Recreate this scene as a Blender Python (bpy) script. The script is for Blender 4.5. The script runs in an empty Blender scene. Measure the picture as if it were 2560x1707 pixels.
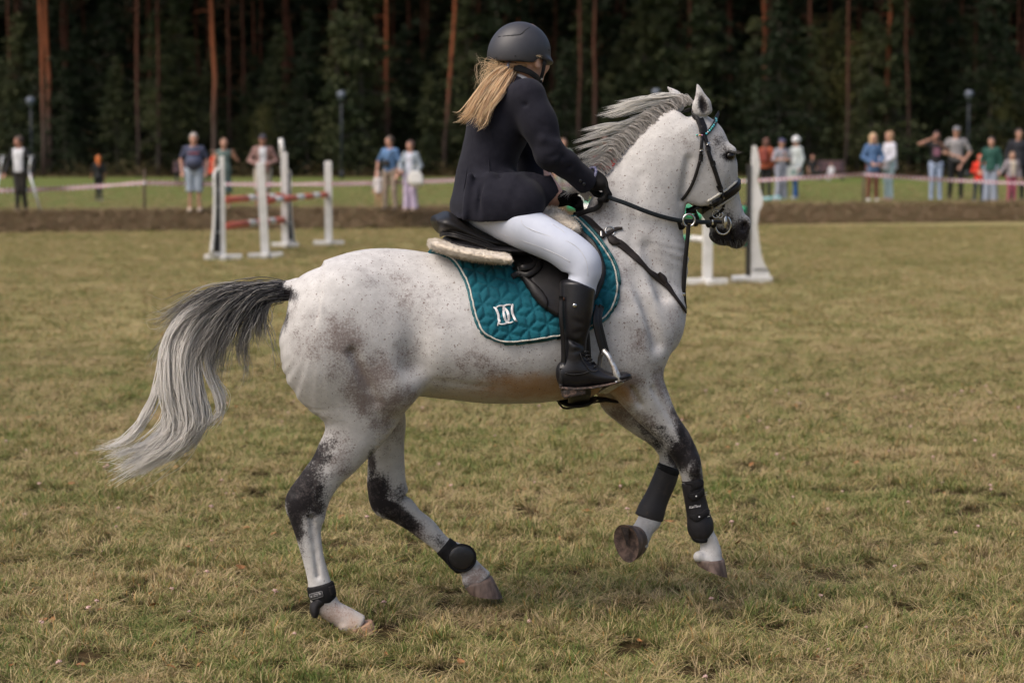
import bpy, bmesh, math, random
import numpy as np
from mathutils import Vector, Matrix, geometry
from mathutils.bvhtree import BVHTree
import openvdb

R = math.radians
rng = np.random.default_rng(7)
random.seed(7)
SC = bpy.context.scene
COL = SC.collection

# ------------------------------------------------------------------ camera
CAMZ = 1.846
FPX = 2560 * 70 / 36.0
PITCH = math.atan((853.5 - 370) / FPX)
cam_d = bpy.data.cameras.new('camera')
cam = bpy.data.objects.new('camera', cam_d)
COL.objects.link(cam)
cam.location = (0, 0, CAMZ)
cam.rotation_euler = (math.pi / 2 - PITCH, 0, 0)
cam_d.lens = 70
cam_d.sensor_width = 36
cam_d.clip_end = 1500
cam_d.dof.use_dof = True
cam_d.dof.focus_distance = 7.45
cam_d.dof.aperture_fstop = 2.9
SC.camera = cam

# ------------------------------------------------------------------ light
SUN_EL, SUN_AZ = R(56), R(236)
world = bpy.data.worlds.new('World')
SC.world = world
world.use_nodes = True
wn = world.node_tree
sky = wn.nodes.new('ShaderNodeTexSky')
sky.sky_type = 'NISHITA'
sky.sun_disc = False
sky.sun_elevation = SUN_EL
sky.sun_rotation = SUN_AZ
sky.air_density = 1.0
sky.dust_density = 6.0
sky.ozone_density = 0.6
bg = wn.nodes['Background']
bg.inputs['Strength'].default_value = 0.13
wn.links.new(sky.outputs[0], bg.inputs['Color'])
sun_d = bpy.data.lights.new('sun', 'SUN')
sun_d.energy = 1.25
sun_d.angle = R(40)
sun_d.color = (1.0, 0.95, 0.90)
sun = bpy.data.objects.new('sun', sun_d)
COL.objects.link(sun)
sv = Vector((math.sin(SUN_AZ) * math.cos(SUN_EL), math.cos(SUN_AZ) * math.cos(SUN_EL), math.sin(SUN_EL)))
sun.rotation_euler = sv.to_track_quat('Z', 'Y').to_euler()
sun.location = (-10, -10, 30)
SC.view_settings.view_transform = 'Standard'
SC.view_settings.look = 'None'
SC.view_settings.gamma = 1
SC.view_settings.use_curve_mapping = False
SC.view_settings.exposure = 0.46
SC.render.engine = 'CYCLES'
SC.cycles.use_denoising = True
SC.cycles.max_bounces = 6
SC.cycles.diffuse_bounces = 3

# ------------------------------------------------------------------ projection helpers (photo pixels of the 2560 x 1707 frame)
CP, SP = math.cos(PITCH), math.sin(PITCH)

def ray(X, Y):
    xc = (X - 1280) / FPX
    yc = -(Y - 853.5) / FPX
    return np.array([xc, CP + yc * SP, -SP + yc * CP])

def on_ground(X, Y, z=0.0):
    d = ray(X, Y)
    t = (z - CAMZ) / d[2]
    return np.array([d[0] * t, d[1] * t, z])

def at_depth(X, Y, y):
    d = ray(X, Y)
    t = y / d[1]
    return np.array([d[0] * t, y, CAMZ + d[2] * t])

def project(P):
    P = np.asarray(P, float)
    x = P[..., 0]; y = P[..., 1]; z = P[..., 2] - CAMZ
    f = y * CP - z * SP
    u = y * SP + z * CP
    return 1280 + FPX * x / f, 853.5 - FPX * u / f

# the horse's own frame: u forward, v to its left (away from us), z up
HO = np.array([0.0, 7.635, 0.0])
HYAW = R(8)
HF = np.array([math.cos(HYAW), math.sin(HYAW), 0])
HL = np.array([-math.sin(HYAW), math.cos(HYAW), 0])

def HP(X, Y, w=0.0):
    """local point on the plane w metres to the near side of the horse's midline"""
    d = ray(X, Y)
    C = np.array([0, 0, CAMZ])
    t = (np.dot(HO - C, HL) - w) / np.dot(d, HL)
    P = C + d * t
    return np.array([np.dot(P - HO, HF), -w, P[2]])

def to_world(L):
    L = np.asarray(L, float)
    return HO + L[..., 0:1] * HF + L[..., 1:2] * HL + L[..., 2:3] * np.array([0, 0, 1.0])

CAML = np.array([np.dot(np.array([0, 0, CAMZ]) - HO, HF), np.dot(np.array([0, 0, CAMZ]) - HO, HL), CAMZ])

def dir_local(X, Y):
    d = ray(X, Y)
    return np.array([np.dot(d, HF), np.dot(d, HL), d[2]])

# ------------------------------------------------------------------ materials
def _mixrgb(nt, a, b, fac):
    m = nt.nodes.new('ShaderNodeMix'); m.data_type = 'RGBA'
    for sock, v in ((m.inputs[0], fac), (m.inputs[6], a), (m.inputs[7], b)):
        if hasattr(v, 'is_linked') or hasattr(v, 'links'):
            nt.links.new(v, sock)
        else:
            sock.default_value = v if not isinstance(v, tuple) else (v[0], v[1], v[2], 1)
    return m.outputs[2]

def _math(nt, op, a, b=0.0, c=0.0, clamp=False):
    m = nt.nodes.new('ShaderNodeMath'); m.operation = op; m.use_clamp = clamp
    for i, v in enumerate((a, b, c)):
        if hasattr(v, 'links'):
            nt.links.new(v, m.inputs[i])
        else:
            m.inputs[i].default_value = v
    return m.outputs[0]

def _noise(nt, scale, detail=3, coord=None, rough=0.55, dist=0.0):
    n = nt.nodes.new('ShaderNodeTexNoise')
    n.inputs['Scale'].default_value = scale
    n.inputs['Detail'].default_value = detail
    n.inputs['Roughness'].default_value = rough
    n.inputs['Distortion'].default_value = dist
    if coord is not None:
        nt.links.new(coord, n.inputs['Vector'])
    return n.outputs['Fac']

def _smooth(nt, v, lo, hi):
    m = nt.nodes.new('ShaderNodeMapRange'); m.interpolation_type = 'SMOOTHSTEP'
    nt.links.new(v, m.inputs[0])
    m.inputs[1].default_value = lo; m.inputs[2].default_value = hi
    return m.outputs[0]

def mat(name, c1, c2=None, scale=20.0, rough=0.7, bump=0.0, bscale=None, metal=0.0, spec=0.5, sheen=0.0, coat=0.0, detail=4, contrast=(0.3, 0.7), sss=0.0, stretch=None):
    m = bpy.data.materials.new(name); m.use_nodes = True
    nt = m.node_tree; p = nt.nodes['Principled BSDF']
    p.inputs['Roughness'].default_value = rough
    p.inputs['Metallic'].default_value = metal
    p.inputs['Specular IOR Level'].default_value = spec
    p.inputs['Sheen Weight'].default_value = sheen
    p.inputs['Coat Weight'].default_value = coat
    tc = nt.nodes.new('ShaderNodeTexCoord').outputs['Object']
    if stretch:
        mp = nt.nodes.new('ShaderNodeMapping'); nt.links.new(tc, mp.inputs[0]); mp.inputs['Scale'].default_value = stretch
        tc = mp.outputs[0]
    if c2 is None:
        c2 = tuple(v * 0.8 for v in c1)
    n = _noise(nt, scale, detail, tc)
    nt.links.new(_mixrgb(nt, c1, c2, _smooth(nt, n, *contrast)), p.inputs['Base Color'])
    if bump:
        b = nt.nodes.new('ShaderNodeBump')
        b.inputs['Strength'].default_value = bump
        b.inputs['Distance'].default_value = 0.0022
        nt.links.new(_noise(nt, bscale or scale * 2, 3, tc), b.inputs['Height'])
        nt.links.new(b.outputs[0], p.inputs['Normal'])
    if sss:
        p.inputs['Subsurface Weight'].default_value = sss
        p.inputs['Subsurface Radius'].default_value = (0.02, 0.008, 0.005)
        p.inputs['Subsurface Scale'].default_value = 0.3
    return m

# ------------------------------------------------------------------ objects
def put(o, label=None, cat=None, group=None, kind=None):
    if label: o['label'] = label
    if cat: o['category'] = cat
    if group: o['group'] = group
    if kind: o['kind'] = kind
    return o

def thing(name, label, cat, loc=(0, 0, 0), rz=0.0, group=None):
    o = bpy.data.objects.new(name, None)
    o.empty_display_size = 0.1
    COL.objects.link(o)
    o.location = [float(a) for a in loc]; o.rotation_euler = (0, 0, rz)
    return put(o, label, cat, group)

def mesh_np(name, V, F, m=None, smooth=True):
    """mesh from arrays; F is (n,3) or (n,4) int array, or a list of those"""
    me = bpy.data.meshes.new(name)
    V = np.asarray(V, np.float32)
    Fs = [np.asarray(f, np.int32) for f in (F if isinstance(F, list) else [F]) if len(f)]
    me.vertices.add(len(V)); me.vertices.foreach_set('co', V.ravel())
    lo = np.concatenate([f.ravel() for f in Fs])
    tot = np.concatenate([np.full(len(f), f.shape[1], np.int32) for f in Fs])
    st = np.concatenate([[0], np.cumsum(tot)[:-1]]).astype(np.int32)
    me.loops.add(len(lo)); me.loops.foreach_set('vertex_index', lo)
    me.polygons.add(len(tot)); me.polygons.foreach_set('loop_start', st)
    me.polygons.foreach_set('use_smooth', np.full(len(tot), smooth, bool))
    me.update(calc_edges=True)
    me.validate()
    if m: me.materials.append(m)
    return me

def obj(name, me, parent=None, loc=None):
    o = bpy.data.objects.new(name, me); COL.objects.link(o)
    if parent is not None: o.parent = parent
    if loc is not None: o.location = [float(a) for a in loc]
    return o

def hroot(name, label, cat, base, group=None):
    """a thing in the horse's frame with its empty at the local point BASE"""
    r = thing(name, label, cat, to_world(np.array(base)), HYAW, group)
    r['_b'] = [float(a) for a in base]
    return r

def hpart(name, V, F, m, root, parent=None, smooth=True):
    b = np.array(root['_b'])
    o = obj(name, mesh_np(name, np.asarray(V) - b, F, m, smooth), parent or root)
    return o

# ------------------------------------------------------------------ signed-distance modelling
class Field:
    def __init__(s, lo, hi, h):
        s.lo = np.array(lo, float); s.h = h
        n = np.ceil((np.array(hi) - s.lo) / h).astype(int) + 1
        s.ax = [(s.lo[i] + h * np.arange(n[i])).astype(np.float32) for i in range(3)]
        s.D = np.full(n, 1.0, np.float32)

    def add(s, prim, k=0.0, op='u', m=None):
        fn, lo, hi = prim
        mg = (k + 4 * s.h) if m is None else m
        sl = []
        for i in range(3):
            a = max(0, int((lo[i] - mg - s.lo[i]) / s.h)); b = min(s.D.shape[i], int((hi[i] + mg - s.lo[i]) / s.h) + 2)
            if b <= a: return s
            sl.append(slice(a, b))
        x = s.ax[0][sl[0]][:, None, None]; y = s.ax[1][sl[1]][None, :, None]; z = s.ax[2][sl[2]][None, None, :]
        d = fn(x, y, z)
        A = s.D[tuple(sl)]
        if op == 'u':
            r = np.minimum(A, d)
            if k: r = r - np.square(np.maximum(k - np.abs(A - d), 0)) / (4 * k)
        elif op == 's':
            d = -d
            r = np.maximum(A, d)
            if k: r = r + np.square(np.maximum(k - np.abs(A - d), 0)) / (4 * k)
        else:
            r = np.maximum(A, d)
        s.D[tuple(sl)] = r
        return s

    def cut(s, p, n):
        """remove what lies on the side N points to"""
        n = np.array(n, float); n /= np.linalg.norm(n)
        d = ((s.ax[0] - p[0]) * n[0])[:, None, None] + ((s.ax[1] - p[1]) * n[1])[None, :, None] + ((s.ax[2] - p[2]) * n[2])[None, None, :]
        s.D = np.maximum(s.D, d.astype(np.float32)); return s

    def wobble(s, amp, freq, seed=0):
        r = np.random.default_rng(seed)
        for i in range(6):
            k = r.normal(size=3) * freq; ph = r.uniform(0, 6.28)
            s.D += (amp / 3) * np.sin((s.ax[0] * k[0])[:, None, None] + (s.ax[1] * k[1])[None, :, None] + (s.ax[2] * k[2])[None, None, :] + ph).astype(np.float32)
        return s

    def mesh(s, it=4):
        g = openvdb.FloatGrid(); g.background = 1.0
        g.copyFromArray(np.clip(s.D, -0.5, 0.5))
        V, Q = g.convertToQuads(0.0)
        V = V * s.h + s.lo
        Q = np.asarray(Q, np.int64)
        if it: V = taubin(V, Q, it)
        return V, Q

def taubin(V, Q, it, lam=0.5, mu=-0.52):
    e = np.concatenate([Q[:, [0, 1]], Q[:, [1, 2]], Q[:, [2, 3]], Q[:, [3, 0]]])
    i, j = e[:, 0], e[:, 1]
    n = len(V); deg = np.bincount(i, minlength=n) + np.bincount(j, minlength=n); deg = np.maximum(deg, 1)
    for t in range(it):
        for l in (lam, mu):
            S = np.stack([np.bincount(i, V[j, c], n) + np.bincount(j, V[i, c], n) for c in range(3)], 1) / deg[:, None]
            V = V + l * (S - V)
    return V

def capsule(a, b, ra, rb=None):
    a = np.array(a, np.float32); b = np.array(b, np.float32); rb = ra if rb is None else rb
    ab = b - a; L = max(float(ab @ ab), 1e-9); rm = max(ra, rb)
    def fn(x, y, z):
        t = np.clip(((x - a[0]) * ab[0] + (y - a[1]) * ab[1] + (z - a[2]) * ab[2]) / L, 0, 1)
        return np.sqrt((x - a[0] - t * ab[0]) ** 2 + (y - a[1] - t * ab[1]) ** 2 + (z - a[2] - t * ab[2]) ** 2) - (ra + (rb - ra) * t)
    return fn, np.minimum(a, b) - rm, np.maximum(a, b) + rm

def ellip(c, r, rot=None):
    c = np.array(c, np.float32); r = np.array(r, np.float32)
    M = np.eye(3, dtype=np.float32) if rot is None else np.array(rot, np.float32)   # rows are the ellipsoid's axes
    rm = float(r.max())
    def fn(x, y, z):
        dx, dy, dz = x - c[0], y - c[1], z - c[2]
        q = [M[i, 0] * dx + M[i, 1] * dy + M[i, 2] * dz for i in range(3)]
        k0 = np.sqrt(sum((q[i] / r[i]) ** 2 for i in range(3)))
        k1 = np.sqrt(sum((q[i] / r[i] ** 2) ** 2 for i in range(3))) + 1e-6
        return k0 * (k0 - 1) / k1
    return fn, c - rm, c + rm

def box(c, r, rnd=0.0, rot=None):
    c = np.array(c, np.float32); r = np.array(r, np.float32) - rnd
    M = np.eye(3, dtype=np.float32) if rot is None else np.array(rot, np.float32)
    rm = float(np.linalg.norm(r)) + rnd
    def fn(x, y, z):
        dx, dy, dz = x - c[0], y - c[1], z - c[2]
        q = [np.abs(M[i, 0] * dx + M[i, 1] * dy + M[i, 2] * dz) - r[i] for i in range(3)]
        o = np.sqrt(sum(np.maximum(a, 0) ** 2 for a in q))
        return o + np.minimum(np.maximum(q[0], np.maximum(q[1], q[2])), 0) - rnd
    return fn, c - rm, c + rm

def yrot(a):
    """rows: axes turned by A in the u-z plane"""
    return [[math.cos(a), 0, math.sin(a)], [0, 1, 0], [-math.sin(a), 0, math.cos(a)]]

def zrot(a):
    return [[math.cos(a), math.sin(a), 0], [-math.sin(a), math.cos(a), 0], [0, 0, 1]]

def catmull(P, per=6):
    P = np.asarray(P, float)
    Q = np.concatenate([[2 * P[0] - P[1]], P, [2 * P[-1] - P[-2]]])
    out = []
    for i in range(len(P) - 1):
        p0, p1, p2, p3 = Q[i:i + 4]
        for t in np.arange(per) / per:
            out.append(0.5 * ((2 * p1) + (p2 - p0) * t + (2 * p0 - 5 * p1 + 4 * p2 - p3) * t ** 2 + (3 * p1 - p0 - 3 * p2 + p3) * t ** 3))
    out.append(P[-1])
    return np.array(out)

def chain(st, cap=(0.5, 0.5), egg=0.0, per=6, local=False, mirror=False):
    """a limb: st rows = (Xa,Ya, Xb,Yb, w, b): the two outline points in photo pixels, the sideways offset, the sideways half width"""
    rows = []
    for r in st:
        if local:
            A = np.array([r[0], 0, r[1]]); B = np.array([r[2], 0, r[3]])
        else:
            A = HP(r[0], r[1], r[4]); B = HP(r[2], r[3], r[4])
        rows.append([A[0], A[2], B[0], B[2], (r[4] if not mirror else -r[4]), r[5]])
    T = catmull(rows, per).astype(np.float32)
    A = T[:, 0:2]; B = T[:, 2:4]; Cn = (A + B) / 2; w = -T[:, 4]; b = np.maximum(T[:, 5], 0.002)
    hv = (A - B) / 2; a_raw = np.maximum(np.linalg.norm(hv, axis=1), 0.002)
    tg = np.gradient(Cn, axis=0); tg /= np.linalg.norm(tg, axis=1)[:, None] + 1e-9
    nr = np.stack([-tg[:, 1], tg[:, 0]], 1)
    sg = np.sign((hv * nr).sum(1)); sg[sg == 0] = 1
    a = np.maximum(np.abs((hv * nr).sum(1)), 0.45 * a_raw)
    rm = float(a_raw.max()) * 1.1
    lo = np.array([min(A[:, 0].min(), B[:, 0].min()) - rm * 0.6, (w - b * 1.1).min(), min(A[:, 1].min(), B[:, 1].min()) - rm * 0.6])
    hi = np.array([max(A[:, 0].max(), B[:, 0].max()) + rm * 0.6, (w + b * 1.1).max(), max(A[:, 1].max(), B[:, 1].max()) + rm * 0.6])
    def fn(x, y, z):
        X = x[:, 0, :]; Z = z[0, :, :] if z.shape[0] == 1 else z[:, 0, :]
        X, Z = np.broadcast_arrays(X, Z)
        best = np.full(X.shape, 1e9, np.float32); I = np.zeros(X.shape, np.int32); Tt = np.zeros(X.shape, np.float32)
        for i in range(len(Cn) - 1):
            p = Cn[i]; d = Cn[i + 1] - p; L = float(d @ d) + 1e-12
            t = np.clip(((X - p[0]) * d[0] + (Z - p[1]) * d[1]) / L, 0, 1)
            q = (X - p[0] - t * d[0]) ** 2 + (Z - p[1] - t * d[1]) ** 2
            mk = q < best
            best = np.where(mk, q, best); I = np.where(mk, i, I); Tt = np.where(mk, t, Tt)
        J = I + 1
        def lerp(v):
            return v[I] * (1 - Tt) + v[J] * Tt
        qx = X - lerp(Cn[:, 0]); qz = Z - lerp(Cn[:, 1])
        n0 = lerp(nr[:, 0]); n1 = lerp(nr[:, 1]); nn = np.sqrt(n0 ** 2 + n1 ** 2) + 1e-9
        n0 /= nn; n1 /= nn
        s = (qx * n0 + qz * n1) * lerp(sg)
        e = np.abs(qx * n1 - qz * n0)
        pos = I + Tt
        cp = np.where(pos < 0.001, cap[0], np.where(pos > len(Cn) - 1.001, cap[1], 1.0))
        aa = lerp(a); bb = lerp(b) * (1 - egg * np.clip(s / aa, -1, 1))
        s2 = np.sqrt(s * s + (e / cp) ** 2)
        yy = y - lerp(w)[:, None, :]
        S = s2[:, None, :]; aa = aa[:, None, :]; bb = bb[:, None, :]
        k0 = np.sqrt((S / aa) ** 2 + (yy / bb) ** 2)
        k1 = np.sqrt((S / aa ** 2) ** 2 + (yy / bb ** 2) ** 2) + 1e-6
        return (k0 * (k0 - 1) / k1).astype(np.float32)
    return fn, lo, hi

# ------------------------------------------------------------------ other mesh makers (all return V, F)
def join(parts):
    V = []; F3 = []; F4 = []; n = 0
    for v, f in parts:
        v = np.asarray(v)
        for g in (f if isinstance(f, list) else [f]):
            g = np.asarray(g)
            if len(g) == 0: continue
            (F3 if g.shape[1] == 3 else F4).append(g + n)
        V.append(v); n += len(v)
    return np.concatenate(V), [np.concatenate(x) for x in (F3, F4) if x]

def tube(P, r, n=10, per=1, cap=True):
    P = np.asarray(P, float)
    r = np.broadcast_to(np.asarray(r, float), (len(P),))
    if per > 1:
        T = catmull(np.column_stack([P, r]), per); P, r = T[:, :3], T[:, 3]
    t = np.gradient(P, axis=0); t /= np.linalg.norm(t, axis=1)[:, None] + 1e-12
    ref = np.array([0, 0, 1.0]) if abs(t[0][2]) < 0.9 else np.array([1.0, 0, 0])
    V = []
    u = np.cross(t[0], ref); u /= np.linalg.norm(u)
    for i in range(len(P)):
        u = u - t[i] * (u @ t[i]); u /= np.linalg.norm(u) + 1e-12
        w = np.cross(t[i], u)
        a = np.arange(n) * 2 * math.pi / n
        V.append(P[i] + r[i] * (np.cos(a)[:, None] * u + np.sin(a)[:, None] * w))
    m = len(P)
    V = np.concatenate(V)
    i = np.arange(m - 1)[:, None] * n; k = np.arange(n)[None, :]; k2 = (k + 1) % n
    F = np.stack([i + k, i + k2, i + n + k2, i + n + k], 2).reshape(-1, 4)
    if cap:
        V = np.concatenate([V, P[:1], P[-1:]]); c0, c1 = m * n, m * n + 1
        kk = np.arange(n)
        T3 = np.concatenate([np.stack([(kk + 1) % n, kk, np.full(n, c0)], 1), np.stack([(m - 1) * n + kk, (m - 1) * n + (kk + 1) % n, np.full(n, c1)], 1)])
        return V, [F, T3]
    return V, [F]

def bx(c, s, rz=0.0, M=None, bev=0.0):
    c = np.array(c, float); s = np.array(s, float) / 2
    if bev > 0:
        bm = bmesh.new(); bmesh.ops.create_cube(bm, size=2.0)
        for v in bm.verts: v.co = Vector((v.co.x * s[0], v.co.y * s[1], v.co.z * s[2]))
        bmesh.ops.bevel(bm, geom=bm.edges[:], offset=bev, segments=2, affect='EDGES', profile=0.6)
        bmesh.ops.triangulate(bm, faces=bm.faces[:])
        bm.verts.index_update()
        V = np.array([v.co[:] for v in bm.verts]); F = np.array([[v.index for v in f.verts] for f in bm.faces]); bm.free()
    else:
        V = np.array([[x, y, z] for x in (-1, 1) for y in (-1, 1) for z in (-1, 1)], float) * s
        F = np.array([[0, 1, 3, 2], [4, 6, 7, 5], [0, 4, 5, 1], [2, 3, 7, 6], [0, 2, 6, 4], [1, 5, 7, 3]])
    if rz: V = V @ np.array([[math.cos(rz), math.sin(rz), 0], [-math.sin(rz), math.cos(rz), 0], [0, 0, 1]])
    if M is not None: V = V @ np.array(M)
    return V + c, F

def strap(P, N, width, thick=0.004, per=5, taper=None):
    """a flat strap along P lying on a surface with normals N"""
    P = np.asarray(P, float); N = np.asarray(N, float)
    wd = np.broadcast_to(np.asarray(width, float), (len(P),))
    T = catmull(np.column_stack([P, N, wd]), per); P, N, wd = T[:, :3], T[:, 3:6], T[:, 6]
    N = N / (np.linalg.norm(N, axis=1)[:, None] + 1e-9)
    t = np.gradient(P, axis=0); t /= np.linalg.norm(t, axis=1)[:, None] + 1e-12
    S = np.cross(t, N); S /= np.linalg.norm(S, axis=1)[:, None] + 1e-9
    prof = [(-.5, 0.0), (-.5, .6), (-.38, 1.0), (.38, 1.0), (.5, .6), (.5, 0.0)]
    V = np.stack([P + S * (a * wd)[:, None] + N * (b * thick) for a, b in prof], 1).reshape(-1, 3)
    n = len(prof); m = len(P)
    i = np.arange(m - 1)[:, None] * n; k = np.arange(n)[None, :]; k2 = (k + 1) % n
    F = np.stack([i + k, i + k2, i + n + k2, i + n + k], 2).reshape(-1, 4)
    ends = np.array([[0, 1, 2, 3], [0, 3, 4, 5]]); e2 = ends[:, ::-1] + (m - 1) * n
    return V, [F, ends, e2]

def strands(paths, r0, n=3):
    """many thin tapering tubes; paths (k, m, 3), r0 (k,) root radius, taper to a point"""
    paths = np.asarray(paths, float); k, m, _ = paths.shape
    r0 = np.broadcast_to(np.asarray(r0, float), (k,))
    t = np.gradient(paths, axis=1); t /= np.linalg.norm(t, axis=2, keepdims=True) + 1e-12
    ref = np.array([0.3, 0.9, 0.2]); u = np.cross(t, ref); u /= np.linalg.norm(u, axis=2, keepdims=True) + 1e-9
    w = np.cross(t, u)
    prof = (1 - np.linspace(0, 1, m) ** 2.2) * 0.92 + 0.08
    rad = r0[:, None] * prof[None, :]
    a = np.arange(n) * 2 * math.pi / n
    V = paths[:, :, None, :] + rad[:, :, None, None] * (np.cos(a)[None, None, :, None] * u[:, :, None, :] + np.sin(a)[None, None, :, None] * w[:, :, None, :])
    V = V.reshape(-1, 3)
    b = (np.arange(k) * m * n)[:, None, None]; i = (np.arange(m - 1) * n)[None, :, None]; q = np.arange(n)[None, None, :]; q2 = (q + 1) % n
    F = np.stack([b + i + q, b + i + q2, b + i + n + q2, b + i + n + q], 3).reshape(-1, 4)
    return V, F

def color_attr(me, name, arr):
    a = me.color_attributes.new(name, 'FLOAT_COLOR', 'POINT')
    c = np.ones((len(me.vertices), 4), np.float32); c[:, :arr.shape[1]] = arr
    a.data.foreach_set('color', c.ravel())
# ================================================================== GROUND
BANK = .42
def bank_y(x): return 46.4 + .296 * x            # foot line of the bank
FOREST_Y = 97.0

def ground_material(name, dry, green, dark, sc=.55, fine=38, wg=.5, rough=.95):
    m = bpy.data.materials.new(name); m.use_nodes = True; nt = m.node_tree; p = nt.nodes['Principled BSDF']
    g = nt.nodes.new('ShaderNodeNewGeometry').outputs['Position']
    n1 = _noise(nt, sc, 4, g, .6); n2 = _noise(nt, 3.1, 5, g, .65); n3 = _noise(nt, fine, 4, g, .7)
    c = _mixrgb(nt, dry, green, _smooth(nt, _math(nt, 'ADD', _math(nt, 'MULTIPLY', n1, .5), _math(nt, 'MULTIPLY', n2, .5)), .5 - .14 * wg * 2, .66))
    c = _mixrgb(nt, c, dark, _math(nt, 'MULTIPLY', _smooth(nt, n3, .5, .78), .75))
    nt.links.new(c, p.inputs['Base Color']); p.inputs['Roughness'].default_value = rough; p.inputs['Specular IOR Level'].default_value = .1
    b = nt.nodes.new('ShaderNodeBump'); b.inputs['Strength'].default_value = .8; b.inputs['Distance'].default_value = .03
    nt.links.new(n3, b.inputs['Height']); nt.links.new(b.outputs[0], p.inputs['Normal'])
    return m

def grid_mesh(name, fx, xs, ts, m):
    """fx(x, t) -> (y, z)"""
    V = []
    for t in ts:
        for x in xs:
            y, z = fx(x, t); V.append((x, y, z))
    n = len(xs); i = (np.arange(len(ts) - 1) * n)[:, None]; k = np.arange(n - 1)[None, :]
    F = np.stack([i + k, i + k + 1, i + n + k + 1, i + n + k], 2).reshape(-1, 4)
    return mesh_np(name, V, F, m)

from mathutils import noise as mnoise
def nz(x, y, s=1.0, o=0.0): return mnoise.noise(Vector((x * s + o, y * s - o, o)))
M_soil = ground_material('dry turf soil', (0.069, 0.045, 0.021), (0.046, 0.037, 0.013), (0.028, 0.016, 0.009), .5, 45)
M_field = ground_material('mown dry turf', (0.297, 0.238, 0.113), (0.223, 0.200, 0.080), (0.194, 0.149, 0.067), .35, 30, .5)
xs = np.concatenate([np.linspace(-400, -40, 10), np.linspace(-30, 30, 121), np.linspace(40, 400, 10)])
put(obj('field', grid_mesh('field', lambda x, t: (-20 + t * (bank_y(x) + 20), 0.012 * nz(x, t * 66, .9) + .01 * nz(x, t * 66, .25, 5) if t < 1 else 0.0), xs, np.linspace(0, 1, 140), M_field)), kind='structure')
M_lawn = ground_material('green lawn', (0.136, 0.144, 0.046), (0.098, 0.129, 0.034), (0.073, 0.085, 0.026), .25, 14, .9)
M_bank = ground_material('earth bank', (0.165, 0.108, 0.072), (0.141, 0.118, 0.051), (0.079, 0.046, 0.030), 1.2, 9, .4)
def bankf(x, t):
    r = .06 * nz(x, t, 1.4) + .09 * nz(x, t, 4.0, 3.0)
    e = math.sin(t * math.pi)
    return bank_y(x) + .85 * t + e * r, BANK * (t ** .8) + e * r * .35
xb = np.concatenate([np.linspace(-400, -36, 8), np.linspace(-30, 30, 400), np.linspace(36, 400, 8)])
put(obj('bank', grid_mesh('bank', bankf, xb, np.linspace(0, 1, 9), M_bank)), kind='structure')
put(obj('lawn', grid_mesh('lawn', lambda x, t: ((bank_y(x) + .85) * (1 - t) + (FOREST_Y + .296 * x * .0) * t if bank_y(x) + .85 < FOREST_Y else FOREST_Y + t * .01, BANK), np.linspace(-150, 150, 151), np.linspace(0, 1, 24), M_lawn)), kind='structure')
M_floor = ground_material('forest floor', (.085, .055, .030), (.045, .045, .018), (.025, .017, .011), .4, 6, .3)
put(obj('forest_floor', grid_mesh('forest_floor', lambda x, t: (FOREST_Y + t * 180, BANK + 48 * max(0.0, min(1.0, (t * 180 - 32) / 60)) ** 1.1), np.linspace(-400, 400, 41), np.linspace(0, 1, 12), M_floor)), kind='structure')  # the rise at the back is added to close off the sky

# ------------------------------------------------------------------ grass: instanced tufts on scattered points, nobody could count it
def grass_material():
    m = bpy.data.materials.new('grass blades'); m.use_nodes = True; nt = m.node_tree; p = nt.nodes['Principled BSDF']
    a = nt.nodes.new('ShaderNodeAttribute'); a.attribute_name = 'blade'
    s = nt.nodes.new('ShaderNodeSeparateColor'); nt.links.new(a.outputs['Color'], s.inputs[0])
    g = nt.nodes.new('ShaderNodeNewGeometry').outputs['Position']
    oi = nt.nodes.new('ShaderNodeObjectInfo').outputs['Random']
    n1 = _noise(nt, .55, 3, g, .6); n2 = _noise(nt, 2.6, 4, g, .65)
    v = _math(nt, 'ADD', _math(nt, 'MULTIPLY', s.outputs[0], .80), _math(nt, 'ADD', _math(nt, 'MULTIPLY', n1, .80), _math(nt, 'ADD', _math(nt, 'MULTIPLY', n2, 1.0), _math(nt, 'MULTIPLY', oi, .34))))
    r = nt.nodes.new('ShaderNodeValToRGB'); nt.links.new(_math(nt, 'MULTIPLY_ADD', v, .92, -.88), r.inputs[0])
    cr = r.color_ramp
    cr.elements[0].position = .0; cr.elements[0].color = (0.477, 0.352, 0.202, 1)
    cr.elements[1].position = 1.0; cr.elements[1].color = (0.078, 0.141, 0.025, 1)
    for pos, c in ((.20, (0.459, 0.361, 0.185, 1)), (.38, (0.367, 0.300, 0.130, 1)), (.50, (0.248, 0.230, 0.080, 1)), (.64, (0.170, 0.201, 0.052, 1)), (.82, (0.120, 0.174, 0.035, 1))):
        e = cr.elements.new(pos); e.color = c
    orange = _math(nt, 'GREATER_THAN', s.outputs[2], .965)
    c = _mixrgb(nt, r.outputs[0], (.52, .25, .07), _math(nt, 'MULTIPLY', orange, .8))
    base = _mixrgb(nt, (.14, .095, .055), c, _smooth(nt, s.outputs[1], .0, .55))  # roots darkened: shade of the gaps between blades put into the colour
    nt.links.new(base, p.inputs['Base Color']); p.inputs['Roughness'].default_value = .6; p.inputs['Specular IOR Level'].default_value = .25
    tr = nt.nodes.new('ShaderNodeBsdfTranslucent'); nt.links.new(c, tr.inputs[0])
    mx = nt.nodes.new('ShaderNodeMixShader'); mx.inputs[0].default_value = .22
    nt.links.new(p.outputs[0], mx.inputs[1]); nt.links.new(tr.outputs[0], mx.inputs[2]); nt.links.new(mx.outputs[0], nt.nodes['Material Output'].inputs[0])
    return m
M_grass = grass_material()
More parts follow.
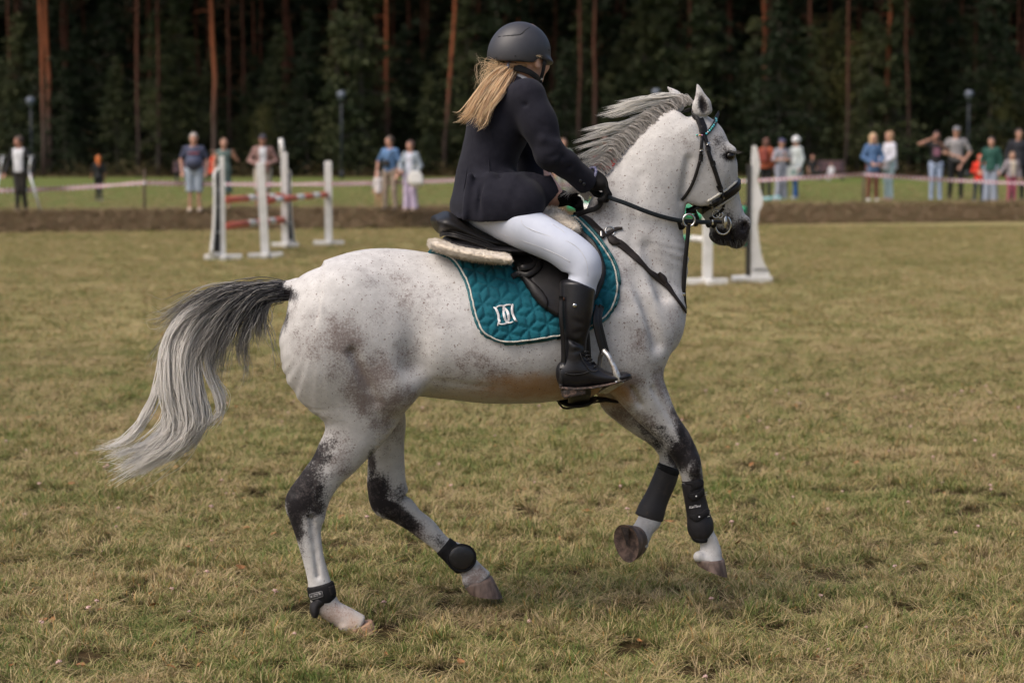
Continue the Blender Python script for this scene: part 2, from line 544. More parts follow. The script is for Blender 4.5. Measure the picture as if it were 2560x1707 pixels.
def tuft(name, n, h, spread, width, lean, seed, flat=.0):
    r = np.random.default_rng(seed); V = []; Fq = []; Ft = []; C = []
    for b in range(n):
        a = r.uniform(0, 6.28); d = spread * math.sqrt(r.random()); bx_, by_ = d * math.cos(a), d * math.sin(a)
        hh = h * r.uniform(.45, 1.15); an = r.uniform(0, 6.28); ln = lean * r.uniform(.3, 1.5) + (flat if r.random() < .35 else 0)
        dx, dy = math.cos(an), math.sin(an); w = width * r.uniform(.6, 1.3); rr = r.random(); ro = r.random()
        sx, sy = -dy * w / 2, dx * w / 2; i = len(V)
        for t, wf in ((0, 1), (.38, .95), (.72, .7)):
            o = ln * hh * t * t; z = hh * (t - .35 * min(ln, 1.6) * t * t)
            V += [(bx_ + dx * o + sx * wf, by_ + dy * o + sy * wf, z), (bx_ + dx * o - sx * wf, by_ + dy * o - sy * wf, z)]; C += [(rr, t, ro)] * 2
        V.append((bx_ + dx * ln * hh, by_ + dy * ln * hh, hh * (1 - .35 * min(ln, 1.6)))); C.append((rr, 1, ro))
        Fq += [(i, i + 1, i + 3, i + 2), (i + 2, i + 3, i + 5, i + 4)]; Ft.append((i + 4, i + 5, i + 6))
    me = mesh_np(name, V, [np.array(Fq), np.array(Ft)], M_grass)
    color_attr(me, 'blade', np.array(C, np.float32))
    return bpy.data.objects.new(name, me)

def scatter(name, pts, protos, smin, smax, tilt, kind='stuff', mat_=None):
    c = bpy.data.collections.new(name + ' pieces')
    for p in protos: c.objects.link(p)
    me = bpy.data.meshes.new(name); me.vertices.add(len(pts)); me.vertices.foreach_set('co', np.asarray(pts, np.float32).ravel()); me.update()
    o = obj(name, me); put(o, kind=kind)
    ng = bpy.data.node_groups.new(name, 'GeometryNodeTree')
    ng.interface.new_socket('Geometry', in_out='INPUT', socket_type='NodeSocketGeometry'); ng.interface.new_socket('Geometry', in_out='OUTPUT', socket_type='NodeSocketGeometry')
    gi = ng.nodes.new('NodeGroupInput'); go = ng.nodes.new('NodeGroupOutput')
    ip = ng.nodes.new('GeometryNodeInstanceOnPoints'); ci = ng.nodes.new('GeometryNodeCollectionInfo')
    ci.inputs['Collection'].default_value = c; ci.inputs['Separate Children'].default_value = True; ci.inputs['Reset Children'].default_value = True
    rv = ng.nodes.new('FunctionNodeRandomValue'); rv.data_type = 'FLOAT_VECTOR'
    rv.inputs[0].default_value = (-tilt, -tilt, 0); rv.inputs[1].default_value = (tilt, tilt, 6.283)
    rs = ng.nodes.new('FunctionNodeRandomValue'); rs.data_type = 'FLOAT'; rs.inputs[2].default_value = smin; rs.inputs[3].default_value = smax; rs.inputs['Seed'].default_value = 5
    L = ng.links.new
    L(gi.outputs[0], ip.inputs['Points']); L(ci.outputs[0], ip.inputs['Instance']); ip.inputs['Pick Instance'].default_value = True
    L(rv.outputs[0], ip.inputs['Rotation']); L(rs.outputs[1], ip.inputs['Scale']); L(ip.outputs[0], go.inputs[0])
    md = o.modifiers.new('scatter', 'NODES'); md.node_group = ng
    return o

def view_points(n, y0, y1, margin, z=0.0):
    """random ground points inside a widened view wedge, even per square metre"""
    hw = 1280 / FPX
    out = []
    tot = 0
    while tot < n:
        y = rng.uniform(y0, y1, n * 2); x = rng.uniform(-1, 1, n * 2) * (y1 * hw + margin)
        k = np.abs(x) < y * hw + margin
        P = np.stack([x[k], y[k], np.full(k.sum(), z)], 1); out.append(P); tot += len(P)
    return np.concatenate(out)[:n]

def thin(P, s, lo):
    """drop points in bare patches"""
    keep = np.array([nz(p[0], p[1], s, 2.0) > lo + .25 * (random.random() - .5) for p in P])
    return P[keep]

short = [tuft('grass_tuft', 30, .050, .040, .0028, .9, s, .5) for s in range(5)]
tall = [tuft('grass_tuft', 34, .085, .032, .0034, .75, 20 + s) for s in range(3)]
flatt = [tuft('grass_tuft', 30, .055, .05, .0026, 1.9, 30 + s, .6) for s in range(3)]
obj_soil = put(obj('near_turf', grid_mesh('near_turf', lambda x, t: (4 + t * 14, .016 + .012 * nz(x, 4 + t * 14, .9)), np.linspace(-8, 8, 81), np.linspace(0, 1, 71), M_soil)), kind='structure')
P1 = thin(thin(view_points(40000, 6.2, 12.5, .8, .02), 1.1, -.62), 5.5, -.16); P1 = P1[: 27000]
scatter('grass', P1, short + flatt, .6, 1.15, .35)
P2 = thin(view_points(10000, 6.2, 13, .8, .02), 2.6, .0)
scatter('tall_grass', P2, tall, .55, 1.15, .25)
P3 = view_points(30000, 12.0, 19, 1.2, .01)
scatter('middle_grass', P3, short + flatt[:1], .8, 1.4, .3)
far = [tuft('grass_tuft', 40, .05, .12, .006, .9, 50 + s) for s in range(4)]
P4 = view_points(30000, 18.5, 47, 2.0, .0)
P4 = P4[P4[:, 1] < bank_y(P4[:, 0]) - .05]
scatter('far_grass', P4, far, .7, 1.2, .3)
# dead grass hanging on the bank and along its top edge
M_bgrass = mat('dead bank grass', (.29, .20, .12), (.13, .135, .05), 1.6, .8, contrast=(.44, .66))
bgt = []
for s in range(4):
    t_ = tuft('bank_tuft', 26, .13, .10, .008, .9, 70 + s); t_.data.materials.clear(); t_.data.materials.append(M_bgrass); bgt.append(t_)
xb_ = rng.uniform(-16, 19, 22000); tb = rng.random(22000) ** .7
Pb = np.array([(x,) + bankf(x, t) for x, t in zip(xb_, tb)])
Pb = np.array([p for p in Pb if nz(p[0], p[2] * 4, .9) > -.75])
scatter('bank_grass', Pb, bgt, .5, 1.2, .6)
lx = rng.uniform(-16, 19, 14000); ly = bank_y(lx) + .8 + rng.random(14000) ** 1.6 * 30
scatter('lawn_grass', np.stack([lx * (1 + (ly - 46) * .02), ly, np.full(14000, BANK)], 1), far, .7, 1.1, .3)
# clover heads and fallen leaves in the turf
M_clover = mat('clover flower', (.55, .30, .27), (.62, .48, .42), 300, .8)
def clover(s):
    r = np.random.default_rng(s); parts_ = []
    parts_.append(tube([(0, 0, 0), (.002, 0, .025), (.004, .002, .042)], .0009, 4))
    for k in range(26):
        d = r.normal(size=3); d /= np.linalg.norm(d); d[2] = abs(d[2]) - .3
        parts_.append(tube([np.array([.004, .002, .046]), np.array([.004, .002, .046]) + d * .011], [.0028, .0012], 4))
    return bpy.data.objects.new('clover_flower', mesh_np('clover_flower', *join(parts_), M_clover))
scatter('clover', view_points(130, 6.6, 15, .3, .02), [clover(s) for s in range(3)], .7, 1.2, .3)
M_leaf = mat('fallen leaf', (.30, .13, .035), (.16, .07, .03), 40, .7)
def leaf(s):
    n = 9; V = []; a = np.linspace(-1, 1, n)
    for i, t in enumerate(a):
        w = .012 * (1 - t * t) ** .7; z = .006 + .005 * t * t * (1 if s % 2 else -1) + .004
        V += [(t * .022, -w, z + .004), (t * .022, 0, z), (t * .022, w, z + .005)]
    F = [(i * 3 + k, i * 3 + k + 1, i * 3 + k + 4, i * 3 + k + 3) for i in range(n - 1) for k in range(2)]
    return bpy.data.objects.new('leaf', mesh_np('leaf', V, np.array(F), M_leaf))
scatter('leaf_litter', view_points(260, 6.4, 14, .3, .035), [leaf(s) for s in range(3)], .5, 1.1, .6)

# ================================================================== FOREST
def bark(name, lo, hi, z0, z1):
    m = bpy.data.materials.new(name); m.use_nodes = True; nt = m.node_tree; p = nt.nodes['Principled BSDF']
    tc = nt.nodes.new('ShaderNodeTexCoord').outputs['Object']
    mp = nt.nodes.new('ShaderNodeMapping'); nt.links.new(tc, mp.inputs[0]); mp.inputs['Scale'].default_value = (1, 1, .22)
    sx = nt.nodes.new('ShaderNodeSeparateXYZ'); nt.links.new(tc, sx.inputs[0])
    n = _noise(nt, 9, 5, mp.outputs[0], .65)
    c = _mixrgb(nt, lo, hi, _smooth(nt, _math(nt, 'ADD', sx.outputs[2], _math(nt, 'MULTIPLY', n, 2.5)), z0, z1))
    c = _mixrgb(nt, c, tuple(v * .35 for v in lo), _math(nt, 'MULTIPLY', _smooth(nt, n, .48, .7), .7))
    nt.links.new(c, p.inputs['Base Color']); p.inputs['Roughness'].default_value = .9; p.inputs['Specular IOR Level'].default_value = .1
    b = nt.nodes.new('ShaderNodeBump'); b.inputs['Strength'].default_value = .8; b.inputs['Distance'].default_value = .04; nt.links.new(n, b.inputs['Height']); nt.links.new(b.outputs[0], p.inputs['Normal'])
    return m
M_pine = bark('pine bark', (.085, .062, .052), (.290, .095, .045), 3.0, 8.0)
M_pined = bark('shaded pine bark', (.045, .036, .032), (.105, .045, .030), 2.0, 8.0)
M_bough = bark('grey bark', (.075, .066, .058), (.10, .08, .062), 2.0, 8.0)
def foliage(name, a, b, tr=.25):
    m = bpy.data.materials.new(name); m.use_nodes = True; nt = m.node_tree; p = nt.nodes['Principled BSDF']
    at = nt.nodes.new('ShaderNodeAttribute'); at.attribute_name = 'leafy'
    c = _mixrgb(nt, a, b, at.outputs['Fac'])
    nt.links.new(c, p.inputs['Base Color']); p.inputs['Roughness'].default_value = .65; p.inputs['Specular IOR Level'].default_value = .2
    t = nt.nodes.new('ShaderNodeBsdfTranslucent'); nt.links.new(c, t.inputs[0])
    mx = nt.nodes.new('ShaderNodeMixShader'); mx.inputs[0].default_value = tr
    nt.links.new(p.outputs[0], mx.inputs[1]); nt.links.new(t.outputs[0], mx.inputs[2]); nt.links.new(mx.outputs[0], nt.nodes['Material Output'].inputs[0])
    return m
M_needle = foliage('pine needles', (.012, .022, .010), (.030, .042, .018))
M_young = foliage('young needles', (.028, .042, .018), (.085, .092, .038))
M_birch = foliage('leafy green', (.060, .070, .020), (.125, .118, .038))

def leaves(C, size, r, droop=.0):
    """one little quad pair of leaves round every centre"""
    n = len(C); d = r.normal(size=(n, 3)); d[:, 2] = d[:, 2] * .5 - droop; d /= np.linalg.norm(d, axis=1)[:, None]
    e = np.cross(d, r.normal(size=(n, 3))); e /= np.linalg.norm(e, axis=1)[:, None]
    L = size * r.uniform(.6, 1.4, (n, 1)); W = L * .42
    V = np.stack([C - d * L * .5, C + e * W * .5, C + d * L * .5, C - e * W * .5], 1).reshape(-1, 3)
    return V, np.arange(n * 4).reshape(-1, 4)

def crown_mesh(name, kind, seed, H, m):
    r = np.random.default_rng(seed); C = []; br = []
    if kind == 'pine':            # high crown on a bare pole
        for k in range(46):
            z = H * r.uniform(.50, 1.0); a = r.uniform(0, 6.28); L = (1.0 - (z / H - .5) * 1.5) * 3.3 * r.uniform(.6, 1.1)
            tip = np.array([math.cos(a) * L, math.sin(a) * L, z + r.uniform(-.3, .9)]); base = np.array([0, 0, z])
            br.append((base, tip, .05)); n = 46
            t = r.uniform(.35, 1.05, n)[:, None]; C.append(base * (1 - t) + tip * t + r.normal(size=(n, 3)) * np.array([.42, .42, .30]))
        size = .42
    elif kind == 'spruce':        # boughs down to the ground
        for k in range(86):
            u = r.random() ** .8; z = .35 + (H - .4) * u; a = r.uniform(0, 6.28); L = (1 - u) ** .8 * H * .27 * r.uniform(.55, 1.1) + .15
            base = np.array([0, 0, z]); tip = np.array([math.cos(a) * L, math.sin(a) * L, z - L * r.uniform(.05, .38)])
            br.append((base, tip, .018)); n = int(22 + 26 * L)
            t = r.uniform(.15, 1.05, n)[:, None]; P = base * (1 - t) + tip * t; P[:, 2] -= .10 * r.random(n)
            C.append(P + r.normal(size=(n, 3)) * np.array([.13, .13, .05]) * (.5 + L))
        size = .20
    else:                         # loose leafy crown
        for k in range(60):
            z = H * (.22 + .78 * r.random()); a = r.uniform(0, 6.28); L = H * .26 * math.sin(math.pi * min(.95, (z / H) * .8 + .1)) * r.uniform(.5, 1.15)
            base = np.array([0, 0, z - L * .5]); tip = np.array([math.cos(a) * L, math.sin(a) * L, z])
            br.append((base, tip, .02)); n = 44
            t = r.uniform(.4, 1.1, n)[:, None]; C.append(base * (1 - t) + tip * t + r.normal(size=(n, 3)) * .05 * H)
        size = .17
    C = np.concatenate(C); V, F = leaves(C, size, r, .3 if kind == 'spruce' else .1)
    cl = np.array([mnoise.noise(Vector(c * (.8 if kind != 'pine' else .5)) + Vector((seed, 0, 0))) for c in C])
    v = np.clip(.5 + cl * .9 + r.normal(size=len(C)) * .16, 0, 1)
    tb = [tube([b, (b + t) / 2 + [0, 0, .05], t], [w, w * .7, w * .3], 4, cap=False) for b, t, w in br]
    TV, TF = join(tb); nl = len(V)
    me = mesh_np(name, np.concatenate([V, TV]), [F, TF[0] + nl], m, smooth=False)
    me.materials.append(M_bough); me.polygons.foreach_set('material_index', np.concatenate([np.zeros(len(F), np.int32), np.ones(len(TF[0]), np.int32)]))
    at = me.attributes.new('leafy', 'FLOAT', 'POINT'); at.data.foreach_set('value', np.concatenate([np.repeat(v, 4), np.zeros(len(TV))]).astype(np.float32))
    return me

def trunk_mesh(name, seed, H, r0, m, wav=.12):
    r = np.random.default_rng(seed); n = 14; z = np.linspace(0, H, n)
    ox = np.cumsum(r.normal(size=n) * wav * .5); oy = np.cumsum(r.normal(size=n) * wav * .5); ox -= ox[0]; oy -= oy[0]
    P = np.stack([ox, oy, z], 1); P[0, 2] = -.15
    parts_ = [tube(P, r0 * (1 - .75 * (z / H)) * np.where(z < .3, 1.3, 1), 9)]
    if H > 12:
        for k in range(4):       # dead stubs and snags below the crown
            i = r.integers(3, 9); a = r.uniform(0, 6.28); b = P[i]; L = r.uniform(.2, .8)
            parts_.append(tube([b, b + np.array([math.cos(a) * L * .5, math.sin(a) * L * .5, .05]), b + np.array([math.cos(a) * L, math.sin(a) * L, -.1 * L])], [.035, .022, .008], 4))
    return mesh_np(name, *join(parts_), m)

pine_crowns = [crown_mesh('crown', 'pine', s, 21, M_needle) for s in range(4)]
pine_trunks = [trunk_mesh('trunk', s, 21, .125, M_pine) for s in range(6)]
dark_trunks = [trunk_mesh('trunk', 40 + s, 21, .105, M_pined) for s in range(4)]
young_crowns = [crown_mesh('crown', 'spruce', 10 + s, 6, M_young) for s in range(5)]
deep_crowns = [crown_mesh('crown', 'spruce', 110 + s, 6, M_needle) for s in range(3)]
young_trunk = trunk_mesh('trunk', 90, 5.8, .07, M_bough, .03)
leafy_crowns = [crown_mesh('crown', 'leafy', 20 + s, 6, M_birch) for s in range(3)]

def tree(name, label, cat, x, y, z, tm, cm, s, rz, lean=0.0, la=0.0, group=None, sz=None):
    t = thing(name, label, cat, (x, y, z), rz, group)
    t.rotation_euler = (lean * math.sin(la), lean * math.cos(la), rz); t.scale = (s, s, s if sz is None else sz)
    obj('trunk', tm, t); obj('crown', cm, t)
    return t
def px_at(X, y): return (X - 1280) / FPX * y

# the trunks one can pick out, by their place along the edge of the wood
FRONT = [  # photo x, depth, radius scale, lean, label
    (114, 99, .85, .00, 'slim orange pine trunk, first of the pair above the man on crutches'),
    (131, 101, 1.15, .0, 'bright orange pine trunk, second of the pair above the man on crutches'),
    (348, 98, .9, .0, 'dull grey pine trunk behind the first tape post'),
    (403, 100, .7, .0, 'thin grey pine trunk between the tape post and the bench'),
    (535, 99, 1.15, .0, 'tall bright orange pine standing behind the woman in the green dress'),
    (610, 104, .85, .0, 'reddish pine trunk just past the tallest orange one, above the man in the plaid shirt'),
    (760, 106, .8, -.07, 'leaning brown pine trunk beside the grey bough over the jump'),
    (968, 103, 1.0, .0, 'orange pine trunk rising behind the man in the blue shirt'),
    (1023, 108, .9, .0, 'reddish pine trunk above the woman in lilac trousers'),
    (1112, 101, .95, .09, 'orange pine trunk leaning over near the back of the helmet'),
    (1160, 104, .9, .07, 'brown leaning pine trunk close behind the riding helmet'),
    (1297, 107, 1.0, .0, 'orange pine trunk straight above the riding helmet'),
    (1448, 100, .95, .02, 'pale pink pine trunk in front of the rider, nearer to her'),
    (1482, 99, 1.05, .0, 'pale pink pine trunk in front of the rider, nearer to the horse'),
    (1820, 108, .9, .0, 'dim pine trunk above the people behind the grey wing'),
    (1911, 105, 1.0, .0, 'red brown pine trunk above the person in the rust jacket'),
    (2023, 103, .95, .0, 'brown pine trunk above the two seated people'),
    (2108, 98, .8, .0, 'grey lower pine trunk beside the end of the far bench'),
    (2216, 101, 1.1, .0, 'orange brown pine trunk above the woman in white'),
    (2268, 100, .75, -.02, 'thin brown pine trunk between the woman in white and the one taking a photo'),
    (2469, 106, .8, .0, 'dim red pine trunk above the child in the red hood'),
    (30, 103, .7, .0, 'dark thin pine trunk nearest the lamp by the man on crutches'),
]
for i, (X, y, s, ln, lb) in enumerate(FRONT):
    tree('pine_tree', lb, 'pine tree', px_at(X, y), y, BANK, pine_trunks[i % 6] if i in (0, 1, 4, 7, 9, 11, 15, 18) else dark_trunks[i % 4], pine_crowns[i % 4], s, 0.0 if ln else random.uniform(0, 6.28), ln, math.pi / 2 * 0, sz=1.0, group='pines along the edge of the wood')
k = 0
rr_ = random.Random(3)
for row, (y0, n) in enumerate(((109, 26), (117, 28), (126, 30))):
    for j in range(n):
        x = (j + .5 + rr_.uniform(-.4, .4)) / n * 76 - 38; y = y0 + rr_.uniform(-3.5, 3.5); k += 1
        if abs(x) > y * .2571 + 1.5: continue
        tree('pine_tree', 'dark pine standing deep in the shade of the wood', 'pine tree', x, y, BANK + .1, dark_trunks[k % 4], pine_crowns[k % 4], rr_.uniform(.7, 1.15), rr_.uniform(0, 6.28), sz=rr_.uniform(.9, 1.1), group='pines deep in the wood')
YOUNG = [  # photo x, depth, top pixel, kind, label
    (210, 102, 60, 's', 'dark young spruce behind the orange haired child'), (300, 104, 160, 's', 'dim young spruce left of the first tape post'), (398, 101, 20, 's', 'mossy green young spruce with a pale bough high up'),
    (470, 103, 230, 's', 'low dark spruce behind the man in the navy shirt'), (660, 100, 270, 'l', 'grey green bush behind the man in the plaid shirt'), (700, 102, 60, 's', 'green young spruce above the tall white jump post'),
    (770, 101, 100, 's', 'dense green spruce above the rear jump post'), (850, 100, 20, 's', 'tall green spruce beside the lamp post'), (905, 102, 150, 's', 'olive spruce between the lamp and the man in blue'),
    (1010, 104, 60, 's', 'dark spruce behind the couple'), (1075, 101, 180, 's', 'green young spruce just behind the rider'), (1200, 104, 120, 's', 'dim spruce hidden by the rider'),
    (1420, 103, 240, 's', 'small yellowish spruce under the mane'), (1555, 105, 60, 's', 'pale dim spruce above the mane'), (1650, 104, -40, 's', 'olive spruce above the horse ears'), (1740, 103, 20, 's', 'tall olive spruce above the bridle'),
    (1880, 102, 40, 's', 'layered green spruce behind the noseband and the wing'), (1960, 103, 120, 's', 'spruce with flat boughs above the group of three'), (2050, 104, 60, 'l', 'loose olive tree above the far bench'),
    (2140, 102, 90, 'l', 'pale yellow green tree above the woman in denim'), (2200, 103, 200, 's', 'thin green spruce behind the woman in white'), (2300, 105, 40, 's', 'dim spruce behind the woman taking a photo'),
    (2400, 104, 30, 's', 'dark spruce beside the lamp on the far side'), (2500, 101, 190, 'l', 'yellowing leafy bush behind the children'), (2560, 102, 160, 'l', 'golden green tree behind the man in black'), (60, 103, 30, 's', 'dark spruce behind the man on crutches'), (1330, 102, 270, 's', 'small spruce in the gap before the rider')]
for i, (X, y, top, kd, lb) in enumerate(YOUNG):
    h = at_depth(X, top, y)[2] - BANK; s = h / 6
    cm = (young_crowns if i % 3 else deep_crowns)[i % (5 if i % 3 else 3)] if kd == 's' else leafy_crowns[i % 3]
    tree('spruce_tree' if kd == 's' else 'leafy_tree', lb, 'young tree', px_at(X, y), y, BANK, young_trunk, cm, max(.5, s * .8), random.uniform(0, 6.28), sz=s, group='young trees under the pines')
LAND = [(0, 'man on crutches'), (200, 'orange haired child'), (359, 'first tape post'), (440, 'bench'), (500, 'man in the navy shirt'), (585, 'woman in green'), (665, 'man in plaid'), (735, 'tallest jump stand'), (830, 'last jump stand'), (880, 'lamp by the jump'), (985, 'man in blue'), (1050, 'woman in lilac'),
        (1180, 'rider'), (1420, 'hands of the rider'), (1560, 'mane'), (1700, 'ears of the horse'), (1860, 'white wing'), (2000, 'white woollen hat'), (2090, 'seated pair'), (2235, 'woman in white'), (2345, 'woman with the phone'), (2430, 'lamp behind the grey shirt'), (2500, 'person in dark green')]
seen_ = {}
for j in range(44):
    x = (j + rr_.uniform(.1, .9)) / 44 * 64 - 32; y = rr_.uniform(99.5, 106); s = rr_.uniform(.8, 1.9)
    X = 1280 + x / y * FPX
    if X < -60 or X > 2620: continue
    lm = [n for q, n in LAND if q <= max(X, 0)][-1]; seen_[lm] = seen_.get(lm, 0) + 1
    tree('spruce_tree', ('tall' if s > 1.45 else 'mid height' if s > 1.1 else 'low') + ' dark spruce, ' + ('first', 'second', 'third', 'fourth', 'fifth')[seen_[lm] - 1] + ' past the ' + lm + ' in the second row', 'young tree', x, y, BANK, young_trunk, (young_crowns + deep_crowns)[j % 8], s * .8, rr_.uniform(0, 6.28), sz=s, group='spruces in the second row')
for j in range(46):
    x = (j + rr_.uniform(.1, .9)) / 46 * 70 - 35; y = rr_.uniform(108, 122); s = rr_.uniform(.7, 1.5)
    if abs(x) > y * .2571 + 1.5: continue
    tree('spruce_tree', 'dark spruce growing deep under the pines', 'young tree', x, y, BANK + .1, young_trunk, deep_crowns[j % 3], s * .9, rr_.uniform(0, 6.28), sz=s, group='spruces deep in the wood')
# the rest of the wood reads as one dark mass
r_ = np.random.default_rng(11); n = 42000
C = np.stack([r_.uniform(-75, 75, n), r_.uniform(129, 150, n), 27 * r_.random(n) ** .8 + .4], 1)
V, F = leaves(C, 1.5, r_, .1)
wood = mesh_np('distant_wood', V, F, M_needle, smooth=False)
at = wood.attributes.new('leafy', 'FLOAT', 'POINT'); at.data.foreach_set('value', np.repeat(r_.random(n) * .5, 4).astype(np.float32))
put(obj('distant_wood', wood), kind='stuff')
n = 9000
for nm, x0, x1, y0, y1 in (('wood_beyond', -75, -33, 100, 150), ('wood_beyond', 33, 75, 100, 150)):
    C = np.stack([r_.uniform(x0, x1, n), r_.uniform(y0, y1, n), 24 * r_.random(n) ** .8 + .4], 1)
    V, F = leaves(C, 1.2, r_, .1); me = mesh_np(nm, V, F, M_needle, smooth=False)
    at = me.attributes.new('leafy', 'FLOAT', 'POINT'); at.data.foreach_set('value', np.repeat(r_.random(n) * .5, 4).astype(np.float32))
    put(obj(nm, me), kind='stuff')
# scrub along the foot of the trees
C = np.stack([r_.uniform(-32, 32, 9000), 96.5 + 5 * r_.random(9000), BANK + .05 + .75 * r_.random(9000) ** 2], 1)
C = np.array([c for c in C if nz(c[0], c[1], .35) > -.2 + .5 * (c[2] - BANK)])
V, F = leaves(C, .22, r_, -.3); me = mesh_np('undergrowth', V, F, foliage('undergrowth', (.085, .055, .026), (.062, .062, .022)), smooth=False)
at = me.attributes.new('leafy', 'FLOAT', 'POINT'); at.data.foreach_set('value', np.repeat(r_.random(len(C)), 4).astype(np.float32))
put(obj('undergrowth', me), kind='stuff')
# ================================================================== THE HORSE
HB = HP(1150, 1500, 0); HB[2] = 0.0
horse = hroot('horse', 'flea-bitten grey horse cantering with a rider, dark hocks and a flowing white tail', 'horse', HB)

hf = Field((-1.02, -0.46, 0.0), (1.02, 0.46, 2.16), 0.0068)
trunk = [(728, 745, 732, 880, 0, .15), (764, 692, 790, 985, 0, .225), (830, 652, 850, 1000, 0, .262), (905, 625, 930, 992, 0, .272), (985, 622, 1015, 985, 0, .272),
         (1085, 633, 1110, 996, 0, .285), (1200, 645, 1225, 1006, 0, .298), (1320, 625, 1345, 1006, 0, .295), (1420, 585, 1455, 996, 0, .265),
         (1500, 600, 1535, 978, 0, .24), (1580, 655, 1610, 950, 0, .215), (1645, 700, 1668, 905, 0, .165), (1672, 745, 1690, 870, 0, .12)]
hf.add(chain(trunk, cap=(.25, .28), egg=.16))
# withers and neck
hf.add(chain([(1330, 560, 1480, 830, 0, .11), (1405, 530, 1630, 850, 0, .17), (1447, 492, 1692, 740, 0, .150), (1492, 445, 1687, 642, 0, .125), (1540, 388, 1693, 562, 0, .112),
              (1590, 337, 1702, 498, 0, .104), (1648, 287, 1722, 462, 0, .098), (1700, 255, 1745, 440, 0, .09)], cap=(.4, .3), egg=.12), k=.10)
# head: turned a little away from us
hf.add(chain([(1742, 250, 1692, 395, .0, .078), (1786, 285, 1697, 445, -.01, .094), (1813, 332, 1703, 482, -.02, .104), (1827, 372, 1712, 503, -.03, .104), (1834, 415, 1728, 516, -.04, .092),
              (1840, 460, 1748, 532, -.055, .078), (1851, 505, 1766, 555, -.07, .064), (1864, 545, 1781, 583, -.085, .060), (1870, 572, 1797, 605, -.095, .054), (1858, 596, 1822, 611, -.1, .042)], cap=(.4, .9)), k=.045)
hf.add(ellip(HP(1742, 440, .058), (.125, .030, .10), yrot(R(-55))), k=.03)          # cheek
hf.add(ellip(HP(1742, 440, -.085), (.125, .030, .10), yrot(R(-55))), k=.03)
hf.add(ellip(HP(1822, 378, .040), (.030, .022, .022)), k=.03)                        # brow over the eye
hf.add(ellip(HP(1822, 378, -.10), (.030, .022, .022)), k=.03)
hf.add(capsule(HP(1806, 432, .045), HP(1826, 500, -.02), .010, .006), k=.03)         # facial crest
hf.add(ellip(HP(1803, 594, -.085), (.050, .036, .030), yrot(R(-15))), k=.02)         # chin and lower lip
hf.add(ellip(HP(1846, 585, -.085), (.042, .050, .046)), k=.025)                      # upper lip
hf.add(ellip(HP(1862, 560, -.05), (.025, .020, .034)), k=.015)                       # nostril rims
hf.add(ellip(HP(1862, 560, -.135), (.025, .020, .034)), k=.015)
hf.add(ellip(HP(1863, 567, -.024), (.0115, .030, .022), yrot(R(-20))), k=.006, op='s')
hf.add(ellip(HP(1863, 567, -.160), (.0115, .030, .022), yrot(R(-20))), k=.006, op='s')
hf.add(capsule(HP(1808, 560, -.030), HP(1824, 582, -.036), .009, .007), k=.012, op='s').add(capsule(HP(1824, 582, -.038), HP(1834, 606, -.060), .008, .007), k=.012, op='s')    # mouth line
hf.add(ellip(HP(1824, 390, .062), (.016, .014, .013)), k=.006, op='s')               # eye socket
hf.add(capsule(HP(1706, 500, .08), HP(1722, 400, .095), .008, .004), k=.03, op='s')  # behind the jaw
# ears
for cx, cy, tx, ty, w0, w1 in ((1757, 288, 1744, 226, .045, .055), (1690, 280, 1668, 232, -.05, -.06)):
    e = [(cx - 26, cy - 4, cx + 24, cy - 12, w0, .026), (cx - 27, cy - 28, cx + 20, cy - 32, (w0 + w1) / 2, .024), (cx - 21, cy - 46, cx + 9, cy - 46, w1, .015), (tx - 3, ty - 16, tx + 3, ty - 14, w1, .005)]
    if w0 < 0: e = [(a[0] + (4 if i == 0 else 0), a[1], a[2] - (4 if i == 0 else 0), a[3], a[4], a[5]) for i, a in enumerate(e)]
    hf.add(chain(e, cap=(.5, .6)), k=.012)
hf.add(ellip(HP(1759, 264, .078), (.012, .022, .042), yrot(R(14))), k=.008, op='s')
# hindquarters and hind legs
near_h = [(730, 740, 975, 700, .10, .11), (722, 835, 1010, 850, .135, .135), (735, 925, 1028, 950, .14, .128), (770, 1010, 1014, 1025, .14, .10), (799, 1078, 965, 1085, .138, .074),
          (775, 1142, 908, 1150, .135, .056), (743, 1197, 858, 1200, .132, .046), (712, 1250, 826, 1252, .13, .043), (722, 1292, 814, 1292, .13, .037), (736, 1330, 804, 1330, .13, .030),
          (754, 1390, 810, 1388, .13, .027), (768, 1448, 824, 1440, .13, .030), (775, 1500, 838, 1480, .13, .037), (795, 1534, 852, 1505, .13, .034), (826, 1557, 890, 1527, .13, .036), (858, 1580, 930, 1550, .13, .046)]
far_h = [(728, 740, 960, 700, -.10, .11), (714, 835, 1000, 850, -.13, .13), (800, 960, 1022, 960, -.14, .12), (890, 1045, 1018, 1040, -.15, .08), (917, 1110, 1011, 1105, -.155, .058), (919, 1170, 1012, 1165, -.16, .046),
         (918, 1222, 1017, 1212, -.16, .042), (930, 1272, 1030, 1240, -.16, .042), (968, 1292, 1042, 1258, -.16, .035), (1000, 1312, 1058, 1280, -.16, .029), (1040, 1340, 1085, 1302, -.16, .027), (1090, 1378, 1122, 1345, -.16, .029),
         (1128, 1418, 1170, 1368, -.16, .036), (1150, 1434, 1198, 1406, -.16, .033), (1158, 1462, 1230, 1438, -.16, .044)]
hf.add(chain(near_h, cap=(.5, .25)), k=.10)
hf.add(chain(far_h, cap=(.5, .25)), k=.07)
hf.add(ellip(HP(985, 955, .20), (.085, .075, .10)), k=.07)                           # stifle
hf.add(ellip(HP(795, 850, .17), (.085, .10, .16), yrot(R(8))), k=.11)                # buttock muscle
hf.add(ellip(HP(860, 790, .19), (.14, .085, .15)), k=.08)
hf.add(capsule(HP(1048, 740, .31), HP(1036, 915, .275), .012, .022), k=.09, op='s')   # flank hollow
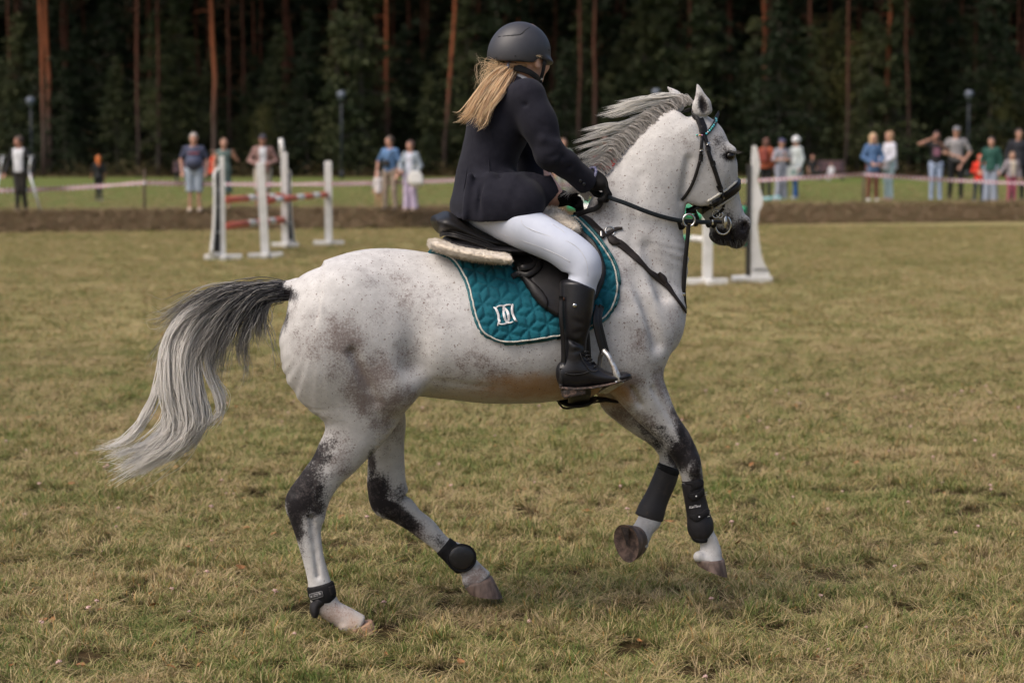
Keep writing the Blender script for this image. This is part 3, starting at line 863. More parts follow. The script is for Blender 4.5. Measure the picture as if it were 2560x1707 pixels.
# shoulders and fore legs
near_f = [(1475, 760, 1640, 740, .11, .10), (1470, 870, 1672, 850, .125, .115), (1492, 935, 1668, 905, .13, .105), (1535, 985, 1664, 950, .13, .088), (1574, 1028, 1684, 1003, .13, .068), (1614, 1066, 1704, 1050, .13, .056),
          (1652, 1108, 1730, 1092, .13, .048), (1684, 1148, 1749, 1138, .13, .045), (1699, 1180, 1755, 1172, .13, .043), (1708, 1212, 1758, 1206, .13, .035), (1718, 1260, 1762, 1254, .13, .029), (1728, 1306, 1772, 1298, .13, .030),
          (1736, 1340, 1786, 1328, .13, .037), (1750, 1360, 1793, 1345, .13, .031), (1749, 1382, 1803, 1372, .13, .034), (1736, 1399, 1809, 1396, .13, .046)]
far_f = [(1440, 840, 1640, 800, -.11, .10), (1470, 930, 1650, 880, -.125, .10), (1497, 1010, 1625, 955, -.13, .078), (1540, 1050, 1625, 1005, -.135, .064), (1583, 1082, 1648, 1045, -.14, .053), (1622, 1108, 1680, 1078, -.14, .047),
         (1645, 1135, 1702, 1112, -.14, .044), (1648, 1160, 1700, 1160, -.14, .041), (1636, 1196, 1686, 1210, -.14, .033), (1620, 1232, 1664, 1248, -.14, .029), (1603, 1268, 1650, 1284, -.14, .033), (1594, 1288, 1652, 1308, -.13, .037),
         (1590, 1302, 1634, 1330, -.12, .032), (1584, 1312, 1622, 1352, -.11, .036), (1576, 1318, 1612, 1376, -.09, .04)]
hf.add(chain(near_f, cap=(.5, .25)), k=.06)
hf.add(chain(far_f, cap=(.5, .3)), k=.06)
hf.add(ellip(HP(1575, 800, .17), (.10, .075, .16), yrot(R(25))), k=.07)              # shoulder blade
hf.add(ellip(HP(1540, 900, .19), (.10, .055, .10), yrot(R(-20))), k=.06)             # triceps
hf.add(ellip(HP(1660, 800, .09), (.07, .09, .11)), k=.06)                            # breast
hf.add(ellip(HP(1662, 800, -.09), (.07, .09, .11)), k=.06)
hf.add(capsule(HP(1622, 620, .155), HP(1655, 740, .175), .010, .010), k=.05, op='s')   # jugular groove
hf.add(capsule(HP(1480, 830, .28), HP(1495, 930, .26), .012, .012), k=.05, op='s')   # behind the elbow
for a, b, r_q, k_ in (((1003, 660, .25), (1030, 800, .305), .014, .06), ((880, 880, .295), (940, 1010, .262), .007, .035),
                     ((1500, 640, .235), (1560, 760, .268), .006, .06), ((1590, 690, .222), (1640, 860, .222), .005, .07), ((1520, 780, .262), (1500, 900, .275), .007, .035), ((1560, 930, .225), (1600, 1010, .19), .006, .025), ((1630, 970, .205), (1690, 1060, .18), .005, .02),
                     ((1600, 440, .115), (1580, 620, .165), .007, .04), ((1090, 960, .245), (1290, 985, .255), .006, .03), ((800, 1090, .205), (775, 1190, .18), .007, .02), ((1530, 470, .11), (1600, 380, .105), .006, .04)):
    hf.add(capsule(HP(*a), HP(*b), r_q, r_q * .7), k=k_, op='s')
hf.add(ellip(HP(1732, 1160, .168), (.03, .016, .04)), k=.02)                         # knee
hf.add(capsule(HP(778, 1292, .158), HP(795, 1440, .152), .007, .007), k=.012, op='s')    # hind tendon groove
hf.add(capsule(HP(748, 1150, .17), HP(735, 1230, .162), .008, .010), k=.02, op='s')
for c_, w_ in (((1747, 1391), .13), ((1169, 1452), -.16), ((864, 1568), .13)):
    for dw in (-.022, .022): hf.add(ellip(HP(*c_, w_ + dw), (.022, .020, .022)), k=.012)
# dock of the tail
hf.add(capsule(HP(745, 722, 0), HP(690, 733, 0), .042, .034), k=.035)
hf.add(capsule(HP(690, 733, 0), HP(600, 738, .0), .033, .016), k=.01)
HV, HQ = hf.mesh(6)
del hf

def gauss(P, blobs):
    """P photo-space points of the coat's surface; each blob (x, y, rx, ry, turn, strength)"""
    out = np.zeros(len(P[0]))
    for x, y, rx, ry, tn, s in blobs:
        c, sn = math.cos(R(tn)), math.sin(R(tn))
        dx = P[0] - x; dy = P[1] - y
        out = np.maximum(out, s * np.exp(-(((dx * c + dy * sn) / rx) ** 2 + ((-dx * sn + dy * c) / ry) ** 2) ** 1.4))
    return out

PX = project(to_world(HV))
nearside = np.clip((0.05 - HV[:, 1]) / 0.1, 0, 1)
dark = gauss(PX, [(750, 1222, 70, 74, 30, 1.1), (792, 1150, 34, 80, 35, .75), (735, 1290, 22, 90, -12, .9), (790, 1262, 34, 34, 0, .75), (748, 1350, 14, 70, -10, .6),
                  (938, 1232, 40, 54, 0, 1.1), (985, 1280, 80, 26, 35, 1.1), (1025, 1340, 50, 13, 40, 1.0), (928, 1170, 14, 60, 0, .8), (1000, 1240, 26, 32, 0, .6), (1100, 1360, 40, 16, 40, .5),
                  (1722, 1104, 24, 80, -26, 1.0), (1700, 1140, 38, 44, -20, .95), (1740, 1175, 22, 60, 0, .85), (1665, 1090, 20, 50, -40, .55), (1690, 1040, 16, 60, -24, .5), (1675, 1170, 22, 34, 0, .3),
                  (1640, 1105, 30, 30, 40, .7), (1620, 1080, 46, 20, 40, .6),
                  (1812, 600, 56, 30, 0, 1.05), (1852, 584, 34, 50, 15, .88), (1828, 548, 28, 36, 0, .48), (1800, 594, 40, 30, 0, .95), (1863, 567, 12, 18, 0, 1.2), (1830, 590, 6, 26, -15, 1.0), (1824, 390, 24, 15, 0, .85), (1806, 372, 34, 40, 30, .34),
                  (1757, 262, 13, 26, -12, .9), (712, 738, 34, 20, 0, 1.0), (712, 770, 12, 60, 0, .75)])
brown = gauss(PX, [(860, 850, 70, 80, 30, .74), (920, 960, 90, 90, 0, .74), (850, 920, 60, 70, 0, .62), (985, 1000, 60, 70, 0, .6), (960, 1060, 70, 46, -25, .48), (800, 880, 50, 80, 0, .42), (840, 1120, 70, 90, 40, .4), (1000, 760, 70, 110, 20, .42),  # brown pigment of the coat; over the flank it also holds shading
                   (1010, 900, 40, 110, 0, .38), (1200, 920, 160, 60, 0, .40), (1060, 720, 60, 90, 0, .32), (760, 760, 60, 60, 0, .2),
                   (1570, 960, 46, 60, -25, .72), (1655, 955, 26, 60, -20, .80), (1690, 1040, 20, 60, -26, .8), (1610, 1056, 50, 30, 40, .75), (1560, 1040, 50, 40, 30, .6), (1540, 960, 70, 60, 0, .5), (1600, 880, 90, 80, 0, .36), (1530, 700, 70, 140, 20, .3), (1650, 840, 60, 80, 0, .3),
                   (1700, 320, 70, 60, 0, .32), (1500, 540, 80, 60, 0, .3), (1030, 1320, 60, 30, 40, .7), (1180, 1450, 50, 40, 0, .55), (830, 1520, 50, 40, 0, .45)])
stain = gauss(PX, [(1330, 965, 170, 42, -3, .85), (1200, 985, 150, 26, 0, .5), (1450, 975, 120, 40, 0, .8), (1100, 990, 90, 14, 0, .3), (1550, 985, 50, 34, 30, .75), (900, 1560, 60, 40, 0, .5), (1500, 1000, 90, 22, 0, .7)])
speck = 0.25 + gauss(PX, [(1050, 760, 180, 220, 0, .75), (1200, 900, 260, 90, 0, .85), (1600, 700, 130, 260, 0, .85), (1560, 560, 130, 120, 0, .9), (1680, 400, 90, 150, 0, .5), (1000, 680, 120, 90, 0, .6), (1640, 840, 120, 120, 0, .7), (1740, 330, 60, 60, 0, .6)])
pink = gauss(PX, [(830, 1545, 80, 60, 20, .6), (1834, 596, 12, 14, 0, .9), (1188, 1436, 50, 40, 0, .3), (660, 1000, 1, 1, 0, 0)])

def coat_material():
    m = bpy.data.materials.new('grey coat'); m.use_nodes = True; nt = m.node_tree; p = nt.nodes['Principled BSDF']
    tc = nt.nodes.new('ShaderNodeTexCoord').outputs['Object']
    a1 = nt.nodes.new('ShaderNodeVertexColor'); a1.layer_name = 'coat_a'
    a2 = nt.nodes.new('ShaderNodeVertexColor'); a2.layer_name = 'coat_b'
    s1 = nt.nodes.new('ShaderNodeSeparateColor'); nt.links.new(a1.outputs[0], s1.inputs[0])
    s2 = nt.nodes.new('ShaderNodeSeparateColor'); nt.links.new(a2.outputs[0], s2.inputs[0])
    nb = _noise(nt, 9, 5, tc, .6); nm = _noise(nt, 26, 4, tc, .62); nf = _noise(nt, 150, 3, tc, .6)
    base = _mixrgb(nt, (.465, .45, .435), (.555, .54, .525), _smooth(nt, nm, .3, .7))
    base = _mixrgb(nt, base, (.40, .385, .375), _smooth(nt, nb, .46, .74))
    base = _mixrgb(nt, base, (.36, .335, .325), _math(nt, 'MULTIPLY', _smooth(nt, _noise(nt, 70, 5, tc, .7), .52, .74), .55))
    def brk(v, amp_b, amp_m, amp_f, lo, hi):
        t = _math(nt, 'MULTIPLY_ADD', _math(nt, 'SUBTRACT', nb, .5), amp_b, v)
        t = _math(nt, 'MULTIPLY_ADD', _math(nt, 'SUBTRACT', nm, .5), amp_m, t)
        t = _math(nt, 'MULTIPLY_ADD', _math(nt, 'SUBTRACT', nf, .5), amp_f, t)
        return _smooth(nt, t, lo, hi)
    # dapples, dark points, yellow sweat stains, flea-bitten specks, dark nostril and mouth; shading mixed into the flank's brown
    br = brk(s1.outputs[1], 1.3, .9, 1.1, .16, .84)
    c = _mixrgb(nt, base, (.150, .108, .094), _math(nt, 'MULTIPLY', br, .82))
    st = brk(s1.outputs[2], .5, .5, .3, .15, 1.0)
    c = _mixrgb(nt, c, (.36, .205, .095), _math(nt, 'MULTIPLY', st, .9))
    pk = brk(s2.outputs[0], .5, .3, .2, .2, .9)
    c = _mixrgb(nt, c, (.62, .42, .33), _math(nt, 'MULTIPLY', pk, .6))
    wnz = nt.nodes.new('ShaderNodeTexNoise'); wnz.inputs['Scale'].default_value = 130; nt.links.new(tc, wnz.inputs['Vector'])
    vm = nt.nodes.new('ShaderNodeVectorMath'); vm.operation = 'MULTIPLY_ADD'; nt.links.new(wnz.outputs['Color'], vm.inputs[0]); vm.inputs[1].default_value = (.012, .012, .012); nt.links.new(tc, vm.inputs[2]); warp = vm.outputs[0]
    for sc_, r_, th in ((150, .24, .66), (95, .22, .70), (60, .18, .80)):
        v = nt.nodes.new('ShaderNodeTexVoronoi'); v.inputs['Scale'].default_value = sc_
        nt.links.new(warp, v.inputs['Vector'])
        sr = nt.nodes.new('ShaderNodeSeparateColor'); nt.links.new(v.outputs['Color'], sr.inputs[0])
        on = _math(nt, 'GREATER_THAN', _math(nt, 'ADD', sr.outputs[0], _math(nt, 'MULTIPLY_ADD', s2.outputs[1], .30, _math(nt, 'MULTIPLY_ADD', nb, .5, -.25))), th + .25)
        dot = _math(nt, 'LESS_THAN', _math(nt, 'ADD', v.outputs['Distance'], _math(nt, 'MULTIPLY', nf, .22)), _math(nt, 'MULTIPLY_ADD', sr.outputs[1], .16, r_))
        c = _mixrgb(nt, c, (.13, .075, .058), _math(nt, 'MULTIPLY', _math(nt, 'MULTIPLY', on, dot), .75))
    dk = brk(s1.outputs[0], .7, .9, 1.0, .16, .78)
    dcol_ = _mixrgb(nt, (.0125, .0105, .012), (.085, .072, .070), _math(nt, 'MULTIPLY', _smooth(nt, _math(nt, 'MULTIPLY_ADD', nf, .35, _math(nt, 'MULTIPLY', _noise(nt, 19, 4, tc, .7), .65)), .47, .66), .8))
    c = _mixrgb(nt, c, dcol_, dk)
    nt.links.new(c, p.inputs['Base Color'])
    p.inputs['Roughness'].default_value = .6
    p.inputs['Specular IOR Level'].default_value = .2
    p.inputs['Sheen Weight'].default_value = .04
    mp = nt.nodes.new('ShaderNodeMapping'); nt.links.new(tc, mp.inputs[0]); mp.inputs['Scale'].default_value = (1, 1, .35); mp.inputs['Rotation'].default_value = (0, .5, 0)
    b = nt.nodes.new('ShaderNodeBump'); b.inputs['Strength'].default_value = .22; b.inputs['Distance'].default_value = .004
    nt.links.new(_math(nt, 'ADD', _noise(nt, 260, 2, mp.outputs[0]), _math(nt, 'MULTIPLY', nm, 2.2)), b.inputs['Height'])
    nt.links.new(b.outputs[0], p.inputs['Normal'])
    return m

M_coat = coat_material()
hb = hpart('body', HV, HQ, M_coat, horse)
color_attr(hb.data, 'coat_a', np.stack([dark, brown, stain], 1).astype(np.float32))
color_attr(hb.data, 'coat_b', np.stack([pink, speck, speck], 1).astype(np.float32))
BV = BVHTree.FromPolygons([tuple(v) for v in HV], [tuple(q) for q in HQ.tolist()])

def hit(X, Y, off=0.0, tree=None):
    """where the sight line through a photo pixel meets the horse: point raised by OFF along the normal, and the normal (local)"""
    h = (tree or BV).ray_cast(Vector(CAML), Vector(dir_local(X, Y)))
    if h[0] is None:
        q = HP(X, Y, .02)
        h = (tree or BV).find_nearest(Vector(q))
    return np.array(h[0]) + off * np.array(h[1]), np.array(h[1])

def lie(px, off=0.004):
    H = [hit(x, y, off) for x, y in px]
    return np.array([a for a, b in H]), np.array([b for a, b in H])

# hooves
M_hoof = mat('dark horn', (.060, .038, .030), (.21, .145, .115), 30, .55, .4, 60, contrast=(.35, .7), stretch=(1, 1, .3))
M_hoofp = mat('pale horn', (.42, .25, .16), (.30, .16, .10), 26, .6, .3, 60, stretch=(1, 1, .3))
M_sole = mat('hoof sole', (.040, .026, .021), (.17, .11, .085), 34, .85, 1.0, 60)

M_frog = mat('frog of the hoof', (.018, .012, .010), (.05, .034, .027), 60, .85, .6, 80)
def hoof(cr, cf, sr, sf, wc, ws, bc, bs, m, lat=(0, 1, 0), sole=M_sole, label=None):
    """a hoof between the coronet (rear pixel, front pixel) and the sole (heel pixel, toe pixel)"""
    A, B = HP(*cr, wc), HP(*cf, wc); C, D = HP(*sr, ws), HP(*sf, ws); lat = np.array(lat, float); lat /= np.linalg.norm(lat)
    n = 28; th = np.arange(n) * 2 * math.pi / n; rings = []
    for t in np.linspace(0, 1, 7):
        bulge = 1 + .03 * math.sin(t * math.pi) + (.02 if t < .2 else 0)
        c = (A + B) / 2 * (1 - t) + (C + D) / 2 * t; h = ((B - A) * (1 - t) + (D - C) * t) / 2 * bulge; b = (bc * (1 - t) + bs * t) * bulge
        ct = np.cos(th); stn = np.sin(th)
        sq = np.where(ct < 0, 1.0 - .10 * ct * ct, 1.0)
        rings.append(c + (ct * sq)[:, None] * h + stn[:, None] * b * (1.0 - .10 * np.clip(ct, 0, 1))[:, None] * lat)
    c = (A + B) / 2
    V = np.concatenate([[c * .5 + rings[0].mean(0) * .5]] + rings); F = []; T = []
    for r in range(6):
        for k in range(n):
            k2 = (k + 1) % n
            F.append([1 + r * n + k, 1 + r * n + k2, 1 + (r + 1) * n + k2, 1 + (r + 1) * n + k])
    for k in range(n): T.append([0, 1 + (k + 1) % n, 1 + k])
    o = hpart('hoof', V, [np.array(F), np.array(T)], m, horse)
    last = rings[-1]; cc = last.mean(0); ax = cc - (A + B) / 2; ax /= np.linalg.norm(ax)
    r2 = cc + (last - cc) * .82 - ax * .006; h = (D - C)
    r3 = cc + (last - cc) * .5 - ax * .016 - h * .06
    V2 = np.concatenate([last, r2, r3, [r3.mean(0) - ax * .002]]); F2 = []
    for r in range(2):
        for k in range(n):
            k2 = (k + 1) % n; F2.append([r * n + k, r * n + k2, (r + 1) * n + k2, (r + 1) * n + k])
    T2 = [[2 * n + k, 2 * n + (k + 1) % n, 3 * n] for k in range(n)]
    hpart('sole', V2, [np.array(F2), np.array(T2)], sole, horse, o)
    frog = np.array([C + h * .12 + lat * bs * .35, C + h * .12 - lat * bs * .35, C + h * .62, C + h * .3 + ax * .006]) - ax * .003
    hpart('frog', frog, np.array([[0, 2, 3], [2, 1, 3], [1, 0, 3], [0, 1, 2]]), M_frog, horse, o, smooth=False)
    return o

hoof((856, 1577), (929, 1549), (880, 1602), (942, 1577), .13, .13, .048, .062, M_hoofp)
hoof((1157, 1461), (1229, 1439), (1167, 1482), (1256, 1493), -.16, -.16, .047, .060, M_hoof)
hoof((1735, 1397), (1809, 1396), (1741, 1412), (1818, 1442), .13, .13, .048, .060, M_hoof)
hoof((1590, 1312), (1598, 1386), (1560, 1306), (1572, 1406), -.10, -.04, .042, .052, M_hoof, lat=(.85, -.52, 0))

# eye
M_eye = mat('dark eye', (.004, .003, .003), (.006, .004, .004), 20, .15, spec=.4)
for w in (.053, -.120):
    c = HP(1824, 390, w)
    e = Field(c - .03, c + .03, .002).add(ellip(c, (.0185, .016, .0155)))
    hpart('eye', *e.mesh(0), M_eye, horse)
# lashes
lp = []
for k in range(14):
    a = HP(1826 + k * .9, 380 + k * .5, .07 - k * .002); lp.append(np.linspace(a, a + np.array([.03 + .004 * rng.random(), -.012, .004 + .006 * rng.random()]), 4))
M_dhair = mat('dark hair', (.03, .027, .026), (.05, .045, .042), 60, .5)
put(hpart('eyelashes', *strands(lp, .0007), M_dhair, horse), kind='stuff')

# ------------------------------------------------------------------ mane and tail hair
def hair_material(name, root, tip, alt, lo, hi):
    m = bpy.data.materials.new(name); m.use_nodes = True; nt = m.node_tree; p = nt.nodes['Principled BSDF']
    a = nt.nodes.new('ShaderNodeVertexColor'); a.layer_name = 'hair'
    s = nt.nodes.new('ShaderNodeSeparateColor'); nt.links.new(a.outputs[0], s.inputs[0])
    c = _mixrgb(nt, root, tip, _smooth(nt, s.outputs[0], lo, hi))
    c = _mixrgb(nt, c, alt, s.outputs[1])
    nt.links.new(c, p.inputs['Base Color']); p.inputs['Roughness'].default_value = .5; p.inputs['Specular IOR Level'].default_value = .35
    t = nt.nodes.new('ShaderNodeBsdfTranslucent'); nt.links.new(c, t.inputs[0])
    mx = nt.nodes.new('ShaderNodeMixShader'); mx.inputs[0].default_value = .68
    nt.links.new(p.outputs[0], mx.inputs[1]); nt.links.new(t.outputs[0], mx.inputs[2]); nt.links.new(mx.outputs[0], nt.nodes['Material Output'].inputs[0])
    return m

def smooth_path(ctrl, m):
    """ctrl (k, c, 3) control points to m points by Catmull-Rom"""
    k, c, _ = ctrl.shape
    Q = np.concatenate([2 * ctrl[:, :1] - ctrl[:, 1:2], ctrl, 2 * ctrl[:, -1:] - ctrl[:, -2:-1]], 1)
    ts = np.linspace(0, c - 1 - 1e-6, m); i = ts.astype(int); t = (ts - i)[None, :, None]
    p0, p1, p2, p3 = Q[:, i], Q[:, i + 1], Q[:, i + 2], Q[:, i + 3]
    return .5 * (2 * p1 + (p2 - p0) * t + (2 * p0 - 5 * p1 + 4 * p2 - p3) * t ** 2 + (3 * p1 - p0 - 3 * p2 + p3) * t ** 3)

def px_paths(guides, hmul, spread, m, jit=1.0, lenj=.12):
    """strands round guide curves given as photo points (x, y, w)"""
    out = []; gi = []
    for gidx, g in enumerate(guides):
        pts, n, sp0, sp1 = g; n = int(n * hmul)
        C = np.array([HP(*q) for q in pts])
        k = n
        off0 = rng.normal(size=(k, 3)) * np.array([sp0, min(sp0 * .6, .03), sp0])
        off1 = rng.normal(size=(k, 3)) * np.array([sp1, sp1 * .9, sp1])
        tt = np.linspace(0, 1, len(C))[None, :, None]
        ctrl = C[None] + off0[:, None] * (1 - tt) + off1[:, None] * tt
        ctrl += rng.normal(size=ctrl.shape) * (.004 + .010 * tt) * jit
        P = smooth_path(ctrl, m)
        cutl = 1 - lenj * rng.random(k) ** 1.5
        idx = np.linspace(0, 1, m)[None, :] * cutl[:, None] * (m - 1)
        i0 = np.clip(idx.astype(int), 0, m - 2); f = (idx - i0)[..., None]
        P = np.take_along_axis(P, i0[..., None], 1) * (1 - f) + np.take_along_axis(P, i0[..., None] + 1, 1) * f
        out.append(P); gi += [gidx] * k
    return np.concatenate(out), np.array(gi)

# tail: dark on top of the dock and in the fringe below it, white in the long switch
G = []
white = [
    ([(640, 728, .01), (560, 740, .02), (475, 785, .03), (430, 860, .03), (425, 960, .03), (440, 1050, .02), (400, 1110, .0), (330, 1160, -.02), (290, 1178, -.03)], 190, .012, .028),
    ([(640, 730, .02), (570, 750, .03), (500, 800, .05), (462, 880, .05), (462, 980, .05), (475, 1060, .04), (430, 1115, .02), (370, 1150, .0), (325, 1178, -.01)], 230, .012, .026),
    ([(650, 732, .0), (590, 748, .02), (520, 805, .03), (485, 890, .04), (490, 980, .04), (500, 1050, .03), (462, 1100, .02), (400, 1130, .0), (350, 1150, -.01)], 210, .012, .024),
    ([(640, 726, .01), (550, 735, .0), (460, 785, .0), (415, 860, .0), (400, 940, .0), (375, 1020, .0), (330, 1085, .0), (280, 1112, .0), (234, 1120, .0)], 60, .010, .008),
    ([(640, 726, .01), (550, 735, .0), (465, 790, .0), (420, 870, .0), (415, 960, .0), (420, 1060, .0), (380, 1105, .0), (310, 1128, .0), (262, 1137, .0)], 90, .010, .008),
    ([(640, 730, .01), (560, 748, .0), (490, 800, .0), (450, 880, .0), (450, 980, .0), (455, 1070, .0), (420, 1130, .0), (360, 1170, .0), (326, 1184, .0)], 80, .010, .008),
    ([(650, 732, .0), (590, 750, .02), (525, 830, .04), (515, 920, .05), (548, 1000, .05), (545, 1040, .04), (520, 1060, .03), (500, 1075, .02), (470, 1082, .02)], 26, .012, .010),
    ([(640, 735, .0), (600, 760, .02), (540, 850, .03), (530, 930, .03), (560, 985, .03), (555, 1030, .03), (538, 1060, .02)], 22, .012, .008),
]
TP, tg_ = px_paths(white, 1.1, None, 26, .7, lenj=.22)
tcol = np.zeros((TP.shape[0], 26, 2), np.float32)
tl = np.linspace(0, 1, 26)
tcol[:, :, 0] = tl[None] + rng.normal(size=(TP.shape[0], 1)) * .05
tcol[:, :, 1] = (rng.random((TP.shape[0], 1)) < .12) * .25 * (tl[None] < .7)
M_tailw = hair_material('white tail hair', (.28, .275, .275), (.98, .96, .93), (.84, .77, .69), .04, .20)
def hair_obj(name, P, col, r, m, root):
    V, F = strands(P, r)
    o = hpart(name, V, F, m, root)
    color_attr(o.data, 'hair', np.repeat(col.reshape(-1, 2), 3, 0))
    put(o, kind='stuff')
    return o
hair_obj('tail', TP, tcol, np.where(rng.random(TP.shape[0]) < .26, .0042, .0014 + .0008 * rng.random(TP.shape[0])), M_tailw, horse)['label'] = 'long white switch of the tail'
darkg = [
    ([(712, 722, .0), (650, 722, .03), (585, 735, .05), (520, 770, .06), (470, 820, .06), (435, 880, .05)], 120, .014, .022),
    ([(712, 722, .0), (660, 722, .02), (600, 724, .03), (545, 732, .03), (490, 756, .02), (440, 790, .01), (395, 830, .0)], 110, .010, .020),
    ([(700, 728, .02), (640, 735, .05), (585, 765, .06), (540, 820, .07), (505, 880, .07), (480, 930, .06)], 150, .016, .022),
    ([(690, 730, .03), (640, 742, .06), (600, 785, .07), (565, 840, .07), (545, 900, .06), (538, 960, .05)], 150, .015, .016),
    ([(690, 732, .03), (650, 748, .05), (630, 790, .06), (610, 840, .06), (600, 880, .05), (612, 930, .05)], 100, .014, .012),
    ([(690, 734, .02), (665, 752, .03), (655, 790, .04), (648, 830, .04), (650, 862, .04)], 80, .012, .012),
    ([(670, 738, .02), (640, 770, .03), (612, 830, .03), (612, 880, .03), (618, 930, .03), (600, 970, .03)], 14, .010, .006),
    ([(690, 740, .0), (668, 790, .02), (680, 850, .03), (690, 910, .02), (692, 940, .02)], 5, .008, .006),
    ([(620, 735, .0), (540, 738, .0), (480, 755, .0), (430, 790, .0), (390, 800, .0), (360, 790, .0)], 14, .008, .025),
    ([(600, 735, .0), (520, 760, .0), (450, 820, .0), (410, 880, .0), (370, 930, .0)], 22, .010, .030),
]
DP, dg_ = px_paths(darkg, 1.4, None, 20, lenj=.35)
dcol = np.zeros((DP.shape[0], 20, 2), np.float32)
dcol[:, :, 0] = np.linspace(0, 1, 20)[None] * .75 + rng.normal(size=(DP.shape[0], 1)) * .22
dcol[:, :, 1] = (rng.random((DP.shape[0], 1)) < .34) * .62
M_taild = hair_material('dark tail hair', (.15, .147, .155), (.55, .53, .51), (.92, .89, .85), .25, .85)
hair_obj('tail_top', DP, dcol, .0012 + .0006 * rng.random(DP.shape[0]), M_taild, horse)['label'] = 'dark grey hair over the dock of the tail'

# mane: roots along the crest, blown back off the far side and lying as a dark fringe down the near side
crest = [(1452, 492), (1478, 458), (1502, 425), (1532, 388), (1562, 355), (1595, 325), (1630, 296), (1665, 272), (1700, 255), (1728, 250)]
def crest_at(t):
    t = np.clip(t, 0, 1) * (len(crest) - 1); i = min(int(t), len(crest) - 2); f = t - i
    return crest[i][0] * (1 - f) + crest[i + 1][0] * f, crest[i][1] * (1 - f) + crest[i + 1][1] * f
paths = []; col = []
for k in range(520):                                                # short upright fringe leaning back
    t = rng.random(); x, y = crest_at(t)
    nx, ny = .72, .70
    d = rng.random() ** 1.2
    a = HP(x + nx * (22 - 8 * d) * (1 - .5 * t) + rng.normal() * 3, y + ny * (22 - 8 * d) * (1 - .5 * t) + rng.normal() * 3, .035 - .03 * d)
    b = HP(x - 6 + rng.normal() * 3, y - 8 + rng.normal() * 3, .025 - .03 * d)
    c = HP(x - 20 - 12 * rng.random(), y - 12 + 8 * rng.random(), .01)
    e = HP(x - 32 - 34 * rng.random() ** 2, y - 8 + 20 * rng.random(), .0)
    if t > .85: c, e = HP(x - 24, y - 10, 0), HP(x - 60 - 20 * rng.random(), y - 6 + 8 * rng.random(), -.02)
    paths.append(smooth_path(np.array([[a, b, c, e]]), 10)[0]); col.append(np.stack([np.linspace(0, 1, 10) * .9 + rng.normal() * .1, np.full(10, float(rng.random() < .1) * .4)], 1))
hair_obj('mane_fringe', np.array(paths), np.array(col, np.float32), np.where(rng.random(len(paths)) < .22, .0038, .0012), hair_material('mane root hair', (.72, .69, .66), (.93, .90, .86), (.34, .31, .29), .2, .8), horse)['label'] = 'grey roots of the mane along the crest'
locks = [  # (root t, tip x, tip y, count, lift)
    (.96, 1512, 272, 60, 22), (.90, 1498, 290, 60, 16), (.93, 1545, 255, 40, 14), (.84, 1520, 292, 44, 10), (.76, 1530, 318, 30, 4),
    (.60, 1455, 326, 60, 10), (.54, 1437, 355, 70, 14), (.47, 1440, 372, 50, 12), (.44, 1455, 396, 44, 10), (.38, 1438, 395, 60, 16), (.32, 1448, 408, 44, 12), (.26, 1460, 415, 40, 8), (.20, 1470, 430, 30, 6), (.66, 1500, 330, 24, 8), (.70, 1462, 340, 20, 10), (.98, 1600, 246, 40, 10), (.94, 1660, 238, 30, 8)]
mp_, mc = [], []
for t, tx, ty, n, lift in locks:
    for k in range(int(n * .55)):
        x, y = crest_at(t + rng.normal() * .014); j = rng.normal(size=8)
        wz = -.03 + .05 * rng.random()
        ex, ey = tx + j[0] * 6 + 30 * rng.random() ** 3, ty + j[1] * 3.0
        a = HP(x + 4, y + 2, .01); b = HP(x * .74 + ex * .26 + j[2] * 2, y * .74 + ey * .26 - lift * .8 + j[3] * 3, wz * .5); c = HP(x * .38 + ex * .62 + j[4] * 3, y * .38 + ey * .62 - lift * .5 + j[5] * 3, wz); e = HP(ex, ey, wz + j[6] * .012)
        mp_.append(smooth_path(np.array([[a, b, c, e]]), 14)[0])
        mc.append(np.stack([np.linspace(0, 1, 14) + j[7] * .08, np.full(14, float(rng.random() < .08) * .4)], 1))
hair_obj('mane', np.array(mp_), np.array(mc, np.float32), np.where(rng.random(len(mp_)) < .14, .0036, .0012 + .0005 * rng.random(len(mp_))), hair_material('mane hair', (.62, .59, .56), (.97, .95, .91), (.28, .26, .25), .02, .35), horse)['label'] = 'pale locks of the mane blown back'
# forelock
fl = []
for k in range(60):
    a = HP(1760 + 14 * rng.random(), 272 + 8 * rng.random(), .0); fl.append(smooth_path(np.array([[a, a + [-.01, 0, .022], HP(1700 - 50 * rng.random(), 246 + 8 * rng.random(), -.03)]]), 8)[0])
hair_obj('forelock', np.array(fl), np.stack([np.tile(np.linspace(0, .8, 8), (60, 1)), np.zeros((60, 8))], 2).astype(np.float32), .0013, bpy.data.materials['mane hair'], horse)
# whiskers under the chin
wk = []
for k in range(26):
    a = hit(1790 + 60 * rng.random(), 598 + 6 * rng.random())[0]; wk.append(np.linspace(a, a + np.array([rng.normal() * .012, 0, -.03 - .03 * rng.random()]), 4))
put(hpart('whiskers', *strands(wk, .0005), bpy.data.materials['white tail hair'], horse), kind='stuff')
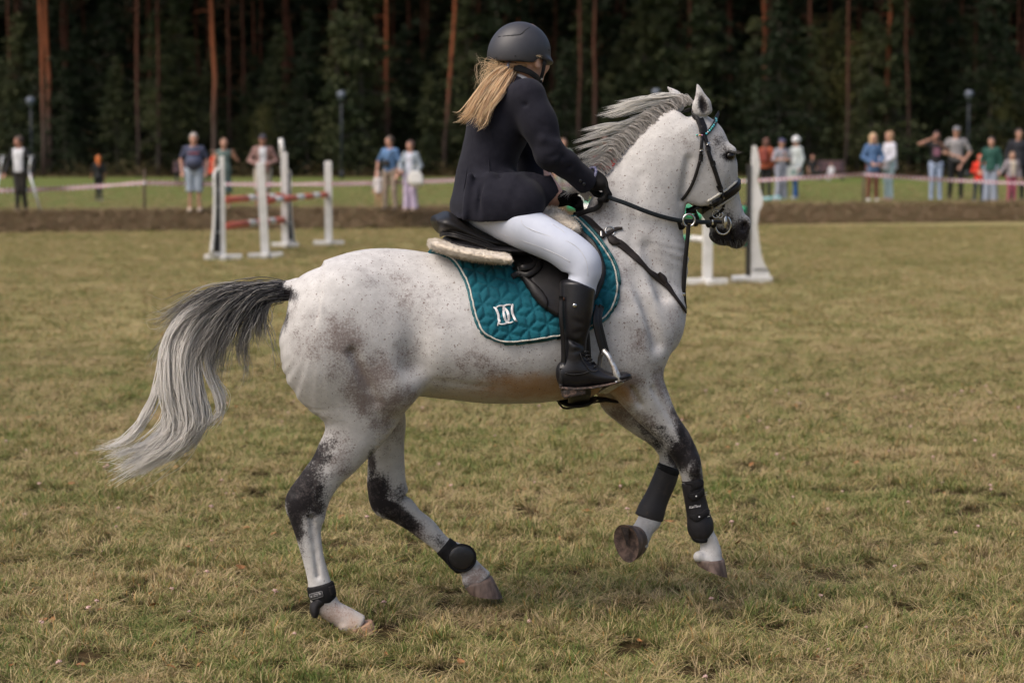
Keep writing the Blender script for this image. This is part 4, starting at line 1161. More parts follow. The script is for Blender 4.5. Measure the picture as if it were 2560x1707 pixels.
# ================================================================== TACK
M_leather = mat('black leather', (.008, .0075, .0075), (.014, .012, .012), 24, .42, .25, 160, spec=.28)
M_saddle = mat('saddle leather', (.009, .0085, .0085), (.016, .014, .014), 18, .40, .15, 200, spec=.3)
M_brown = mat('brown black leather', (.017, .0125, .011), (.026, .019, .016), 22, .5, .25, 150, spec=.25)
M_rubber = mat('rubber rein', (.008, .011, .013), (.013, .017, .019), 60, .6, .3, 220, spec=.25)
M_steel = mat('polished steel', (.62, .61, .59), (.50, .49, .47), 40, .25, metal=1.0)
M_worn = mat('worn steel', (.60, .59, .57), (.42, .36, .30), 60, .38, .2, 120, metal=.85, contrast=(.45, .62))
M_teal = mat('teal velvet', (.003, .078, .108), (.004, .100, .134), 14, .8, .25, 220, spec=.2, sheen=.10)
M_tealb = mat('teal binding', (.004, .080, .092), (.006, .10, .11), 30, .55)
M_cord = mat('cream cord', (.56, .54, .48), (.44, .42, .37), 200, .8, .4, 300)
M_white = mat('white embroidery', (.74, .72, .72), (.60, .58, .58), 300, .8, .5, 400)
M_fleece = mat('sheepskin', (.66, .58, .47), (.56, .48, .38), 60, .95, 1.0, 140, sheen=.6)
M_neo = mat('black neoprene', (.010, .0095, .010), (.016, .015, .016), 30, .8, .3, 200, spec=.2)
M_shell = mat('black boot shell', (.014, .013, .015), (.022, .020, .022), 18, .5, .15, 90, spec=.3)

def poly_resample(poly, h, closed=True, curve=True):
    P = np.array(poly, float)
    if curve:
        Q = catmull(np.concatenate([P[-1:], P, P[:2]]), 8)[8:-8] if closed else catmull(P, 8)
    else:
        Q = np.concatenate([P, P[:1]]) if closed else P
    d = np.concatenate([[0], np.cumsum(np.linalg.norm(np.diff(Q, axis=0), axis=1))])
    n = max(4, int(d[-1] / h)); s = np.linspace(0, d[-1], n, endpoint=not closed)
    return np.stack([np.interp(s, d, Q[:, i]) for i in range(2)], 1)

def patch(poly, off, thick, h=5.0, edge=8.0, disp=None, tree=None, smooth=8, curve=True, sink=.012, jit=0.0):
    """a padded panel lying on the horse: its outline in photo pixels, raised OFF, with a rounded edge and real thickness"""
    B = poly_resample(poly, h, curve=curve); n = len(B)
    lo, hi = B.min(0), B.max(0)
    gx, gy = np.meshgrid(np.arange(lo[0], hi[0], h), np.arange(lo[1], hi[1], h)); Gp = np.stack([gx.ravel(), gy.ravel()], 1)
    Gp[:, 0] += (np.round((Gp[:, 1] - lo[1]) / h) % 2) * h * .5
    # keep inner points a little off the outline
    def dist(Pt):
        A = B; C = np.roll(B, -1, 0); out = np.full(len(Pt), 1e9); ins = np.zeros(len(Pt), bool)
        for a, c in zip(A, C):
            ac = c - a; t = np.clip(((Pt - a) @ ac) / (ac @ ac + 1e-9), 0, 1); out = np.minimum(out, np.linalg.norm(Pt - a - t[:, None] * ac, axis=1))
            cr = ((a[1] > Pt[:, 1]) != (c[1] > Pt[:, 1])) & (Pt[:, 0] < (c[0] - a[0]) * (Pt[:, 1] - a[1]) / (c[1] - a[1] + 1e-12) + a[0]); ins ^= cr
        return out, ins
    d, ins = dist(Gp); Gp = Gp[ins & (d > h * .55)]
    pts = np.concatenate([B, Gp])
    r = geometry.delaunay_2d_cdt([Vector(p) for p in pts], [(i, (i + 1) % n) for i in range(n)], [], 1, 1e-5)
    vs = np.array([v[:] for v in r[0]]); T = np.array([f for f in r[2]])
    d, ins = dist(vs)
    H = [hit(x, y, 0, tree) for x, y in vs]; P = np.array([a for a, b in H]); N = np.array([b for a, b in H])
    e = np.concatenate([T[:, [0, 1]], T[:, [1, 2]], T[:, [2, 0]]]); i, j = e[:, 0], e[:, 1]; nv = len(vs)
    deg = np.maximum(np.bincount(i, minlength=nv) + np.bincount(j, minlength=nv), 1)[:, None]
    for it in range(smooth):
        for A in (P, N):
            S = np.stack([np.bincount(i, A[j, c], nv) + np.bincount(j, A[i, c], nv) for c in range(3)], 1) / deg
            A += .6 * (S - A) * np.where(d < h * .3, .3, 1)[:, None]
    N /= np.linalg.norm(N, axis=1)[:, None] + 1e-9
    f = np.sqrt(np.clip(1 - (1 - np.clip(d / edge, 0, 1)) ** 2, 0, 1))
    z = off + thick * f
    if disp is not None: z = z + disp(vs, d) * np.clip(d / edge, 0, 1)
    V = P + N * z[:, None]
    # make faces look outwards
    fn = np.cross(V[T[:, 1]] - V[T[:, 0]], V[T[:, 2]] - V[T[:, 0]]); flip = (fn * N[T[:, 0]]).sum(1) < 0
    T[flip] = T[flip][:, ::-1]
    bd = np.where(d < 1e-3)[0]
    # skirt down into the surface
    ec = {}
    for a, b in np.concatenate([T[:, [0, 1]], T[:, [1, 2]], T[:, [2, 0]]]).tolist():
        ec[(a, b)] = True
    be = [(a, b) for a, b in ec if (b, a) not in ec]
    mp = {}; sk = []
    for a, b in be:
        for q in (a, b):
            if q not in mp: mp[q] = nv + len(sk); sk.append(P[q] + N[q] * (off - sink))
    Q = np.array([[b, a, mp[a], mp[b]] for a, b in be])
    return np.concatenate([V, np.array(sk)]), [T, Q], vs

def tree_of(V, F):
    return BVHTree.FromPolygons([tuple(v) for v in V], [tuple(q) for f in F for q in f.tolist()])

# ------------------------------------------------------------------ saddle pad
def quilt(P, d):
    s = 28.0; a = R(-14); c, sn = math.cos(a), math.sin(a)
    x = (P[:, 0] - 1280) * c + (P[:, 1] - 760) * sn; y = -(P[:, 0] - 1280) * sn + (P[:, 1] - 760) * c
    q = (math.sqrt(3) / 3 * x - y / 3) / s; r = (2 / 3 * y) / s; cx, cz = q, r; cy = -cx - cz
    rx, ry, rz = np.round(cx), np.round(cy), np.round(cz); dx, dy, dz = abs(rx - cx), abs(ry - cy), abs(rz - cz)
    rx = np.where((dx > dy) & (dx > dz), -ry - rz, rx); rz = np.where((dz >= dx) & (dz >= dy), -rx - ry, rz)
    hx = s * math.sqrt(3) * (rx + rz / 2); hy = s * 1.5 * rz; lx, ly = x - hx, y - hy
    D = np.full(len(x), 1e9)
    for k in range(3):
        t = k * math.pi / 3; D = np.minimum(D, s * math.sqrt(3) / 2 - abs(lx * math.cos(t) + ly * math.sin(t)))
        t = math.pi / 2 + k * 2 * math.pi / 3; ux, uy = math.cos(t), math.sin(t); al = np.clip(lx * ux + ly * uy, 0, s); D = np.minimum(D, np.hypot(lx - al * ux, ly - al * uy))
    return .0115 * (1 - np.exp(-(D / 3.4) ** 1.1)) - .0080

pad_px = [(1070, 622), (1100, 640), (1128, 654), (1150, 684), (1166, 722), (1178, 774), (1190, 812), (1206, 838), (1241, 858), (1280, 863), (1341, 856), (1406, 846), (1450, 836), (1494, 814), (1528, 787), (1546, 750), (1552, 710), (1542, 660), (1512, 610), (1476, 566), (1438, 532), (1415, 524), (1400, 545), (1340, 590), (1260, 625), (1180, 634), (1110, 622)]
pad = hroot('saddle_pad', 'teal quilted velvet saddle pad with cream piping and a white double D monogram', 'saddle pad', (0, -.3, 1.0))
pv, pf, pvs = patch(pad_px, .006, .011, 3.4, 7, quilt, smooth=10)
hpart('panel', pv, pf, M_teal, pad)
PADT = tree_of(pv, pf)
# the pad's other flap, over the far side of the back
pv2 = pv * np.array([1, -1, 1]); hpart('panel', pv2, [f[:, ::-1] for f in pf], M_teal, pad)
def inset(px, k):
    P = poly_resample(px, 6); t = np.roll(P, -1, 0) - np.roll(P, 1, 0); nrm = np.stack([-t[:, 1], t[:, 0]], 1); nrm /= np.linalg.norm(nrm, axis=1)[:, None]
    return P, nrm, k
P_, n_, _k = inset(pad_px, 7)
cen = np.array([1330, 730.])
sgn = np.sign(((cen - P_) * n_).sum(1)).mean(); sgn = 1 if sgn > 0 else -1
vis = [i for i, p in enumerate(P_)]
# run of the outline one sees: from the back tip round the bottom and up the front
i0 = int(np.argmin(np.linalg.norm(P_ - np.array([1072, 624]), axis=1))); i1 = int(np.argmin(np.linalg.norm(P_ - np.array([1415, 526]), axis=1)))
seq = [(i0 + k) % len(P_) for k in range((i1 - i0) % len(P_) + 1)]
cordpx = P_[seq] + sgn * n_[seq] * 8.5
bindpx = P_[seq] + sgn * n_[seq] * 2.5
cp = np.array([hit(x, y, .0015, PADT)[0] for x, y in cordpx]); hpart('piping', *tube(cp, .0034, 6, 1), M_cord, pad)
H_ = [hit(x, y, .0, PADT) for x, y in bindpx]; hpart('binding', *tube(np.array([a for a, b in H_]), .0055, 6), M_tealb, pad)
z0 = (1220, 740); zf = 100 / 1568.
strokes = [
    ([(225, 450), (300, 490), (350, 570), (385, 740), (430, 900), (455, 1010), (425, 1090), (380, 1155)], [2.0, 4.6, 5.6, 5.6, 5.6, 5.6, 4.4, 2.0]),
    ([(330, 470), (420, 410), (530, 400), (640, 450), (730, 580), (785, 740), (790, 900), (755, 1030), (660, 1100), (540, 1115), (450, 1090)], [3, 3.6, 4.0, 5.0, 6.2, 6.2, 6.0, 5.0, 4.0, 3.4, 3]),
    ([(990, 315), (940, 370), (925, 440), (950, 590), (1000, 790), (1035, 930), (1080, 980), (1155, 1000)], [2.0, 4.4, 5.6, 5.6, 5.6, 5.6, 4.6, 2.0]),
    ([(930, 385), (840, 360), (740, 365), (640, 400), (590, 480), (590, 600), (630, 780), (710, 960), (800, 1045), (900, 1050), (980, 1010)], [3, 3.4, 4.0, 4.6, 5.6, 6.0, 6.0, 5.4, 4.0, 3.4, 3])]
PXM = 637.0
for st_, wd in strokes:
    px = [(z0[0] + a * zf, z0[1] + b * zf) for a, b in st_]
    H_ = [hit(x, y, .0035, PADT) for x, y in px]
    hpart('monogram', *strap([a for a, b in H_], [np.array([0, -1, .1])] * len(H_), np.array(wd) / PXM, .0028, 5), M_white, pad)

# ------------------------------------------------------------------ sheepskin half pad
fle = hroot('half_pad', 'cream sheepskin half pad showing behind and in front of the saddle', 'half pad', (0, -.2, 1.3))
ff = Field(HP(1040, 680, .4) - np.array([0, .15, .02]), HP(1470, 500, -.3) + np.array([0.05, .1, .05]), .007)
ff.add(chain([(1074, 598, 1080, 620, .06, .10), (1096, 598, 1101, 630, .07, .128), (1130, 606, 1131, 639, .08, .155), (1180, 616, 1180, 650, .09, .182), (1235, 625, 1235, 656, .10, .198), (1262, 630, 1264, 656, .11, .204)], cap=(.4, .3)))
ff.add(chain([(1362, 520, 1350, 570, .04, .10), (1385, 520, 1395, 585, .05, .12), (1412, 538, 1425, 600, .06, .14), (1428, 552, 1440, 590, .06, .13)], cap=(.5, .3)), k=.02)
ff.wobble(.0018, 60, 3).wobble(.0022, 190, 4)
fv, fq = ff.mesh(1)
hpart('fleece', fv, fq, M_fleece, fle)
sel = rng.choice(len(fv), 9000); fpts = fv[sel]; cc_ = fv.mean(0)
nr_ = np.array(fpts - cc_); nr_[:, 0] *= .2; nr_ /= np.linalg.norm(nr_, axis=1)[:, None]
fp = np.stack([fpts - nr_ * .002, fpts + nr_ * .004 + rng.normal(size=fpts.shape) * .0025, fpts + nr_ * .006 + rng.normal(size=fpts.shape) * .0045], 1)
put(hpart('wool', *strands(fp, .0007), M_fleece, fle), kind='stuff')

# ------------------------------------------------------------------ saddle
sad = hroot('saddle', 'black leather jumping saddle with a high cantle under the rider', 'saddle', (0, -.2, 1.3))
sf = Field(HP(1060, 680, .35) - np.array([0, .05, .02]), HP(1460, 490, -.35) + np.array([.05, .05, .05]), .006)
sf.add(chain([(1082, 534, 1090, 564, .0, .13), (1096, 525, 1104, 584, .0, .16), (1122, 529, 1124, 594, .0, .168), (1165, 552, 1160, 606, .0, .165), (1225, 580, 1215, 622, .02, .15), (1300, 585, 1290, 630, .02, .13), (1375, 555, 1365, 605, .01, .115), (1412, 540, 1410, 590, .0, .10), (1428, 556, 1430, 590, .0, .07)], cap=(.4, .5)))
sf.add(capsule(HP(1250, 540, 0), HP(1330, 530, 0), .03, .03), k=.06, op='s')
hpart('seat', *sf.mesh(4), M_saddle, sad)
pf_ = Field(HP(1080, 690, .4) - np.array([0, .05, .0]), HP(1420, 560, -.35) + np.array([.05, .05, .05]), .006)
pf_.add(chain([(1116, 588, 1122, 616, .0, .15), (1140, 590, 1144, 628, .0, .185), (1190, 600, 1192, 632, .0, .20), (1245, 606, 1248, 632, .0, .21), (1300, 600, 1300, 640, .0, .21), (1380, 580, 1380, 620, .0, .19)], cap=(.6, .3)))
hpart('panel', *pf_.mesh(3), M_shell, sad)
for dy, w0 in ((0, .150), (6, .165), (11, .178)):
    lp_ = [HP(1101, 579 + dy, .08), HP(1110, 576 + dy, .12), HP(1135, 580 + dy, w0), HP(1175, 592 + dy, w0 + .012), HP(1215, 606 + dy, w0 + .02), HP(1250, 622 + dy, w0 + .03)]
    hpart('welt', *tube(lp_, .0048, 6, 4), M_leather, sad)
flap_px = [(1236, 612), (1262, 640), (1290, 690), (1312, 730), (1345, 772), (1380, 798), (1410, 804), (1450, 786), (1484, 764), (1506, 730), (1516, 700), (1518, 668), (1504, 622), (1478, 588), (1440, 560), (1395, 548), (1330, 566), (1270, 590)]
fl_v, fl_f, _ = patch(flap_px, .026, .012, 6, 8, lambda P, d: .003 * np.exp(-((d - 13) / 3.5) ** 2) - .002 * np.exp(-((d - 20) / 2.5) ** 2), sink=.03, smooth=14)
hpart('flap', fl_v, fl_f, M_saddle, sad)
FLT = tree_of(fl_v, fl_f)
hpart('flap', fl_v * np.array([1, -1, 1]), [f[:, ::-1] for f in fl_f], M_saddle, sad)
kb_v, kb_f, _ = patch([(1302, 686), (1322, 694), (1350, 716), (1371, 745), (1373, 772), (1366, 777), (1345, 760), (1322, 728)], .0005, .010, 4, 10, tree=FLT, sink=.006)
hpart('thigh_block', kb_v, kb_f, M_leather, sad)
for px, wd in (([(1330, 640), (1345, 655), (1345, 672), (1318, 690), (1295, 700), (1279, 708)], .022), ([(1260, 640), (1280, 660), (1300, 672), (1330, 668), (1350, 650)], .024), ([(1296, 668), (1304, 688)], .012)):
    H_ = [hit(x, y, .006, FLT) for x, y in px]
    H_ = [(a, b) if abs(a[1]) > .05 else (hit(x, y, .035)) for (a, b), (x, y) in zip(H_, px)]
    hpart('girth_strap', *strap([a for a, b in H_], [np.array([0, -1, .25])] * len(H_), wd, .006), M_leather, sad)
# girth with its stud guard under the chest
gp, gn = [], []
for X, Y in ((1440, 800), (1445, 850), (1448, 900), (1449, 940), (1448, 975), (1446, 992)):
    a, b = hit(X, Y, .008); gp.append(a); gn.append(b)
gp2 = [p * np.array([1, -1, 1]) for p in gp[::-1]]; gn2 = [p * np.array([1, -1, 1]) for p in gn[::-1]]
bt = HP(1446, 1004, 0) + np.array([0, 0, -.008])
girth = hroot('girth', 'black girth passing under the belly behind the forelegs', 'girth', (0, 0, .95))
hpart('band', *strap(gp + [bt] + gp2, gn + [np.array([0, 0, -1])] + gn2, .085, .014, 4), M_leather, girth)
gg = Field(HP(1385, 1030, .2) - np.array([0, 0, .03]), HP(1550, 975, -.2), .006)
gg.add(chain([(1392, 1000, 1394, 1006, .0, .05), (1420, 1000, 1424, 1016, .0, .10), (1455, 992, 1458, 1013, .0, .11), (1480, 985, 1484, 1000, .0, .08)], cap=(.6, .6)))
gg.add(chain([(1470, 986, 1472, 996, .0, .03), (1510, 992, 1512, 1004, .02, .035), (1542, 1000, 1544, 1008, .03, .03)], cap=(.5, .5)), k=.01)
hpart('stud_guard', *gg.mesh(2), M_leather, girth)
hpart('guard_strap', *tube([HP(1396, 1006, .02), HP(1408, 1019, .03), (HP(1425, 1020, .03)), HP(1455, 1013, .04), HP(1490, 1005, .04), HP(1530, 1001, .04)], .004, 6, 4), M_leather, girth)
for x in (1411, 1418):
    hpart('guard_ring', *tube([HP(x, 1010, .03), HP(x + 2, 1017, .03)], .0025, 5), M_steel, girth)

# ------------------------------------------------------------------ stirrup
stw = .345
st = hroot('stirrup', 'steel stirrup on a black leather round the near boot', 'stirrup', HP(1510, 880, stw))
lp_ = [hit(1484, 770, .05)[0], HP(1488, 800, .34), HP(1496, 840, stw), HP(1508, 884, stw)]
hpart('stirrup_leather', *strap(lp_, [np.array([.3, -1, .0])] * 4, [.024, .024, .024, .022], .007), M_leather, st)
lp2 = [p + np.array([.016, .012, 0]) for p in lp_]
hpart('stirrup_leather', *strap(lp2, [np.array([.3, -1, .0])] * 4, [.022, .022, .022, .02], .007), M_leather, st)
A_ = [HP(1508, 876, stw), HP(1521, 890, stw + .018), HP(1533, 914, stw + .030), HP(1541, 935, stw + .036), HP(1548, 954, stw + .036)]
hpart('iron_arm', *tube(A_, [.011, .010, .0105, .013, .014], 8, 4), M_worn, st)
B_ = [HP(1508, 876, stw), HP(1501, 892, stw - .03), HP(1499, 915, stw - .045), HP(1500, 945, stw - .05), HP(1509, 978, stw - .05)]
hpart('iron_arm', *tube(B_, [.011, .009, .009, .010, .012], 8, 4), M_worn, st)
t0, t1 = HP(1548, 955, stw + .036), HP(1508, 980, stw - .05)
ux = (t1 - t0); L_ = np.linalg.norm(ux); ux /= L_; fw = np.array([1, .0, .12]); fw -= ux * (fw @ ux); fw /= np.linalg.norm(fw); up = np.cross(ux, fw)
c_ = (t0 + t1) / 2
hpart('tread', *bx(c_, (L_ + .012, .038, .012), M=np.array([ux, fw, up]), bev=.004), M_worn, st)
hpart('tread_pad', *bx(c_ - up * .008, (L_ * .72, .026, .010), M=np.array([ux, fw, up]), bev=.003), M_rubber, st)

# ------------------------------------------------------------------ bridle
bri = hroot('bridle', 'black leather bridle with a turquoise beaded browband and white padded noseband', 'bridle', HP(1760, 400, 0))
def lay(name, px, width, th=.004, m=M_leather, off=.003, root=bri, n=None, wrap=None, parent=None):
    P, N = lie(px, off)
    P, N = list(P), list(N)
    if wrap is not None:
        for x, y, w, nrm in wrap:
            P.append(HP(x, y, w)); N.append(np.array(nrm, float))
    return hpart(name, *strap(P, N, np.array(width) if isinstance(width, list) else width, th), m, root, parent)
lay('crownpiece', [(1713, 272), (1722, 274), (1734, 286), (1746, 302), (1754, 318)], .018, .006, wrap=None)
lay('crownpiece', [(1748, 300), (1755, 318), (1757, 334)], .034, .006)
cheek = lay('cheekpiece', [(1758, 334), (1765, 358), (1771, 384), (1780, 410), (1789, 436), (1797, 462), (1803, 486)], .0165, .006)
lay('keeper', [(1768, 368), (1769, 378)], .022, .008, M_leather)
lay('buckle', [(1766, 358), (1768, 362)], .019, .009, M_steel)
lay('keeper', [(1779, 404), (1782, 414)], .021, .009)
lay('keeper', [(1795, 462), (1800, 474)], .022, .009)
lay('throatlash', [(1755, 336), (1753, 356), (1752, 376), (1750, 396), (1745, 416), (1738, 440), (1728, 466), (1716, 486), (1703, 500)], .012, .005)
lay('buckle', [(1752, 373), (1752, 377)], .016, .009, M_steel)
lay('keeper', [(1752, 386), (1750, 404)], .017, .007)
brow_px = [(1764, 336), (1774, 326), (1784, 312), (1792, 298), (1797, 288)]
lay('browband', brow_px, .015, .004, wrap=[(1797, 282, -.03, (1, 0, .4))])
M_bead = [mat('turquoise bead', (.02, .34, .42), (.03, .45, .52), 30, .15, coat=1), mat('dark bead', (.01, .05, .07), (.02, .09, .10), 30, .15, coat=1), mat('silver bead', (.6, .6, .6), (.5, .5, .5), 30, .15, metal=.8), mat('green bead', (.02, .28, .22), (.02, .30, .25), 30, .15, coat=1)]
bq = np.array(brow_px, float)
bs = poly_resample([tuple(q) for q in brow_px], 4.8, closed=False)
for i, (x, y) in enumerate(bs):
    c = hit(x, y, .009)[0]
    e = Field(c - .008, c + .008, .0011).add(ellip(c, (.0046, .0046, .0046)))
    hpart('bead', *e.mesh(0), M_bead[2] if i == 1 else M_bead[(0, 1, 0, 3, 0, 0, 1)[i % 7]], bri)
for i, (x, y, m_) in enumerate(((1741, 339, M_bead[3]), (1748, 340, mat('gold bead', (.6, .35, .1), None, 30, .3)), (1752, 340, mat('pink bead', (.5, .2, .35), None, 30, .3)))):
    c = hit(x, y, .006)[0]; e = Field(c - .008, c + .008, .0012).add(ellip(c, (.0048, .004, .004))); hpart('bead', *e.mesh(0), m_, bri)
# noseband: a broad padded band with white rolled edges, then the flash strap and chin strap
nb = [(1773, 514), (1786, 506), (1803, 495), (1820, 484), (1833, 474), (1842, 466)]
lay('noseband', nb, .036, .010, M_leather, wrap=[(1846, 459, -.075, (1, .1, .1)), (1842, 456, -.11, (.7, .7, 0))])
for sgn_ in (-1, 1):
    e = [(x - sgn_ * 5.5 + (0 if sgn_ > 0 else 0), y - sgn_ * 11) for x, y in nb]
    P, N = lie(e, .005); P = list(P)
    P.append(HP(1843 if sgn_ > 0 else 1849, 449 if sgn_ > 0 else 469, -.075))
    hpart('white_edge', *tube(P, .0052, 7, 4), M_cord, bri)
lay('noseband_strap', [(1778, 512), (1764, 520), (1752, 528), (1742, 532), (1732, 531)], .024, .007)
lay('buckle', [(1776, 506), (1782, 518)], .007, .013, M_steel)
lay('buckle', [(1800, 492), (1805, 488)], .020, .014, M_steel)
cs = [HP(1742, 528, .03), HP(1730, 526, .02), HP(1722, 522, .0), HP(1724, 530, -.04)]
hpart('chin_strap', *strap(cs, [np.array([-.3, -.5, -1])] * 4, .022, .01), M_leather, bri)
lay('cheek_loop', [(1803, 486), (1806, 502), (1808, 516)], .012, .006)
def ring(c, r, tr, nrm, name='ring', m=M_steel, root=bri, sy=1.0, parent=None):
    nrm = np.array(nrm, float); nrm /= np.linalg.norm(nrm); u = np.cross(nrm, [0, 0, 1.0]); u /= np.linalg.norm(u); w = np.cross(nrm, u)
    a = np.linspace(0, 2 * math.pi, 25)
    return hpart(name, *tube(c + r * (np.cos(a)[:, None] * u + sy * np.sin(a)[:, None] * w), tr, 7, cap=False), m, root, parent)
bc = hit(1804, 556, .012)[0]
ring(bc, .030, .0042, (-.25, -1, 0), 'bit_ring', sy=1.25)
hpart('bit', *tube([HP(1813, 540, .02), HP(1813, 556, .02), HP(1812, 570, .02)], [.006, .009, .006], 8, 3), M_steel, bri)
ring(hit(1799, 535, .008)[0], .012, .003, (-.25, -1, 0), 'link')
ring(hit(1790, 533, .008)[0], .014, .003, (-.25, -1, 0), 'link')
lay('flash_strap', [(1808, 520), (1798, 530), (1786, 540), (1776, 545)], .012, .006)
fj = [HP(1765, 553, .01), HP(1770, 566, .0), HP(1778, 562, .0), HP(1784, 568, -.01), HP(1790, 557, .01)]
hpart('flash_end', *strap(fj, [np.array([0, -1, .2])] * 5, .012, .006), M_leather, bri)
hpart('flash_end', *strap([HP(1738, 535, .04), HP(1742, 552, .03), HP(1736, 566, .02)], [np.array([0, -1, .1])] * 3, [.018, .02, .008], .006), M_leather, bri)

# ------------------------------------------------------------------ reins, martingale, breastplate
rein = hroot('rein', 'black rubber covered rein running from the gloved hand to the bit', 'rein', HP(1600, 520, .12))
rp = [HP(1503, 486, .13), HP(1530, 497, .14), HP(1565, 509, .145), HP(1610, 527, .145), HP(1655, 542, .13), HP(1700, 552, .10), HP(1745, 555, .07), HP(1775, 556, .05)]
hpart('strap', *strap(rp, [np.array([.1, -1, .15])] * len(rp), .0165, .006), M_rubber, rein)
rp = [HP(1770, 556, .05), HP(1785, 555, .03), HP(1803, 556, .015)]
hpart('strap_end', *strap(rp, [np.array([.1, -1, .15])] * 3, .014, .009), M_leather, rein)
hpart('buckle', *bx(HP(1781, 556, .045), (.007, .012, .02), bev=.002), M_steel, rein)
rp2 = [HP(1500, 500, .10), HP(1500, 512, .09), HP(1488, 522, .085), HP(1468, 528, .07), HP(1448, 535, .05), HP(1440, 538, .03)]
hpart('loop', *strap(rp2, [np.array([.2, -1, .2])] * 6, .020, .006), M_leather, rein)
ring(HP(1722, 551, .10), .0235, .0045, (.1, -1, .0), 'martingale_ring', root=rein)
hpart('rein_stop', *strap([HP(1694, 552, .08), HP(1700, 568, .07), HP(1712, 562, .07), HP(1716, 553, .08)], [np.array([0, -1, .1])] * 4, [.01, .022, .016, .01], .008), M_leather, rein)
hpart('rein_stop', *strap([HP(1730, 548, .06), HP(1738, 562, .06), HP(1744, 552, .06)], [np.array([0, -1, .1])] * 3, [.012, .018, .010], .008), M_leather, rein)
brp = hroot('breastplate', 'brown black leather breastplate crossing the shoulder to a hanging martingale strap', 'breastplate', HP(1600, 650, .2))
def blay(name, px, width, th=.005, m=M_brown, off=.004, wrap=None): return lay(name, px, width, th, m, off, root=brp, wrap=wrap)
blay('shoulder_strap', [(1440, 536), (1452, 540), (1470, 552), (1490, 572), (1508, 588), (1514, 592)], [.016, .020, .027, .030, .028, .024], .006)
ring(hit(1524, 582, .008)[0], .018, .0036, (0.1, -1, .35), 'ring', root=brp)
blay('neck_strap', [(1522, 590), (1534, 602), (1552, 612), (1572, 630), (1592, 648), (1606, 662), (1622, 680), (1648, 698), (1668, 716), (1682, 736), (1696, 756), (1706, 770), (1712, 780)], [.012, .026, .030, .031, .026, .020, .022, .026, .022, .016, .015, .016, .016], .005)
blay('end_tab', [(1522, 592), (1534, 604), (1550, 608)], [.020, .036, .012], .010)
blay('end_tab', [(1646, 682), (1658, 698), (1664, 712)], [.012, .024, .010], .009)
blay('saddle_strap', [(1420, 562), (1450, 562), (1478, 570), (1502, 580)], .015, .005)
blay('saddle_strap', [(1424, 568), (1450, 580), (1474, 588), (1500, 590), (1524, 584), (1540, 574), (1556, 572)], [.014, .015, .016, .017, .016, .015, .010], .006)
blay('buckle', [(1502, 582), (1503, 597)], .009, .012, M_steel)
blay('keeper', [(1506, 582), (1507, 597)], .008, .012)
mp2 = [HP(1721, 560, .10), HP(1719, 590, .10), HP(1715, 630, .10), HP(1710, 690, .10), HP(1709, 735, .10), HP(1712, 772, .085)]
hpart('martingale_strap', *strap(mp2, [np.array([.1, -1, 0])] * 6, .016, .006), M_leather, brp)
hpart('buckle', *bx(HP(1707, 736, .11), (.018, .010, .013), bev=.002), M_steel, brp)

# ------------------------------------------------------------------ leg boots
def leg_sleeve(st, cap=(.12, .12), h=.0045, it=3):
    P = np.array([HP(r[0], r[1], r[4]) for r in st] + [HP(r[2], r[3], r[4]) for r in st]); b = max(r[5] for r in st)
    f = Field(P.min(0) - np.array([.03, b + .03, .03]), P.max(0) + np.array([.03, b + .03, .03]), h)
    f.add(chain(st, cap=cap)); return f
# fore tendon boot, the one in plain view
tb1 = hroot('tendon_boot', 'black tendon boot with two studded straps and a maker name on the leading foreleg', 'leg boot', HP(1740, 1280, .13), group='leg boots')
f = leg_sleeve([(1704, 1206, 1756, 1203, .13, .043), (1707, 1228, 1760, 1224, .13, .041), (1713, 1262, 1768, 1256, .13, .038), (1717, 1290, 1775, 1284, .13, .041), (1718, 1315, 1783, 1305, .13, .047), (1722, 1334, 1783, 1325, .13, .047), (1731, 1346, 1777, 1342, .13, .040)])
BV_, BQ_ = f.mesh(3); hpart('shell', BV_, BQ_, M_shell, tb1); TBT = tree_of(BV_, [BQ_])
f = leg_sleeve([(1702, 1203, 1757, 1201, .13, .045), (1704, 1214, 1758, 1210, .13, .046), (1708, 1226, 1736, 1222, .13, .040)], cap=(.4, .4)); hpart('lining', *f.mesh(2), M_neo, tb1)
f = leg_sleeve([(1728, 1344, 1776, 1343, .13, .041), (1732, 1350, 1772, 1349, .13, .040)], cap=(.3, .3)); hpart('lining', *f.mesh(2), M_neo, tb1)
for px, wd in (([(1720, 1237), (1732, 1242), (1746, 1238), (1758, 1229), (1764, 1228)], [.012, .030, .024, .026, .026]), ([(1726, 1290), (1740, 1294), (1754, 1288), (1766, 1280), (1772, 1282)], [.012, .030, .024, .026, .026])):
    H_ = [hit(x, y, .0015, TBT) for x, y in px]
    o = hpart('strap', *strap([a for a, b in H_], [b for a, b in H_], np.array(wd), .0045), M_neo, tb1)
    sx, sy = px[1][0] + 8, px[1][1] - 3
    c = hit(sx, sy, .006, TBT)[0]; e = Field(c - .006, c + .006, .001).add(ellip(c, (.0034, .0034, .0034))); hpart('stud', *e.mesh(0), M_white, tb1, o)
    for k in (0, 1, 2):
        a, b = hit(px[-1][0] - 2, px[-1][1] - 2 + k * 5.5, .005, TBT); hpart('stripe', *strap([a - np.array([.006, 0, .001]), a + np.array([.003, .004, .001])], [b, b], .0022, .003), M_cord, tb1, o)
